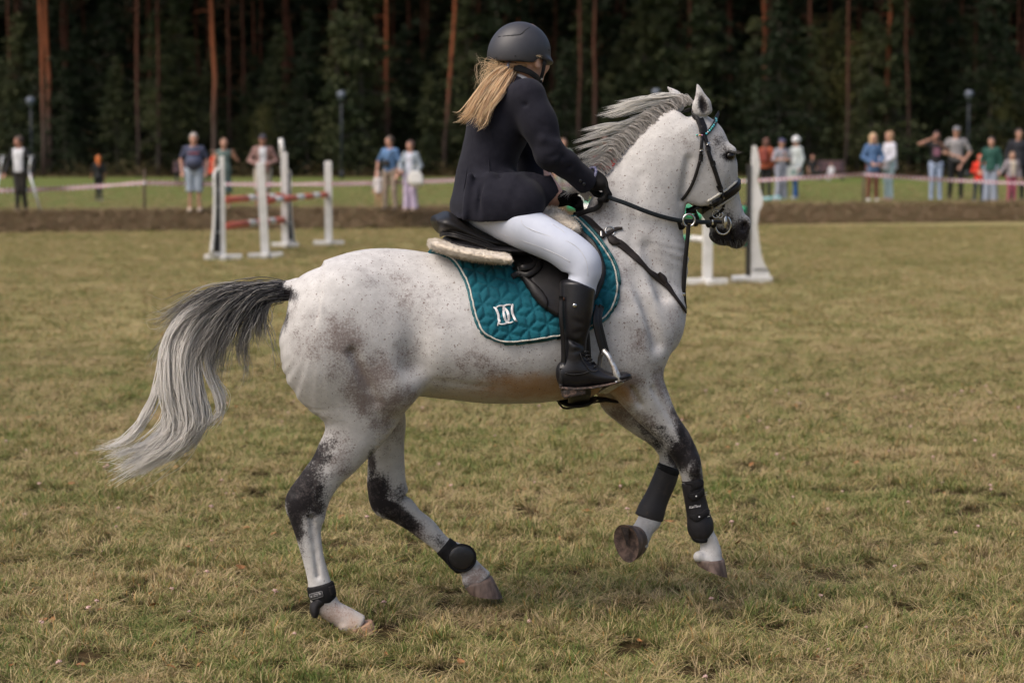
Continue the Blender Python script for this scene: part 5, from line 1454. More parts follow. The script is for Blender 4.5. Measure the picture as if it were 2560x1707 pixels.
def text_on(s, px0, px1, size, tree, m, root, name, off=.003, shear=.3):
    """raised lettering lying on a curved part between two photo points"""
    cu = bpy.data.curves.new('t', 'FONT'); cu.body = s; cu.size = 1.0; cu.shear = shear; cu.extrude = 0.0; cu.offset = .012
    o = bpy.data.objects.new('t', cu); COL.objects.link(o); dg = bpy.context.evaluated_depsgraph_get()
    me = o.evaluated_get(dg).to_mesh(); V = np.array([v.co[:] for v in me.vertices]); F = [list(p.vertices) for p in me.polygons]
    o.evaluated_get(dg).to_mesh_clear(); bpy.data.objects.remove(o)
    wdt = V[:, 0].max() - V[:, 0].min(); V[:, 0] -= V[:, 0].min()
    d = np.array(px1, float) - np.array(px0, float); L = np.linalg.norm(d); d /= L; nrm = np.array([d[1], -d[0]]); k = L / wdt
    out = np.array([hit(*(np.array(px0) + d * v[0] * k + nrm * v[1] * k * size), off, tree)[0] for v in V])
    tri = []
    for f in F:
        for i in range(1, len(f) - 1): tri.append([f[0], f[i], f[i + 1]])
    return hpart(name, out, np.array(tri), m, root, smooth=False)
text_on('KaiTlavi', (1724, 1270), (1752, 1266), 1.0, TBT, M_white, tb1, 'lettering', .0035)
# the other fore boot
tb2 = hroot('tendon_boot', 'black muddy tendon boot on the lifted foreleg with the sole showing', 'leg boot', HP(1630, 1235, -.14), group='leg boots')
f = leg_sleeve([(1644, 1162, 1698, 1176, -.14, .045), (1632, 1192, 1690, 1208, -.14, .041), (1614, 1232, 1672, 1250, -.14, .039), (1597, 1262, 1662, 1282, -.14, .047), (1588, 1284, 1657, 1302, -.14, .047)])
BV_, BQ_ = f.mesh(3); hpart('shell', BV_, BQ_, mat('dusty boot shell', (.026, .023, .025), (.060, .045, .038), 30, .6, .2, 90, contrast=(.55, .75)), tb2)
f = leg_sleeve([(1645, 1160, 1700, 1175, -.14, .047), (1640, 1172, 1696, 1186, -.14, .045)], cap=(.3, .3)); hpart('lining', *f.mesh(2), M_neo, tb2)
f = leg_sleeve([(1593, 1280, 1654, 1300, -.14, .045), (1596, 1288, 1646, 1304, -.14, .043)], cap=(.3, .3)); hpart('lining', *f.mesh(2), M_neo, tb2)
# hind fetlock boots
hb1 = hroot('fetlock_boot', 'black fetlock boot with a small framed grey tag on the planted hind leg', 'leg boot', HP(800, 1480, .13), group='leg boots')
f = leg_sleeve([(767, 1470, 834, 1453, .13, .040), (769, 1482, 838, 1466, .13, .043), (771, 1496, 841, 1482, .13, .043), (772, 1506, 838, 1492, .13, .042)], cap=(.2, .2))
BV_, BQ_ = f.mesh(2); hpart('band', BV_, BQ_, M_neo, hb1); T1 = tree_of(BV_, [BQ_])
f = leg_sleeve([(770, 1500, 830, 1494, .13, .044), (772, 1516, 806, 1510, .13, .043), (774, 1528, 800, 1524, .13, .043), (778, 1538, 796, 1535, .13, .040)], cap=(.3, .7)); hpart('cup', *f.mesh(2), M_shell, hb1)
pvt, pft, _ = patch([(820, 1466), (836, 1460), (841, 1486), (826, 1491)], .001, .003, 3, 2, tree=T1, curve=False, sink=.004, smooth=2); hpart('strap_end', pvt, pft, M_neo, hb1)
tagc = [(774, 1484), (805, 1476), (808, 1489), (777, 1499)]
pvt, pft, _ = patch(tagc, .0015, .0012, 2.0, 1.2, tree=T1, curve=False, sink=.002, smooth=2); tgo = hpart('tag', pvt, pft, mat('grey tag', (.07, .068, .07), None, 60, .6), hb1); TT = tree_of(pvt, pft)
M_tagp = mat('tag print', (.32, .31, .31), None, 60, .6)
fr = tagc + tagc[:1]
for a_, b_ in zip(fr[:-1], fr[1:]):
    H_ = [hit(*(np.array(a_) * (1 - t) + np.array(b_) * t), .002, T1)[0] for t in (0.03, .5, .97)]; hpart('frame_line', *tube(np.array(H_) - np.array([0, .002, 0]), .0008, 4), M_tagp, hb1, tgo)
for x, y, r_q in ((779, 1491, 2.6), (800, 1484, 3.2), (797, 1481, 2)):
    c = hit(x, y, .001, TT)[0]; e = Field(c - .008, c + .008, .001).add(ellip(c, (r_q / 640, .0015, r_q / 640))); hpart('emblem', *e.mesh(0), M_tagp, hb1, tgo)
for y_ in (1486, 1490):
    H_ = [hit(x, y_ - (x - 790) * .25 - 1, .001, TT)[0] for x in (785, 790, 795)]; hpart('print_line', *tube(H_, .0014, 4), M_tagp, hb1, tgo)
hb2 = hroot('fetlock_boot', 'black fetlock boot with a round hard cap on the swinging hind leg', 'leg boot', HP(1150, 1390, -.16), group='leg boots')
f = leg_sleeve([(1092, 1384, 1128, 1346, -.16, .040), (1108, 1400, 1146, 1358, -.16, .044), (1128, 1422, 1172, 1372, -.16, .046), (1140, 1432, 1186, 1392, -.16, .044)], cap=(.3, .3)); hpart('band', *f.mesh(2), M_neo, hb2)
c = HP(1154, 1393, -.118); f = Field(c - .09, c + .09, .0045).add(ellip(c, (.052, .013, .050))); hpart('cap', *f.mesh(2), mat('scuffed black cap', (.018, .017, .018), (.05, .045, .045), 40, .35, .2, 80, contrast=(.55, .8)), hb2)
a_ = np.linspace(0, 2 * math.pi, 33); c2 = HP(1154, 1394, -.122)
hpart('cap_rim', *tube(c2 + np.stack([np.cos(a_) * .054, np.zeros(33), np.sin(a_) * .052], 1), .006, 7, cap=False), M_neo, hb2)

# ================================================================== THE RIDER
M_skin = mat('skin', (.56, .33, .245), (.50, .28, .20), 30, .5, .1, 200, sss=.12)
M_jacket = mat('navy riding jacket', (.0095, .0095, .0160), (.0135, .0135, .021), 40, .85, .2, 420, spec=.15, sheen=.05)
M_breech = mat('white breeches', (.54, .575, .665), (.50, .535, .63), 20, .6, .12, 380, spec=.3)
M_boot = mat('black riding boot', (.007, .007, .009), (.012, .0115, .014), 14, .30, .3, 30, spec=.36)
M_glove = mat('black glove', (.007, .0065, .0065), (.011, .010, .010), 30, .75, .25, 260, spec=.2)
M_helmet = mat('matt black helmet', (.028, .028, .034), (.034, .034, .040), 20, .48, .06, 500)
M_strapm = mat('helmet webbing', (.008, .008, .009), (.014, .013, .014), 60, .8, .3, 300)
M_sole_ = mat('scuffed boot sole', (.030, .022, .019), (.16, .10, .075), 60, .75, .5, 120, contrast=(.5, .7))
rider = hroot('person', 'rider in a navy jacket, white breeches, tall black boots and a dark helmet', 'person', (HP(1300, 560, 0)[0], 0, 1.30))

def arm(shw, off=0.0):
    return [(HP(1318, 243, .150), .064 + off), (HP(1347, 310, .18), .051 + off), (HP(1374, 384, .205), .047 + off)], [(HP(1374, 384, .205), .047 + off), (HP(1414, 411, .175), .042 + off), (HP(1466, 454, .13), .041 + off)]
FA = [(HP(1300, 250, -.16), .062), (HP(1330, 420, -.22), .05), (HP(1385, 492, -.10), .042)]
# near hand: pronated fist, fingers closing downwards over the rein
wr = HP(1474, 446, .125); kn = [HP(1506, 462, .155), HP(1511, 462, .130), HP(1512, 464, .104), HP(1508, 468, .080)]
def hand(f, wrist, knuckles, dirs, r, k=.008, thumb=None, lens=(.040, .026, .020)):
    pc = sum(knuckles) / 4 * .5 + wrist * .5
    for i, kq in enumerate(knuckles):
        f.add(capsule(wrist, kq, r * 1.55, r * 1.12), k=.012)
    for kq, ds, ls in zip(knuckles, dirs, (.92, 1.0, .98, .84)):
        p = kq; rr = r
        for d, L in zip(ds, lens):
            d = np.array(d, float); d /= np.linalg.norm(d); q = p + d * L * ls; f.add(capsule(p, q, rr, rr * .9), k=.004); p = q; rr *= .9
    if thumb is not None:
        p = thumb[0]
        for q, rr in zip(thumb[1:], (r * 1.25, r * 1.05, r * .95)): f.add(capsule(p, q, rr * 1.08, rr), k=.006); p = q
    return f
ndirs = [[(.55, .1, -1), (-.5, .1, -1), (-1, .1, -.15)]] * 4
fdirs = [[(.9, -.2, -.55), (.1, -.3, -1), (-1, -.2, -.3)]] * 4
fwr = HP(1392, 496, -.10); fkn = [HP(1428, 486, -.075), HP(1430, 492, -.095), HP(1430, 500, -.112), HP(1426, 508, -.126)]
nthumb = [HP(1478, 470, .085), HP(1490, 484, .07), HP(1504, 490, .075), HP(1512, 489, .085)]
fthumb = [HP(1398, 494, -.07), HP(1415, 488, -.055), HP(1432, 484, -.05), HP(1443, 482, -.055)]

def leg_chain(e=0.0, mirror=False):
    p = [(1235, 480, 1180, 560, .085, .095), (1300, 502, 1232, 592, .15, .105), (1370, 540, 1302, 624, .21, .094), (1438, 580, 1366, 652, .265, .084), (1487, 622, 1412, 684, .30, .074), (1503, 664, 1418, 700, .312, .066), (1493, 712, 1416, 716, .318, .060), (1484, 760, 1406, 760, .325, .056)]
    return chain(p, cap=(.5, .2), mirror=mirror)
def calf_chain(mirror=False):
    return chain([(1476, 716, 1414, 716, .318, .052), (1478, 770, 1408, 775, .328, .052), (1470, 810, 1410, 815, .332, .048), (1462, 860, 1416, 865, .335, .040), (1462, 900, 1418, 905, .338, .036)], cap=(.3, .4), mirror=mirror)

# the body itself, one continuous figure under the clothes
lo = np.array([-.34 + HP(1300, 560, 0)[0], -.46, .45]); hi = np.array([.56 + HP(1300, 560, 0)[0], .46, 2.12])
bf = Field(HP(1100, 1010, 0) * np.array([1, 0, 1]) - np.array([.0, .46, .02]), HP(1590, 40, 0) * np.array([1, 0, 1]) + np.array([.02, .46, .04]), .009)
torso = [(1150, 520, 1310, 520, 0, .14), (1155, 470, 1300, 470, 0, .145), (1165, 420, 1285, 415, 0, .125), (1172, 360, 1300, 350, 0, .145), (1182, 300, 1322, 290, 0, .15), (1205, 245, 1330, 245, 0, .13), (1245, 210, 1325, 215, 0, .07)]
bf.add(chain(torso, cap=(.4, .4)))
for s_ in (1, -1):
    leg_ = [(HP(1240, 515, .11), .075), (HP(1340, 580, .20), .072), (HP(1425, 632, .275), .058), (HP(1462, 668, .315), .046), (HP(1444, 730, .32), .040), (HP(1440, 810, .332), .038), (HP(1440, 880, .338), .030), (HP(1432, 935, .34), .028)]
    for (p, r), (q, r2) in zip(leg_[:-1], leg_[1:]): bf.add(capsule(p * [1, s_, 1], q * [1, s_, 1], r, r2), k=.015)
for s_ in (1, -1):
    bf.add(capsule(HP(1440, 925, .34 if s_ > 0 else .34) * np.array([1, s_, 1]), HP(1515, 944, .345) * np.array([1, s_, 1]), .026, .018), k=.015)
A1, A2 = arm(0, -.012)
for seq_ in (A1, A2, FA):
    for (p, r), (q, r2) in zip(seq_[:-1], seq_[1:]): bf.add(capsule(p, q, r, r2), k=.02)
hd = HP(1312, 140, .0)                                                              # head, turned away from us to look over the horse
FWD = np.array([math.cos(R(38)), math.sin(R(38)), -.10]); FWD /= np.linalg.norm(FWD); LFT = np.cross([0, 0, 1.0], FWD); LFT /= np.linalg.norm(LFT); UPH = np.cross(FWD, LFT)
HM = np.array([FWD, LFT, UPH])
def hp_(f, l, u): return hd + FWD * f + LFT * l + UPH * u
bf.add(capsule(HP(1305, 180, 0), HP(1285, 235, 0), .050, .058), k=.03)
head = Field(hd - .19, hd + .19, .005)
bf.add(ellip(hp_(0, 0, .02), (.096, .074, .105), HM), k=.02)
bf.add(ellip(hp_(.035, 0, -.055), (.058, .054, .060), HM), k=.03)
bf.add(ellip(hp_(.072, 0, -.088), (.022, .026, .020), HM), k=.02)                   # chin
bf.add(capsule(hp_(.093, 0, .005), hp_(.112, 0, -.030), .008, .012), k=.012)         # nose
bf.add(ellip(hp_(.088, 0, -.060), (.014, .024, .009), HM), k=.008)                   # lips
bf.add(capsule(hp_(.102, -.02, -.060), hp_(.102, .02, -.060), .002), k=.004, op='s')
for s_ in (-1, 1):
    bf.add(ellip(hp_(.088, s_ * .032, .006), (.012, .016, .010), HM), k=.008, op='s')
    bf.add(ellip(hp_(-.004, s_ * .075, -.025), (.020, .010, .032), HM), k=.006)      # ears
    bf.add(ellip(hp_(.002, s_ * .083, -.022), (.010, .006, .018), HM), k=.004, op='s')
    bf.add(ellip(hp_(.06, s_ * .045, -.03), (.026, .022, .026), HM), k=.02)          # cheeks
hand(bf, wr, kn, ndirs, .0078, thumb=nthumb); hand(bf, fwr, fkn, fdirs, .0075, thumb=fthumb)
hpart('body', *bf.mesh(2), M_skin, rider)
for s_ in (-1, 1):
    c = hp_(.080, s_ * .032, .006); e = Field(c - .02, c + .02, .002).add(ellip(c, (.013, .013, .012))); hpart('eye', *e.mesh(0), mat('eye white', (.6, .58, .56), None, 30, .2), rider)

# jacket
jf = Field(HP(1090, 590, 0) * np.array([1, 0, 1]) - np.array([.0, .36, .02]), HP(1500, 160, 0) * np.array([1, 0, 1]) + np.array([.03, .34, .04]), .0062)
jf.add(chain([(1112, 552, 1352, 560, .0, .235), (1121, 520, 1340, 530, .0, .232), (1124, 490, 1326, 488, .0, .212), (1141, 440, 1296, 424, .0, .152), (1152, 388, 1304, 372, .0, .150), (1159, 335, 1328, 318, .0, .162), (1178, 272, 1340, 262, .0, .158), (1216, 224, 1336, 228, .01, .115), (1248, 190, 1322, 204, .01, .068)], cap=(.25, .25), per=6))
jf.add(chain([(1296, 440, 1300, 536, .10, .04), (1322, 430, 1335, 528, .13, .022), (1352, 430, 1352, 518, .15, .013), (1376, 430, 1364, 506, .165, .011), (1400, 428, 1376, 490, .17, .009)], cap=(.3, .08)), k=.02)
jf.add(capsule(HP(1235, 512, .135), HP(1298, 514, .178), .112, .092), k=.05)
jf.add(capsule(HP(1290, 485, .165), HP(1312, 490, .18), .075, .05), k=.05)
for seq_, k_ in ((arm(0, .008)[0], .05), (arm(0, .006)[1], .02)):
    for (p, r), (q, r2) in zip(seq_[:-1], seq_[1:]): jf.add(capsule(p, q, r, r2), k=k_)
for (p, r), (q, r2) in zip(FA[:-1], FA[1:]): jf.add(capsule(p, q, r + .006, r2 + .006), k=.03)
# folds: elbow, arm pit, waist, skirt
for a, b, r_q, op in (((1340, 305, .262), (1362, 316, .258), .005, 's'), ((1348, 332, .275), (1376, 346, .268), .005, 's'), ((1350, 372, .282), (1384, 372, .276), .006, 's'), ((1366, 398, .276), (1392, 388, .262), .006, 's'), ((1395, 410, .25), (1406, 392, .242), .005, 's'),
                      ((1418, 430, .225), (1426, 404, .216), .004, 's'), ((1300, 300, .235), (1332, 372, .235), .010, 's'), ((1240, 400, .17), (1292, 412, .15), .007, 's'), ((1218, 425, .17), (1288, 432, .15), .006, 's'),
                      ((1250, 440, .185), (1280, 500, .205), .010, 's'), ((1205, 450, .19), (1195, 540, .232), .006, 's'), ((1160, 440, .155), (1140, 540, .18), .004, 's'), ((1290, 450, .17), (1322, 520, .18), .012, 's'),
                      ((1310, 262, .22), (1352, 268, .19), .005, 's'), ((1200, 300, .185), (1190, 420, .165), .004, 's'), ((1228, 340, .19), (1290, 330, .20), .006, 's')):
    jf.add(capsule(HP(*a), HP(*b), r_q, r_q * .6), k=.018, op=op)
for a, b, r_q in (((1225, 445, .175), (1235, 545, .22), .013), ((1265, 450, .18), (1300, 530, .205), .012), ((1175, 440, .165), (1160, 545, .20), .012), ((1360, 350, .25), (1392, 360, .24), .008), ((1385, 402, .24), (1420, 400, .215), .007)):
    jf.add(capsule(HP(*a), HP(*b), r_q, r_q * .7), k=.03)
jf.wobble(.0016, 22, 8)
# hem: cut by a tilted plane, then hollow so that the skirt is open below
p0, p1, p2 = HP(1122, 530, 0), HP(1360, 506, 0), HP(1240, 551, .22)
hn = np.cross(p1 - p0, p2 - p0); hn *= -np.sign(hn[2]) if hn[2] > 0 else 1
hn = np.cross(p1 - p0, p2 - p0); hn = hn * (-1 if hn[2] > 0 else 1); jf.cut(p0, hn)
cuff = HP(1468, 456, .13); jf.cut(cuff + np.array([.008, 0, .0]), (HP(1466, 454, .13) - HP(1412, 412, .185)))
jv, jq = jf.mesh(3)
hpart('jacket', jv, jq, M_jacket, rider)
JT = tree_of(jv, [jq])
M_btn = mat('black button', (.012, .012, .014), None, 30, .3)
for x, y in ((1451, 452), (1460, 460)):
    c, n_q = hit(x, y, .0, JT); e = Field(c - .012, c + .012, .0014).add(ellip(c, (.0065, .004, .0075))); hpart('button', *e.mesh(0), M_btn, rider)
for px in ([(1176, 300), (1180, 360), (1168, 420), (1158, 480), (1150, 535)], [(1232, 330), (1222, 400), (1228, 470), (1236, 540)], [(1330, 226), (1318, 262), (1312, 300), (1326, 350)]):
    P, N = np.array([hit(x, y, -.0012, JT)[0] for x, y in px]), None
    hpart('seam', *tube(P, .0020, 5, 5), M_jacket, rider)
cf = Field(HP(1300, 230, 0) - .16, HP(1300, 180, 0) + .12, .005)
cf.add(capsule(HP(1306, 186, 0), HP(1296, 216, 0), .060, .066)); cf.cut(HP(1312, 191, 0), (.45, -.1, 1))
hpart('shirt_collar', *cf.mesh(2), M_white, rider)

# breeches
def limb_field(h, *chains, extra=()):
    lo = np.min([c[1] for c in chains], 0) - .03; hi = np.max([c[2] for c in chains], 0) + .03
    f = Field(lo, hi, h)
    for c in chains: f.add(c, k=.02)
    return f
brf = limb_field(.0062, leg_chain(), leg_chain(mirror=True))
brf.add(chain([(1150, 470, 1320, 480, 0, .15), (1165, 540, 1300, 560, 0, .17)], cap=(.4, .5)), k=.04)
for a, b, r_q in (((1412, 668, .385), (1440, 662, .385), .006), ((1416, 678, .385), (1452, 672, .385), .006), ((1418, 690, .38), (1446, 688, .38), .005), ((1400, 664, .37), (1424, 655, .38), .005), ((1428, 698, .382), (1462, 690, .385), .004)):
    brf.add(capsule(HP(*a), HP(*b), r_q, r_q * .5), k=.010, op='s')
brf.wobble(.0012, 30, 12)
bv, bq = brf.mesh(3); hpart('breeches', bv, bq, M_breech, rider); BRT = tree_of(bv, [bq])
M_seam = mat('breeches seam', (.56, .57, .61), None, 40, .6)
for px in ([(1215, 562), (1260, 588), (1310, 604), (1360, 622), (1400, 640), (1425, 655)], [(1302, 548), (1312, 566), (1360, 586), (1420, 604), (1450, 626), (1466, 655), (1470, 690)], [(1380, 560), (1410, 580), (1432, 612)]):
    P = np.array([hit(x, y, -.0005, BRT)[0] for x, y in px]); hpart('seam', *tube(P, .0016, 5, 5), M_seam, rider)

# boots
def boot(mirror):
    mk = dict(mirror=mirror); s_ = -1 if mirror else 1
    sh = chain([(1490, 704, 1400, 716, .324, .064), (1487, 735, 1400, 745, .328, .064), (1482, 775, 1400, 780, .332, .062), (1474, 815, 1404, 820, .334, .056), (1465, 850, 1410, 862, .336, .048), (1466, 880, 1408, 905, .338, .044), (1474, 905, 1406, 945, .34, .042)], cap=(.3, .3), **mk)
    ft = chain([(1408, 905, 1404, 972, .34, .036), (1440, 895, 1440, 972, .34, .042), (1475, 902, 1472, 966, .342, .043), (1505, 922, 1505, 962, .346, .045), (1535, 932, 1537, 956, .35, .045), (1560, 929, 1562, 949, .352, .040), (1572, 932, 1573, 945, .353, .030)], cap=(.5, .5), **mk)
    f = limb_field(.005, sh, ft)
    f.add(capsule(HP(1404, 840, .37) * [1, s_, 1], HP(1466, 868, .38) * [1, s_, 1], .006, .006), k=.012, op='s')
    for a, b, rr in (((1410, 866, .392), (1470, 850, .385), .006), ((1412, 884, .39), (1468, 872, .385), .005), ((1428, 836, .40), (1474, 826, .39), .007), ((1430, 800, .402), (1470, 815, .395), .007), ((1492, 934, .397), (1520, 926, .395), .005)):
        f.add(capsule(HP(*a) * [1, s_, 1], HP(*b) * [1, s_, 1], rr, rr * .5), k=.014, op='s')
    f.wobble(.0012, 26, 15)
    f.cut(HP(1440, 703, .33) * [1, s_, 1], np.array([.42, 0, 1.0]))
    o = hpart('riding_boot', *f.mesh(3), M_boot, rider)
    so = limb_field(.0045, chain([(1402, 962, 1405, 974, .34, .036), (1440, 966, 1442, 973, .341, .040), (1480, 962, 1482, 970, .344, .044), (1515, 954, 1518, 963, .348, .047), (1550, 944, 1553, 954, .352, .044), (1574, 938, 1577, 946, .354, .030)], cap=(.8, .8), **mk))
    so.add(box(HP(1433, 979, .34) * [1, s_, 1], (.042, .034, .015), .004, yrot(R(10))), k=.003)
    hpart('sole', *so.mesh(1), M_sole_, rider, o)
    return o
bo = boot(False); boot(True)
for x, y, m_, rr in ((1437, 764, M_steel, .0085), (1408, 748, mat('copper stud', (.20, .09, .05), None, 30, .35, metal=.7), .007), (1412, 923, bpy.data.materials['copper stud'], .006)):
    w_ = .395 if x > 1420 else .36
    BTt = None
    c = HP(x, y, w_); e = Field(c - .014, c + .014, .0015).add(ellip(c, (rr, .004, rr))); hpart('stud', *e.mesh(0), m_, rider, bo)
for (x0, y0, x1, y1) in ((1460, 880, 1469, 879), (1464, 889, 1474, 888), (1469, 898, 1478, 898), (1473, 906, 1484, 906), (1485, 917, 1492, 914)):
    hpart('lace', *tube([HP(x0, y0, .385), HP((x0 + x1) / 2, y0 - 1, .384), HP(x1, y1, .365), HP(x1 + 2, y1 + 1, .34)], .0032, 6, 3), M_strapm, rider, bo)
hpart('welt_seam', *tube([HP(1450, 882, .384), HP(1456, 898, .386), HP(1466, 912, .386), HP(1474, 925, .387), HP(1488, 928, .388), HP(1496, 922, .385)], .002, 5, 4), M_strapm, rider, bo)
hpart('welt_seam', *tube([HP(1412, 932, .376), HP(1430, 936, .384), HP(1455, 934, .386), HP(1474, 928, .387)], .0018, 5, 4), M_strapm, rider, bo)
hpart('spur_guard', *strap([HP(1404, 920, .36), HP(1404, 945, .365), HP(1403, 962, .362)], [np.array([-.3, -1, 0])] * 3, [.014, .018, .016], .008), M_leather, rider, bo)
hpart('zip_flap', *strap([HP(1403, 740, .365), HP(1403, 800, .372), HP(1408, 860, .366), HP(1408, 915, .362)], [np.array([-.6, -1, 0])] * 4, .016, .004), M_boot, rider, bo)

# gloves
gf = Field(HP(1430, 540, .13) - np.array([.02, .14, .04]), HP(1540, 400, .13) + np.array([.05, .14, .04]), .0035)
hand(gf, wr + np.array([.012, 0, -.006]), kn, ndirs, .0105, thumb=nthumb)
gf.add(ellip(HP(1496, 456, .115), (.034, .050, .030), yrot(R(-30))), k=.014)
gf.add(capsule(HP(1484, 446, .125), HP(1490, 452, .12), .034, .036), k=.012)
hpart('glove', *gf.mesh(2), M_glove, rider)
gf = Field(HP(1335, 565, -.1) - np.array([.02, .14, .04]), HP(1470, 440, -.1) + np.array([.05, .14, .04]), .0035)
hand(gf, fwr, fkn, fdirs, .0105, thumb=fthumb)
gf.add(ellip(HP(1405, 496, -.10), (.036, .034, .028), yrot(R(-12))), k=.014)
gf.add(capsule(HP(1372, 498, -.12), HP(1400, 496, -.10), .036, .032), k=.012)
hpart('glove', *gf.mesh(2), M_glove, rider)
# wrist: watch band
wt = HP(1474, 440, .125); a_ = np.linspace(0, 2 * math.pi, 17); ad = HP(1500, 470, .11) - HP(1440, 430, .15); ad /= np.linalg.norm(ad); u_ = np.cross(ad, [0, 1, 0]); u_ /= np.linalg.norm(u_); w_ = np.cross(ad, u_)
hpart('watch_band', *tube(wt + .036 * (np.cos(a_)[:, None] * u_ + np.sin(a_)[:, None] * w_), .006, 6, cap=False), mat('navy band', (.02, .02, .09), (.3, .3, .4), 60, .5), rider)

# helmet
hc = HP(1300, 128, .0); HA = R(-8)
hfld = Field(hc - .2, hc + .2, .005)
hfld.add(ellip(hc + np.array([0, 0, -.004]), (.118, .098, .114), np.array(yrot(HA)) @ np.eye(3)))
hfld.add(ellip(hc + np.array([-.02, 0, -.03]), (.100, .092, .09), yrot(HA)), k=.03)
hfld.cut(HP(1300, 158, 0), (.10 * 0 + -.06, 0, -1))
hfld.add(ellip(HP(1358, 150, -.02), (.040, .085, .014), yrot(R(-22))), k=.015)       # peak
hfld.add(ellip(HP(1345, 166, .05), (.03, .05, .030)), k=.008, op='s')                # cut away over the ear
hfld.add(capsule(HP(1245, 93, .078), HP(1300, 87, .088), .0055, .0055), k=.004, op='s')
hfld.add(capsule(HP(1300, 87, .088), HP(1322, 70, .078), .0055, .0035), k=.004, op='s')
hv, hq = hfld.mesh(3); helm = hpart('helmet', hv, hq, M_helmet, rider); HT = tree_of(hv, [hq])
P = np.array([hit(x, y, -.002, HT)[0] for x, y in ((1246, 93), (1270, 90), (1300, 87), (1312, 77), (1324, 69))]); hpart('vent_line', *tube(P, .0036, 6, 3), M_strapm, rider, helm)
P = np.array([hit(x, y, .0, HT)[0] for x, y in ((1237, 164), (1262, 161), (1290, 158), (1318, 158), (1336, 150))]); hpart('rim', *tube(P, .0035, 6, 4), M_strapm, rider, helm)
for x, y in ((1240, 144), (1288, 140), (1372, 126)):
    c = hit(x, y, .0, HT)[0]; e = Field(c - .008, c + .008, .0012).add(ellip(c, (.003, .003, .003))); hpart('rivet', *e.mesh(0), M_strapm, rider, helm)
hpart('harness', *strap([HP(1284, 166, .070), HP(1306, 174, .072), HP(1325, 182, .068), HP(1342, 194, .05), HP(1350, 205, .02)], [np.array([.2, -1, -.1])] * 5, [.03, .024, .022, .020, .018], .006), M_strapm, rider, helm)
hpart('harness', *strap([HP(1362, 140, .05), HP(1360, 160, .055), HP(1357, 180, .045), HP(1350, 205, .02)], [np.array([.3, -1, 0])] * 4, .014, .005), M_strapm, rider, helm)
hpart('harness', *tube([HP(1350, 205, .02), HP(1347, 210, .0), HP(1340, 205, -.03)], [.010, .012, .008], 8, 3), M_strapm, rider, helm)
hpart('clip', *bx(HP(1354, 196, .03), (.008, .008, .016), bev=.002), M_cord, rider, helm)

# hair: tied low, the tail of it flying down the back
M_blond = hair_material('blonde hair', (.84, .62, .40), (.98, .84, .64), (.56, .36, .21), .0, .5)
hh = Field(hc - .2, hc + .2, .006).add(ellip(HP(1285, 150, .0), (.085, .082, .07))).cut(HP(1300, 160, 0), (0, 0, 1))
hh.cut(HP(1322, 165, 0), (1, .2, 0))
hpart('hair_cap', *hh.mesh(2), mat('dark blonde', (.33, .20, .11), (.24, .14, .075), 90, .6, .4, 200), rider)
G = [([(1282, 172, .05), (1255, 185, .09), (1228, 215, .13), (1200, 255, .15), (1178, 290, .16), (1158, 306, .16)], 170, .008, .010),
     ([(1282, 176, .05), (1262, 195, .10), (1238, 228, .15), (1215, 265, .17), (1200, 295, .175), (1190, 315, .175)], 200, .008, .009),
     ([(1280, 170, .04), (1250, 178, .08), (1218, 205, .11), (1188, 250, .13), (1165, 288, .15), (1146, 298, .15)], 120, .007, .010),
     ([(1284, 180, .05), (1268, 206, .11), (1246, 240, .16), (1222, 280, .18), (1208, 310, .18), (1190, 322, .18)], 60, .007, .009),
     ([(1284, 180, .05), (1272, 205, .12), (1254, 236, .17), (1226, 268, .185), (1208, 298, .18), (1206, 312, .18)], 50, .007, .007)]
HPa, _g = px_paths(G, .8, None, 16, .22, lenj=.3)
hcol = np.zeros((len(HPa), 16, 2), np.float32); hcol[:, :, 0] = np.linspace(0, 1, 16)[None] * .7 + rng.normal(size=(len(HPa), 1)) * .25 + .1; hcol[:, :, 1] = (rng.random((len(HPa), 1)) < .25) * .7
hair_obj('ponytail', HPa, hcol, np.where(rng.random(len(HPa)) < .2, .0040, .0010 + .0006 * rng.random(len(HPa))), M_blond, rider)
wisp = []
for k in range(110):
    a = HP(1240 + 40 * rng.random(), 162 + 10 * rng.random(), .05); x, y = 1200 + 50 * rng.random(), 165 + 60 * rng.random()
    b = HP((1240 + x) / 2 + rng.normal() * 14, (150 + y) / 2 - 6 + rng.normal() * 8, .06); c = HP(x + rng.normal() * 10, y + rng.normal() * 10, .09); d = HP(x - 14 + rng.normal() * 12, y + 26 + rng.normal() * 14, .10)
    if k < 12: d = HP(1190 + rng.normal() * 6, 122 + rng.normal() * 8 + 16, .05)
    wisp.append(smooth_path(np.array([[a, b, c, d]]), 12)[0])
hair_obj('loose_hair', np.array(wisp), np.stack([np.tile(np.linspace(.2, .9, 12), (110, 1)), np.zeros((110, 12))], 2).astype(np.float32), .0005, M_blond, rider)
fr = []
for k in range(40):
    a = HP(1318 + 8 * rng.random(), 148, .07); fr.append(smooth_path(np.array([[a, HP(1330 + 10 * rng.random(), 140, .09), HP(1350 + rng.normal() * 4, 141 + rng.normal() * 3, .08)]]), 6)[0])
hair_obj('side_hair', np.array(fr), np.stack([np.tile(np.linspace(.2, .9, 6), (40, 1)), np.zeros((40, 6))], 2).astype(np.float32), .0008, M_blond, rider)
hpart('hair_tie', *tube(HP(1274, 172, .06) + .022 * np.stack([np.cos(a_) * .4, np.cos(a_) * .7, np.sin(a_)], 1), .006, 6, cap=False), mat('grey hair tie', (.12, .12, .16), None, 60, .7), rider)
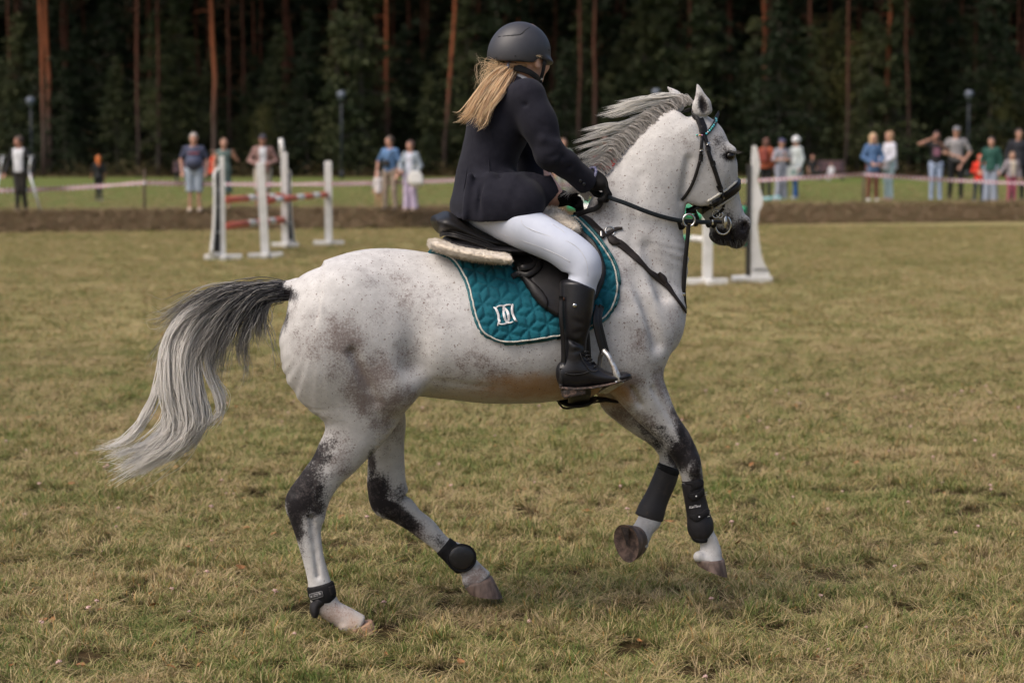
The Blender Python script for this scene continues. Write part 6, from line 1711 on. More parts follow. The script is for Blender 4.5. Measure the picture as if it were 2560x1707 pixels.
# ================================================================== JUMPS
M_wpaint = mat('white painted wood', (.70, .69, .67), (.58, .57, .54), 6, .55, .15, 60)
M_dpaint = mat('black painted wood', (.020, .019, .019), (.035, .032, .030), 8, .6, .15, 60)
M_red = mat('orange red paint', (.54, .125, .075), (.46, .10, .06), 6, .5, .1, 60)
M_green = mat('green paint', (.015, .26, .13), (.012, .22, .11), 6, .5, .1, 60)
M_cup = mat('grey metal', (.12, .12, .12), (.08, .08, .08), 20, .5, metal=.6)
M_banner = mat('black mesh banner', (.015, .014, .014), (.028, .026, .025), 12, .8)

def pt(o_, V): return np.asarray(V) - np.array(o_)
def solid(name, V, F, m, t, smooth=False): return obj(name, mesh_np(name, V, F, m, smooth), t)

def standard(name, label, X, Y, h, w, foot, face, group, lean=0.0, bank=False):
    """an upright on two crossed feet; FACE is the angle of the long foot"""
    g = on_ground(X, Y)
    t = thing(name, label, 'jump stand', g, face, group)
    t.rotation_euler = (0, lean, face)
    solid('post', *bx((0, 0, h / 2 + .03), (w, w, h), bev=.008), M_wpaint, t)
    solid('post_cap', *bx((0, 0, h + .04), (w * .8, w * .8, .02), bev=.006), M_wpaint, t)
    solid('foot', *bx((0, 0, .05), (foot, .10, .09), bev=.01), M_wpaint, t)
    solid('foot', *bx((0, -.17, .045), (.10, .24, .08), bev=.01), M_wpaint, t)
    solid('foot', *bx((0, .17, .045), (.10, .24, .08), bev=.01), M_wpaint, t)
    return t, g

def pole(label, a, b, r, m1, m2, cuts, group):
    """a round pole painted in bands; CUTS are the fractions where the colour changes"""
    a, b = np.array(a, float), np.array(b, float)
    t = thing('jump_pole', label, 'jump pole', (a + b) / 2, 0, group); c = (a + b) / 2
    ed = [0] + list(cuts) + [1]
    for i in range(len(ed) - 1):
        p, q = a + (b - a) * ed[i] - c, a + (b - a) * ed[i + 1] - c
        V, F = tube([p, p * .999 + q * .001, q * .999 + p * .001, q], [r * .97, r, r, r * .97], 16)
        solid('band', V, F, m1 if i % 2 == 0 else m2, t, True)
    return t

gJ = 'stands of the red and white jump'
tA, gA = standard('jump_stand', 'white jump stand with a dark banner wing, nearest the man on crutches', 558, 650, 1.66, .085, .62, R(8), gJ)
tB, gB = standard('jump_stand', 'plain white jump stand leaning slightly, nearest of the red and white jump', 664, 646, 1.56, .135, .58, R(5), gJ, lean=R(-2.4))
tC, gC = standard('jump_stand', 'tallest white jump stand with a wing, behind the two red poles', 713, 619, 1.72, .12, .50, R(8), gJ)
tD, gD = standard('jump_stand', 'white jump stand set apart at the far end of the top red pole', 822, 614, 1.55, .14, .58, R(5), gJ)
def wing(t, h, dx, dyy, m_in):
    """a narrowing frame with a banner stretched in it"""
    a = np.array([dx, dyy]) / np.hypot(dx, dyy); L = np.hypot(dx, dyy)
    ang = math.atan2(a[1], a[0]); top = .50
    def q(u, z): return np.array([a[0] * u, a[1] * u, z])
    V, F = tube([q(L, .05), q(L * .72, h * .35), q(L * .60, h * .7), q(L * .62, h * .93)], [.032, .028, .028, .026], 8, 3); solid('wing_edge', V, F, M_wpaint, t, True)
    V, F = tube([q(.03, h * .98), q(L * .32, h * .97), q(L * .62, h * .93)], .026, 8, 3); solid('wing_rail', V, F, M_wpaint, t, True)
    V, F = tube([q(.03, .10), q(L, .10)], .03, 8); solid('wing_rail', V, F, M_wpaint, t, True)
    rows = []
    for z, u in ((.14, L * .95), (h * .35, L * .70), (h * .7, L * .58), (h * .92, L * .60)): rows += [q(.05, z), q(u, z)]
    rows = np.array(rows); off = np.array([-a[1], a[0], 0]) * .008
    V = np.concatenate([rows + off, rows - off]); F = []
    for i in range(3): F += [(2 * i, 2 * i + 1, 2 * i + 3, 2 * i + 2), (8 + 2 * i + 1, 8 + 2 * i, 8 + 2 * i + 2, 8 + 2 * i + 3)]
    F += [(0, 2, 10, 8), (2, 4, 12, 10), (4, 6, 14, 12), (1, 9, 11, 3), (3, 11, 13, 5), (5, 13, 15, 7), (0, 8, 9, 1), (6, 7, 15, 14)]
    solid('banner', V, np.array(F), m_in, t)
    for z in (.5, .95, 1.25):
        V, F = tube([q(.03, h * z * .6), q(L * (.78 - .12 * z), h * z * .6)], .012, 6); solid('wing_bar', V, F, M_wpaint, t, True)
wing(tA, 1.55, -.20, -.14, M_banner)
wing(tC, 1.5, .17, .30, M_banner)
solid('finial', *tube([(-.04, 0, 1.70), (-.04, 0, 1.86), (-.06, 0, 2.02)], [.055, .05, .042], 10), M_wpaint, tC, True)
up_ = np.array([0, 0, 1.0])
def on_post(g, z, dx=0.0, dy=0.0): return np.array([g[0] + dx, g[1] + dy, z])
gP = 'red and white jump poles'
pole('upper red and white pole on the left element of the jump', on_post(gA, .99, .06, .12), on_post(gC, .96, -.02, -.12), .058, M_red, M_wpaint, (.33, .47, .70, .82), gP)
pole('lower red and white pole beneath another pole of the jump', on_post(gA, .56, .06, .12), on_post(gC, .52, -.02, -.12), .058, M_red, M_wpaint, (.33, .47, .70, .82), gP)
pole('red and white pole reaching the stand that is set apart', on_post(gB, .96, .02, .14), on_post(gD, .97, -.03, -.14), .055, M_red, M_wpaint, (.10, .22, .45, .58, .74, .86), gP)
for t, zs, dy in ((tA, (.93, .50), .10), (tC, (.90, .46), -.12), (tB, (.90,), .12), (tD, (.91,), -.12)):
    for z in zs: solid('pole_cup', *bx((0, dy, z), (.07, .10, .035), bev=.008), M_cup, t)

gG = 'stands of the green and white jump'
tE, gE = standard('jump_stand', 'white jump stand below the horse muzzle, holding the green poles', 1768, 713, 1.45, .125, .56, R(4), gG)
# the curved wing beside it
gF = on_ground(1882, 707)
tF = thing('jump_wing', 'tall curved white jump wing with a black edge post in front of the horse', 'jump wing', gF, 0, gG)
dF = gF[1]
def fpx(X, Y): p = at_depth(X, Y, dF); return p - gF
solid('edge_post', *bx((fpx(1871, 552)[0], 0, 0.81), (.055, .09, 1.62), bev=.006), M_dpaint, tF)
out = [(1880, 366), (1890, 363), (1896, 385), (1900, 412), (1898, 430), (1893, 445), (1899, 470), (1906, 492), (1906, 512), (1897, 530), (1893, 560), (1897, 600), (1904, 640), (1911, 662), (1920, 672), (1923, 684), (1925, 706), (1877, 708), (1877, 430)]
Bp = poly_resample(out, 6, curve=False); r = geometry.delaunay_2d_cdt([Vector(p) for p in Bp], [(i, (i + 1) % len(Bp)) for i in range(len(Bp))], [], 1, 1e-5)
vv = np.array([fpx(*v) for v in r[0]]); tt_ = np.array([f for f in r[2]]); nv = len(vv)
fr_ = vv + [0, -.022, 0]; bk_ = vv + [0, .022, 0]
c0 = np.cross(fr_[tt_[:, 1]] - fr_[tt_[:, 0]], fr_[tt_[:, 2]] - fr_[tt_[:, 0]])[:, 1] > 0; tt_[c0] = tt_[c0][:, ::-1]
ec = {}
for a, b in np.concatenate([tt_[:, [0, 1]], tt_[:, [1, 2]], tt_[:, [2, 0]]]).tolist(): ec[(a, b)] = 1
sk = np.array([[b, a, a + nv, b + nv] for a, b in ec if (b, a) not in ec])
solid('wing_panel', np.concatenate([fr_, bk_]), [np.concatenate([tt_, tt_[:, ::-1] + nv]), sk], M_wpaint, tF)
solid('panel_rail', *bx(fpx(1902, 673) + np.array([0, -.03, 0]), (.20, .02, .012)), M_cup, tF)
solid('foot', *bx((-.02, -.05, .045), (.56, .10, .09), bev=.01), M_wpaint, tF)
solid('foot', *bx((fpx(1850, 706)[0], .0, .05), (.22, .12, .10), bev=.01), M_wpaint, tF)
solid('foot', *bx((-.06, .24, .04), (.10, .46, .08), bev=.01), M_wpaint, tF)
farE = np.array([gF[0] - 2.25, gF[1] + 2.8, 0])
tG = thing('jump_stand', 'white jump stand hidden behind the horse shoulder, far end of the green poles', 'jump stand', farE, R(4), gG)
solid('post', *bx((0, 0, .72), (.12, .12, 1.4), bev=.008), M_wpaint, tG); solid('foot', *bx((0, 0, .05), (.56, .10, .09), bev=.01), M_wpaint, tG); solid('foot', *bx((0, .12, .045), (.10, .45, .08), bev=.01), M_wpaint, tG)
gQ = 'green and white jump poles'
pole('lower green and white pole under the horse chin', on_post(gF, .55, -.10, -.02), on_post(farE, .60, .05, -.08), .048, M_green, M_wpaint, (.19, .32, .62, .8), gQ)
pole('upper green and white pole behind the bit and the noseband', on_post(gF, 1.0, -.10, -.02), on_post(farE, 1.02, .05, -.08), .052, M_green, M_wpaint, (.12, .30, .80, .9), gQ)
pole('green pole on the nearer white stand, level with the rein', on_post(gE, .93, .0, .08), on_post(farE, .98, -.2, -.6), .06, M_green, M_wpaint, (.30, .5, .8, .9), gQ)
for z in (.50, .94): solid('pole_cup', *bx((fpx(1866, 552)[0] - .04, 0, z), (.06, .09, .03), bev=.008), M_cup, tF)
solid('pole_cup', *bx((0, .08, .865), (.08, .10, .035), bev=.008), M_cup, tE)

# ================================================================== TAPE
M_tapew = mat('white tape', (.62, .60, .60), (.54, .52, .53), 8, .5)
M_taper = mat('red tape', (.36, .06, .08), (.30, .05, .07), 8, .5)
def tape_span(label, a, b, sag, tw):
    a, b = np.array(a, float), np.array(b, float); L = np.linalg.norm(b - a); n = max(8, int(L / .055)); t = np.linspace(0, 1, n + 1)
    P = a + (b - a) * t[:, None]; P[:, 2] -= sag * 4 * t * (1 - t)
    ang = .35 + tw * np.sin(t * 9 + a[0]) + .25 * np.sin(t * 31)
    d = (b - a) / L; side = np.array([-d[1], d[0], 0]); w = .044
    U = np.cos(ang)[:, None] * np.array([0, 0, 1.0]) + np.sin(ang)[:, None] * side
    c = (a + b) / 2; c[2] = BANK
    o = obj('barrier_tape', None) if False else None
    k = np.stack([P + U * w, P - U * w], 1).reshape(-1, 3) - c
    th = np.cross(d, U); th /= np.linalg.norm(th, axis=1)[:, None]
    k2 = k + np.repeat(th, 2, 0) * .0015
    i = np.arange(n) * 2; F = np.stack([i, i + 1, i + 3, i + 2], 1); m = len(k)
    me = mesh_np('barrier_tape', np.concatenate([k, k2]), [np.concatenate([F, F[:, ::-1] + m])], M_tapew, False); me.materials.append(M_taper)
    idx = ((np.arange(n) % 2) < 1).astype(np.int32); me.polygons.foreach_set('material_index', np.concatenate([idx, idx]))
    o = obj('barrier_tape', me, loc=c); put(o, label, 'barrier tape', 'spans of red and white barrier tape')
def tape_pt(X, Y, dy=.35):
    d = ray(X, Y); x = 0
    y = 46
    for it in range(6):
        x = d[0] / d[1] * y; y = bank_y(x) + .85 + dy
    return at_depth(X, Y, y)
TPX = [(-160, 479), (360, 457), (1180, 449), (1560, 466), (2160, 436), (2720, 462)]
TPT = [tape_pt(*p) for p in TPX]
TL = ['span of red and white tape in front of the man on crutches', 'span of red and white tape from the first post past the rider', 'short span of red and white tape behind the horse neck', 'span of pink and white tape rising to the post by the woman in denim', 'span of red and white tape before the people on the far side']
for (p, q, lb, sg) in zip(TPT[:-1], TPT[1:], TL, (.05, .07, .03, .02, .05)): tape_span(lb, p, q, sg, .5)
M_stake = mat('weathered stake', (.17, .12, .095), (.10, .07, .055), 14, .85, .5, 40, stretch=(1, 1, .2))
for i, (p, lb) in enumerate(zip(TPT[1:-1], ['brown wooden stake holding the tape by the orange haired child', 'brown wooden stake hidden behind the rider', 'brown wooden stake hidden behind the horse neck', 'brown wooden stake holding the tape beside the woman in denim'])):
    tp = .30 if i == 0 else .05
    t = thing('tape_stake', lb, 'stake', (p[0], p[1] + .03, BANK), 0, 'stakes holding the tape')
    V, F = tube([(0, 0, -.1), (0, .0, .6), (.01, 0, p[2] - BANK + tp - .05), (.01, 0, p[2] - BANK + tp)], [.032, .030, .028, .012], 8); solid('stake', V, F, M_stake, t, True)
    V, F = tube([(-.0, 0, p[2] - BANK - .03), (0, 0, p[2] - BANK + .03)], .036, 10); solid('tape_wrap', V, F, M_tapew, t, True)

# ================================================================== LAMPS AND BENCHES
M_pole = mat('dark blue grey pole', (.014, .020, .030), (.018, .024, .035), 10, .5)
M_lampcap = mat('pale lamp cap', (.13, .15, .19), (.10, .12, .16), 10, .35)
M_lampg = mat('lamp globe', (.10, .12, .14), (.06, .07, .09), 10, .2)
def lamp(X, Yt, y, label):
    p = at_depth(X, Yt, y); h = p[2] - BANK
    t = thing('street_lamp', label, 'street lamp', (p[0], y, BANK), 0, 'lamp posts in front of the wood')
    solid('pole', *tube([(0, 0, -.05), (0, 0, h * .5), (0, 0, h - .55)], [.05, .042, .036], 10), M_pole, t, True)
    solid('base', *tube([(0, 0, -.02), (0, 0, .30), (0, 0, .36)], [.10, .095, .06], 12), M_pole, t, True)
    prof = [(.03, h - .52), (.07, h - .50), (.16, h - .32), (.19, h - .20)]
    solid('globe', *tube([(0, 0, z) for r_, z in prof], [r_ for r_, z in prof], 20), M_lampg, t, True)
    prof = [(.205, h - .205), (.21, h - .18), (.18, h - .08), (.11, h - .02), (.03, h)]
    solid('cap', *tube([(0, 0, z) for r_, z in prof], [r_ for r_, z in prof], 20), M_lampcap, t, True)
    for k in range(3):
        a = k * 2.094; V, F = tube([(.06 * math.cos(a), .06 * math.sin(a), h - .56), (.19 * math.cos(a), .19 * math.sin(a), h - .20)], .012, 5); solid('strut', V, F, M_pole, t, True)
lamp(76, 243, 94, 'dark lamp post with a pale cap behind the man on crutches')
lamp(853, 228, 93, 'dark lamp post with a pale cap beside the far end of the red jump')
lamp(1640, 222, 94, 'lamp post whose pale cap shows over the mane of the horse')
lamp(2423, 226, 93, 'dark lamp post behind the man in the grey shirt and cap')
M_bench = mat('mauve painted bench', (.150, .085, .095), (.11, .06, .07), 8, .6)
def bench(x0, x1, yb, y, label):
    a, b = at_depth(x0, yb, y), at_depth(x1, yb, y); L = b[0] - a[0]
    t = thing('park_bench', label, 'bench', ((a[0] + b[0]) / 2, y, BANK), 0, 'park benches by the wood')
    for z in (.52, .66, .80): solid('back_slat', *bx((0, .18 + (z - .5) * .2, z), (L, .035, .115), bev=.01), M_bench, t)
    for yy in (-.18, -.04, .10): solid('seat_slat', *bx((0, yy, .44), (L, .12, .04), bev=.01), M_bench, t)
    for s_ in (-1, 1):
        solid('leg', *bx((s_ * L * .40, -.16, .21), (.06, .06, .42), bev=.008), M_pole, t); solid('leg', *bx((s_ * L * .40, .17, .42), (.06, .05, .84), bev=.008), M_pole, t)
bench(432, 526, 424, 86, 'mauve slatted bench behind the man in the navy shirt')
bench(2046, 2112, 414, 88, 'mauve slatted bench with two people seated on it')
# ================================================================== SPECTATORS
_pm = {}
def cloth(col, rough=.8):
    k = (tuple(round(c, 3) for c in col), rough)
    if k not in _pm: _pm[k] = mat('cloth', col, tuple(c * .78 for c in col), 14, rough, .15, 60)
    return _pm[k]
SKINS = [mat('spectator skin', (.50, .275, .20), (.44, .23, .16), 20, .55), mat('tanned spectator skin', (.40, .20, .14), (.35, .17, .12), 20, .55)]

def spectator(X, Yt, Yb, face, label, top, bottom, hair, shoes=(.5, .5, .5), sleeve=1, bkind='trousers', skin=0, larm=None, rarm=None, hstyle='short', cap=None, belly=0.0, width=1.0, jacket=None, toplen=0.0, stance=None, extra=None, seat=False, ground=None, head_yaw=0.0, depth_add=0.0):
    """one person; built 1.75 m tall facing -y, then scaled; arms = (elbow, wrist) in that frame"""
    if ground is None:
        g = on_ground(X, Yb, BANK)
        y = g[1] + depth_add
    else: y = ground
    foot = at_depth(X, Yb, y); headp = at_depth(X, Yt, y)
    H = (headp[2] - BANK) if not seat else (headp[2] - BANK) / .74
    s = max(.4, H / 1.785)
    t = thing('person', label, 'person', (foot[0], y, BANK), R(face), 'spectators along the tape')
    t.scale = (s, s, s)
    lean = 0.0
    hip, kn, an = .92, .50, .085
    st = stance or ((-.11, .0), (.11, .0))
    sk = SKINS[skin]
    W = width
    hipj = [np.array([-.095 * W, 0, hip]), np.array([.095 * W, 0, hip])]
    if seat:
        hipj = [np.array([-.1, .1, .52]), np.array([.1, .1, .52])]; base = -.40
        kne = [np.array([-.14, -.32, .50]), np.array([.14, -.32, .50])]; ank = [np.array([-.13, -.36, .09]), np.array([.13, -.40, .09])]
    else:
        base = 0.0
        kne = [np.array([st[i][0] * .85 + .0, st[i][1] * .55 - .03, kn]) for i in (0, 1)]; ank = [np.array([st[i][0], st[i][1], an]) for i in (0, 1)]
    B = np.array([0, .1 if seat else 0, base])
    sh = [np.array([-.160 * W, .0, 1.405]) + B, np.array([.160 * W, .0, 1.405]) + B]
    arms = [rarm or ((-.238 * W, .03, 1.13), (-.235 * W, -.07, .89)), larm or ((.238 * W, .03, 1.13), (.235 * W, -.07, .89))]
    arms = [(np.array(a) + B, np.array(b) + B) for a, b in arms]
    hc = np.array([0, -.02, 1.625]) + B
    h = .0135
    lo, hi = np.array([-.52, -.62, -.02]), np.array([.52, .42, 1.80 + base + .02])
    def fld(z0=-.02, z1=1.8): return Field(np.array([lo[0], lo[1], z0]), np.array([hi[0], hi[1], z1]), h)
    def torso(f, e, low=.90, k=.06):
        f.add(ellip(np.array([0, .0, 1.30]) + B, (.158 * W + e, .112 * W + e, .19)), k=k)
        f.add(ellip(np.array([0, -.01 - belly * .5, 1.10]) + B, (.135 * W + e + belly * .5, .105 * W + e + belly, .17)), k=k)
        f.add(ellip(np.array([0, .01, .95]) + B, (.158 * W + e, .118 * W + e, .13)), k=k)
        for s_ in (0, 1): f.add(capsule(np.array([(-.06, .06)[s_], 0, 1.44]) + B, sh[s_], .050 + e, .050 + e), k=.05)
    def legs(f, e, upto=1.0, k=.03):
        for i in (0, 1):
            f.add(capsule(hipj[i], kne[i], .084 * W + e, .056 + e), k=k)
            if upto > .55: f.add(capsule(kne[i], kne[i] + (ank[i] - kne[i]) * min(1, (upto - .5) * 2), .054 + e, .040 + e), k=k)
    def arm_(f, i, e, upto):
        a, b = arms[i]
        if upto > 0: f.add(capsule(sh[i], sh[i] + (a - sh[i]) * min(1, upto), .052 + e, .042 + e), k=.03)
        if upto > 1: f.add(capsule(a, a + (b - a) * (upto - 1), .042 + e, .032 + e), k=.02)
    # body, one continuous figure
    f = fld(); torso(f, -.012); legs(f, -.008)
    for i in (0, 1):
        arm_(f, i, -.006, 2.0)
        a, b = arms[i]; d = (b - a) / (np.linalg.norm(b - a) + 1e-6); sd = np.cross(d, [0, 1, 0.1]); sd /= np.linalg.norm(sd) + 1e-6
        f.add(ellip(b + d * .045, (.034, .030, .040)), k=.02)
        for q in range(4):
            p0 = b + d * .07 + sd * (q - 1.5) * .019; cu = np.array([0, -.012, -.010]); f.add(capsule(p0, p0 + d * (.040 + .008 * (q in (1, 2))) + cu, .0095, .0085), k=.006); 
            f.add(capsule(p0 + d * .042 + cu, p0 + d * .064 + cu * 2.6, .0088, .0075), k=.006)
        f.add(capsule(b + d * .03 + sd * .03, b + d * .075 + sd * .055 + np.array([0, -.02, 0]), .012, .009), k=.01)
        f.add(capsule(ank[i] + [0, .02, -.03], ank[i] + [0, -.13, -.055], .034, .026), k=.03)
    hy = R(head_yaw); hd_ = np.array([math.sin(hy), -math.cos(hy), 0]); hl = np.array([math.cos(hy), math.sin(hy), 0]); HMt = np.array([hl, -hd_, [0, 0, 1]])
    f.add(capsule(np.array([0, .01, 1.43]) + B, hc + [0, .01, -.06], .056, .052), k=.03)
    f.add(ellip(hc + [0, 0, .02], (.082, .100, .112), HMt), k=.02); f.add(ellip(hc + hd_ * .03 + [0, 0, -.058], (.060, .06, .066), HMt), k=.02)
    f.add(capsule(hc + hd_ * .092 + [0, 0, .0], hc + hd_ * .110 + [0, 0, -.03], .010, .013), k=.01)
    for s_ in (-1, 1):
        f.add(ellip(hc + hl * s_ * .076 + [0, 0, -.01], (.012, .02, .03), HMt), k=.008)
        f.add(ellip(hc + hd_ * .092 + hl * s_ * .032 + [0, 0, .012], (.016, .012, .010), HMt), k=.008, op='s')
    V, Q = f.mesh(1); obj('body', mesh_np('body', V, Q, sk), t)
    # clothes
    f = fld(); torso(f, .008)
    for i in (0, 1): arm_(f, i, .012, sleeve)
    hem = .90 - toplen + base
    if toplen > .05: f.add(capsule(np.array([0, .01, 1.0]) + B, np.array([0, .01, hem]) + [0, B[1], 0], .155 * W, .17 * W + toplen * .12), k=.06)
    if bkind == 'dress': f.add(capsule(np.array([0, .01, 1.0]) + B, np.array([0, .01, .42]), .15 * W, .20 * W), k=.08); hem = .40
    f.cut((0, 0, hem), (0, 0, -1)); f.cut(np.array([0, -.02, 1.475]) + B, (0, -.35, 1)); f.wobble(.003, 18, int(X))
    V, Q = f.mesh(2); shirt = obj('dress' if bkind == 'dress' else 'shirt', mesh_np('shirt', V, Q, cloth(top)), t)
    if jacket is not None:
        f = fld(); torso(f, .016)
        for i in (0, 1): arm_(f, i, .016, 1.98)
        hj = .86 - (extra or {}).get('coat', 0)
        f.add(capsule(np.array([0, .01, 1.05]) + B, np.array([0, .01, hj]) + B * [0, 1, 1], .145 * W, .175 * W), k=.06)
        f.cut(np.array([0, 0, hj]) + B * [0, 0, 1], (0, 0, -1)); f.cut(np.array([0, 0, 1.49]) + B, (0, -.3, 1))
        if not (extra or {}).get('closed'): f.add(box(np.array([0, -.25, 1.1]) + B, ((extra or {}).get('gap', .07), .25, .5)), op='s', k=.03)
        f.wobble(.004, 16, int(X) + 1); V, Q = f.mesh(2); obj('jacket', mesh_np('jacket', V, Q, cloth(jacket)), t)
    if bkind != 'dress':
        f = fld(-.02, 1.1); f.add(ellip(np.array([0, .01, hip + (0 if not seat else -.37)]) + [0, B[1], 0], (.165 * W, .125 * W, .11)), k=.05)
        wide = .03 if bkind == 'wide' else 0
        legs(f, .012 + wide * .6, .62 if bkind == 'shorts' else 1.0)
        if bkind == 'shorts':
            for i in (0, 1): f.add(capsule(hipj[i], kne[i] + (ank[i] - kne[i]) * .05, .10 * W, .088), k=.03)
            f.cut((0, 0, .44), (0, 0, -1))
        if bkind == 'wide':
            for i in (0, 1): f.add(capsule(kne[i], ank[i] + [0, 0, .0], .075, .10), k=.03)
        f.cut((0, 0, 1.02 + (base + .03 if seat else 0)), (0, 0, 1)); f.cut((0, 0, .06), (0, 0, -1)); f.wobble(.003, 20, int(X) + 2)
        V, Q = f.mesh(2); obj('shorts' if bkind == 'shorts' else 'trousers', mesh_np('trousers', V, Q, cloth(bottom)), t)
    for i in (0, 1):
        a = ank[i]; f = Field(a - np.array([.08, .22, .10]), a + np.array([.08, .10, .07]), .010)
        f.add(capsule(a + [0, .015, -.02], a + [0, .02, -.045], .044, .042), k=.01); f.add(capsule(a + [0, 0, -.045], a + [0, -.125, -.058], .045, .036), k=.03); f.cut((0, 0, a[2] - .085 + .0), (0, 0, -1))
        V, Q = f.mesh(1); obj('shoe', mesh_np('shoe', V, Q, cloth(shoes)), t)
    # hair and headwear
    if hstyle != 'bald':
        f = Field(hc - np.array([.2, .24, .62]), hc + np.array([.2, .24, .2]), .012)
        f.add(ellip(hc - hd_ * .014 + [0, 0, .034], (.093, .107, .112), HMt))
        if hstyle != 'hood': f.add(box(hc + hd_ * .11 + [0, 0, -.02], (.075, .06, .075), .02, HMt), op='s', k=.03); 
        else: f.add(ellip(hc + hd_ * .10 + [0, 0, -.01], (.056, .07, .075), HMt), op='s', k=.02)
        if hstyle == 'short': f.cut(hc + [0, 0, -.01], (hd_[0] * .55, hd_[1] * .55, -.8))
        if hstyle == 'long':
            for s_ in (-1, 1): f.add(capsule(hc + hl * s_ * .06 - hd_ * .02 + [0, 0, .02], hc + hl * s_ * .085 + hd_ * .03 + [0, 0, -.30], .045, .032), k=.04)
            f.add(capsule(hc - hd_ * .06, hc - hd_ * .09 + [0, 0, -.26], .07, .05), k=.04)
        if hstyle == 'bun': f.cut(hc + [0, 0, -.03], (hd_[0] * .5, hd_[1] * .5, -.8)); f.add(ellip(hc - hd_ * .09 + [0, 0, .06], (.05, .05, .045)), k=.015)
        if hstyle == 'hood': f.add(capsule(hc + [0, .02, -.06], hc + [0, .03, -.15], .085, .10), k=.04)
        f.wobble(.004, 40, int(X) + 4)
        V, Q = f.mesh(1); obj('hood' if hstyle == 'hood' else 'hair', mesh_np('hair', V, Q, cloth(hair, .6)), t)
    if cap is not None:
        f = Field(hc - np.array([.2, .26, .1]), hc + np.array([.2, .26, .2]), .010)
        f.add(ellip(hc + [0, 0, .045], (.092, .108, .098), HMt)); f.cut(hc + [0, 0, .055], (0, 0, -1)); f.add(ellip(hc + hd_ * .12 + [0, 0, .06], (.075, .075, .012), HMt), k=.015)
        V, Q = f.mesh(1); obj('cap', mesh_np('cap', V, Q, cloth(cap)), t)
    return t, s, B

WH = (.62, .63, .66); DK = (.014, .014, .016)
def add_part(t, name, V, F, m, sm=True): return obj(name, mesh_np(name, V, F, m, sm), t)

p1, s1_, _ = spectator(52, 338, 531, -18, 'man on crutches in a white shirt and dark open jacket, one foot in white', WH, (.016, .013, .010), (.06, .035, .025), (.6, .6, .62), jacket=DK, extra={'gap': .125}, head_yaw=-40, rarm=((-.33, .06, 1.14), (-.37, -.04, .92)), larm=((.33, .06, 1.14), (.33, -.04, .92)), stance=((-.02, -.10), (.10, .06)), skin=1)
M_crutch = mat('pale crutch metal', (.74, .76, .78), (.66, .68, .70), 20, .4, metal=.3)
def crutch(dx0, dx1, dy, lb):
    g = np.array(p1.location); k = .95
    t = thing('crutch', lb, 'crutch', (g[0] + dx1, g[1] + dy, BANK), 0, 'crutches of the man in white')
    o = dx0 - dx1
    add_part(t, 'shaft', *tube([(0, 0, .02), (o * .55, 0, .50), (o, 0, .92)], .023, 8), M_crutch)
    add_part(t, 'upright', *tube([(o, 0, .92), (o + .03, .03, 1.12), (o + .05, .08, 1.24)], .02, 8), M_crutch)
    add_part(t, 'handle', *tube([(o, .0, .90), (o - .01, -.12, .91)], .018, 8), cloth((.1, .1, .11)))
    add_part(t, 'forearm_cuff', *tube(np.array([(o + .05 + .05 * math.cos(a), .08 - .05 * math.sin(a) * 1.0, 1.24) for a in np.linspace(.3, 5.9, 12)]), .014, 6), cloth((.5, .52, .55)))
    add_part(t, 'foot', *tube([(0, 0, 0), (0, 0, .06)], [.026, .02], 8), cloth((.1, .1, .1)))
crutch(-.38, -.58, -.22, 'pale crutch planted out on the far side of his white foot')
crutch(.26, .50, -.24, 'pale crutch planted beside the dark trouser leg of the man in white')
spectator(248, 388, 504, 200, 'child with bright orange hair walking away in black clothes', DK, DK, (.62, .16, .03), (.3, .3, .3), sleeve=1, hstyle='long', stance=((-.06, .18), (.06, -.14)), larm=((.22, -.10, 1.15), (.24, -.24, .98)))
p3, s3, _ = spectator(487, 330, 529, 5, 'stout grey haired man in a navy shirt and pale denim shorts', (.055, .065, .115), (.34, .40, .48), (.42, .38, .34), (.60, .50, .40), sleeve=.7, bkind='shorts', belly=.08, width=1.14, hstyle='short', rarm=((-.30, .05, 1.15), (-.27, -.06, .92)), larm=((.30, .05, 1.15), (.27, -.06, .92)))
add_part(p3, 'chest_print', *bx((0, -.155, 1.31), (.24, .03, .045), bev=.01), cloth((.26, .075, .10)), False)
spectator(562, 344, 522, 8, 'woman in a green sleeveless dress with one hand raised to her shoulder', (.115, .165, .150), (.1, .1, .1), (.30, .17, .11), (.4, .25, .2), sleeve=.0, bkind='dress', hstyle='bun', larm=((.34, .0, 1.20), (.24, -.14, 1.40)), width=1.02, skin=0)
pr, sr, _ = spectator(535, 372, 500, 90, 'person in a bright orange red jacket mostly hidden behind the woman in green', (.62, .06, .02), (.05, .05, .06), (.1, .05, .03), DK, sleeve=1.95, jacket=(.65, .07, .02), extra={'closed': 1}, hstyle='short', ground=58.5)
p5, s5, _ = spectator(659, 334, 523, 4, 'bearded man in a cap, white shirt and open plaid overshirt, beige shorts', WH, (.42, .37, .30), (.05, .035, .03), (.03, .035, .05), sleeve=1, bkind='shorts', jacket=(.27, .155, .135), cap=(.045, .04, .06), width=1.12, rarm=((-.32, .02, 1.14), (-.12, -.22, 1.06)), larm=((.32, .02, 1.14), (.12, -.22, 1.06)), skin=1, stance=((-.16, -.04), (.12, .02)))
p6, s6, _ = spectator(976, 338, 526, -30, 'man in a blue short sleeved shirt with a black bag across his chest', (.10, .20, .38), (.30, .235, .185), (.07, .045, .03), (.12, .09, .07), sleeve=.8, head_yaw=-25, width=1.08, rarm=((-.33, -.02, 1.14), (-.30, -.12, .92)), stance=((-.14, 0), (.15, 0)))
add_part(p6, 'shoulder_bag', *bx((-.01, -.17, 1.12), (.20, .08, .15), bev=.03), cloth(DK), False)
add_part(p6, 'bag_strap', *tube([(.15, -.10, 1.44), (.07, -.165, 1.28), (-.02, -.175, 1.16)], .013, 6, 3), cloth(DK))
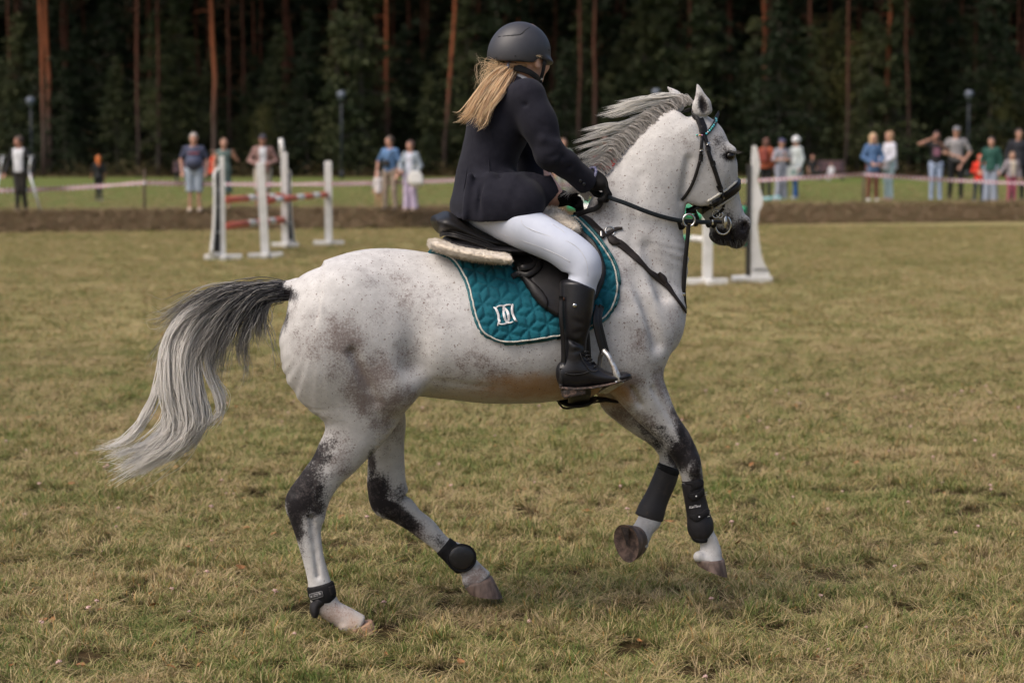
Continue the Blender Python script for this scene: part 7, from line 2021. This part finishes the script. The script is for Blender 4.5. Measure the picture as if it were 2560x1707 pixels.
spectator(947, 428, 524, -10, 'toddler in a white top and pale blue boots beside the man in blue', (.62, .58, .58), (.50, .30, .18), (.55, .5, .45), (.35, .48, .52), sleeve=1.6, hstyle='hood', toplen=.12, depth_add=.15)
p7, s7, _ = spectator(1027, 350, 527, -22, 'woman in lilac trousers and a pale open cardigan with a white bag on her arm', (.55, .57, .66), (.48, .40, .55), (.13, .07, .055), (.55, .42, .34), sleeve=1, jacket=(.28, .33, .38), extra={'coat': .12}, head_yaw=-20, hstyle='bun', bkind='wide', rarm=((-.27, -.05, 1.14), (-.16, -.22, 1.02)), larm=((.27, .02, 1.12), (.20, -.16, .92)))
gb = np.array(p7.location); tbag = thing('tote_bag', 'white cloth bag hanging from the arm of the woman in lilac trousers', 'bag', (gb[0] + .12, gb[1] - .26, BANK + .56), 0)
f = Field((-.24, -.12, -.05), (.24, .12, .42), .012).add(ellip((0, 0, .17), (.18, .07, .18))).add(ellip((.02, 0, .08), (.17, .075, .10)), k=.06).wobble(.008, 14, 3); add_part(tbag, 'bag', *f.mesh(1), cloth((.66, .65, .62)))
add_part(tbag, 'strap', *tube([(-.10, 0, .30), (-.05, .02, .45), (.04, .03, .46), (.10, 0, .30)], .012, 6, 4), cloth((.6, .6, .57)))
spectator(1408, 345, 516, 0, 'person in pale clothes mostly hidden behind the rider', (.45, .52, .46), (.45, .45, .42), (.2, .12, .08), DK, sleeve=1.9)
spectator(1318, 352, 517, 20, 'person in beige glimpsed between the arm and waist of the rider', (.50, .36, .28), (.12, .14, .2), (.15, .09, .06), DK, sleeve=1)
spectator(1512, 338, 512, 10, 'person in a red jacket glimpsed through the blown mane', (.60, .05, .03), (.1, .1, .12), (.08, .05, .04), DK, sleeve=1.9)
p8, s8, _ = spectator(1914, 344, 492, 150, 'person in a rust red jacket turned away beside the white wing', (.36, .085, .035), DK, (.14, .06, .04), DK, sleeve=1.95, jacket=(.38, .085, .035), extra={'closed': 1}, hstyle='long', larm=((.30, -.10, 1.16), (.16, -.30, 1.22)))
add_part(p8, 'backpack', *bx((0, .19, 1.24), (.28, .16, .38), bev=.05), cloth((.24, .045, .03)), False)
spectator(1952, 345, 498, 20, 'person in a grey shirt, grey trousers and a blue cap looking at a phone', (.33, .33, .38), (.30, .31, .38), (.06, .045, .05), (.3, .4, .42), sleeve=1, cap=(.07, .075, .16), bkind='wide', rarm=((-.28, -.04, 1.14), (-.08, -.26, 1.16)), larm=((.28, -.04, 1.14), (.08, -.26, 1.16)), skin=0)
p10, s10, _ = spectator(1990, 340, 498, -60, 'woman in a white woollen hat and long pale coat with blue leggings', (.50, .53, .53), (.02, .10, .33), (.7, .7, .72), (.42, .45, .48), sleeve=1.9, jacket=(.50, .54, .54), extra={'closed': 1, 'coat': .28}, hstyle='bun', stance=((-.10, .10), (.08, -.10)), rarm=((-.24, -.16, 1.16), (-.12, -.30, 1.26)), cap=None)
f = Field((-.14, -.14, -.12), (.14, .14, .16), .01).add(ellip((0, 0, .02), (.112, .118, .118))).cut((0, 0, -.045), (0, 0, -1)); add_part(p10, 'woollen_hat', f.mesh(1)[0] + np.array([0, -.02, 1.655]), f.mesh(1)[1], cloth((.72, .72, .74)))
gb = np.array(p10.location); tb_ = thing('shopping_bag', 'pale printed bag held by the woman in the white hat', 'bag', (gb[0] - .14, gb[1] - .24, BANK + .58), 0)
add_part(tb_, 'bag', *bx((0, 0, .16), (.30, .10, .32), bev=.03), cloth((.52, .55, .54)), False); add_part(tb_, 'print', *bx((.02, -.052, .17), (.12, .008, .12), bev=.003), cloth((.2, .3, .28)), False); add_part(tb_, 'strap', *tube([(-.08, 0, .31), (-.04, 0, .46), (.05, 0, .46), (.08, 0, .31)], .01, 6, 3), cloth((.5, .5, .5)))
gq = on_ground(1928, 502, BANK); tq = thing('blanket', 'turquoise patterned blanket bundled on the grass at their feet', 'blanket', gq, 0)
f = Field((-.36, -.2, -.02), (.36, .2, .2), .012).add(ellip((-.1, 0, .04), (.2, .12, .07))).add(ellip((.14, .02, .05), (.16, .10, .06)), k=.05).wobble(.014, 16, 5); add_part(tq, 'cloth', *f.mesh(1), mat('turquoise pattern', (.05, .33, .32), (.45, .42, .48), 9, .8, contrast=(.45, .6)))
spectator(2032, 390, 456, 10, 'seated person in black at the near end of the far bench', DK, DK, (.28, .12, .09), (.4, .28, .24), sleeve=.8, seat=True, ground=87.6, skin=0)
spectator(2076, 410, 458, -35, 'seated person in white leaning over on the far bench', (.66, .66, .70), (.5, .5, .56), (.2, .10, .07), (.5, .45, .42), sleeve=1.2, seat=True, ground=87.6)
spectator(2180, 331, 503, 8, 'long haired blonde woman in a denim jacket with reddish brown legs', (.09, .16, .30), (.17, .055, .035), (.56, .38, .22), (.55, .53, .5), sleeve=1.9, jacket=(.075, .15, .30), extra={'closed': 1}, hstyle='long', toplen=.14, larm=((.27, -.02, 1.14), (.12, -.2, 1.0)), rarm=((-.27, -.02, 1.14), (-.12, -.2, 1.0)))
spectator(2222, 326, 502, -70, 'woman in a loose white shirt and pale jeans seen from the side', (.66, .65, .72), (.42, .55, .60), (.36, .21, .12), (.50, .30, .24), sleeve=1.85, hstyle='long', toplen=.10, width=1.08, rarm=((-.22, -.08, 1.12), (-.12, -.26, .98)), larm=((.26, -.02, 1.12), (.16, -.22, .95)))
p15, s15, _ = spectator(2338, 327, 499, 0, 'woman in a black printed shirt and pale jeans raising a phone to her face', DK, (.36, .43, .60), (.06, .03, .025), (.34, .42, .60), sleeve=.45, rarm=((-.46, -.08, 1.44), (-.10, -.22, 1.60)), larm=((.30, -.12, 1.22), (.10, -.24, 1.42)), skin=1, hstyle='bun', head_yaw=-15)
add_part(p15, 'shirt_print', *bx((-.01, -.115, 1.24), (.17, .02, .20), bev=.008), cloth((.30, .13, .19)), False)
gb = np.array(p15.location); tph = thing('phone', 'dark phone held up by the woman in the black printed shirt', 'phone', (gb[0] - .03, gb[1] - .33 * s15, BANK + 1.55 * s15), 0); add_part(tph, 'body', *bx((0, 0, .04), (.15, .012, .075), bev=.004), cloth(DK, .3), False); add_part(tph, 'lens', *bx((.05, -.008, .06), (.02, .006, .02), bev=.002), cloth((.05, .05, .06), .2), False)
spectator(2388, 314, 498, -4, 'man in a grey mottled shirt and grey cap with arms crossed low, black trousers', (.30, .285, .29), DK, (.10, .08, .07), (.10, .06, .05), sleeve=.85, cap=(.20, .20, .22), width=1.14, rarm=((-.34, -.02, 1.14), (.02, -.25, 1.02)), larm=((.34, -.02, 1.14), (.08, -.24, .82)), stance=((-.14, 0), (.14, 0)))
spectator(2448, 385, 503, -15, 'small child in a bright red hooded top and navy trousers', (.70, .035, .012), (.015, .025, .055), (.72, .06, .015), (.03, .10, .22), sleeve=1.95, hstyle='hood', toplen=.10, width=1.2, stance=((-.18, .05), (.10, -.02)), rarm=((-.28, -.02, 1.12), (-.10, -.24, 1.10)), larm=((.28, -.02, 1.12), (.10, -.24, 1.10)))
spectator(2476, 341, 506, -28, 'person in a dark green jacket and wide pale blue trousers behind the red child', (.012, .075, .055), (.33, .37, .47), (.05, .035, .03), (.42, .44, .48), sleeve=1.95, jacket=(.010, .070, .052), extra={'closed': 1}, bkind='wide', hstyle='short', width=1.1)
spectator(2528, 378, 507, 6, 'small child in a grey open jacket, cream top and pink trousers', (.62, .53, .42), (.42, .09, .15), (.30, .19, .13), (.50, .20, .20), sleeve=1, jacket=(.27, .24, .26), width=1.15, rarm=((-.32, -.02, 1.16), (-.46, -.10, 1.02)), hstyle='long')
spectator(2543, 320, 501, 0, 'man dressed all in black at the end of the row', (.012, .013, .020), (.012, .012, .016), (.05, .03, .025), DK, sleeve=1.95, jacket=(.012, .013, .020), extra={'closed': 1}, width=1.15)
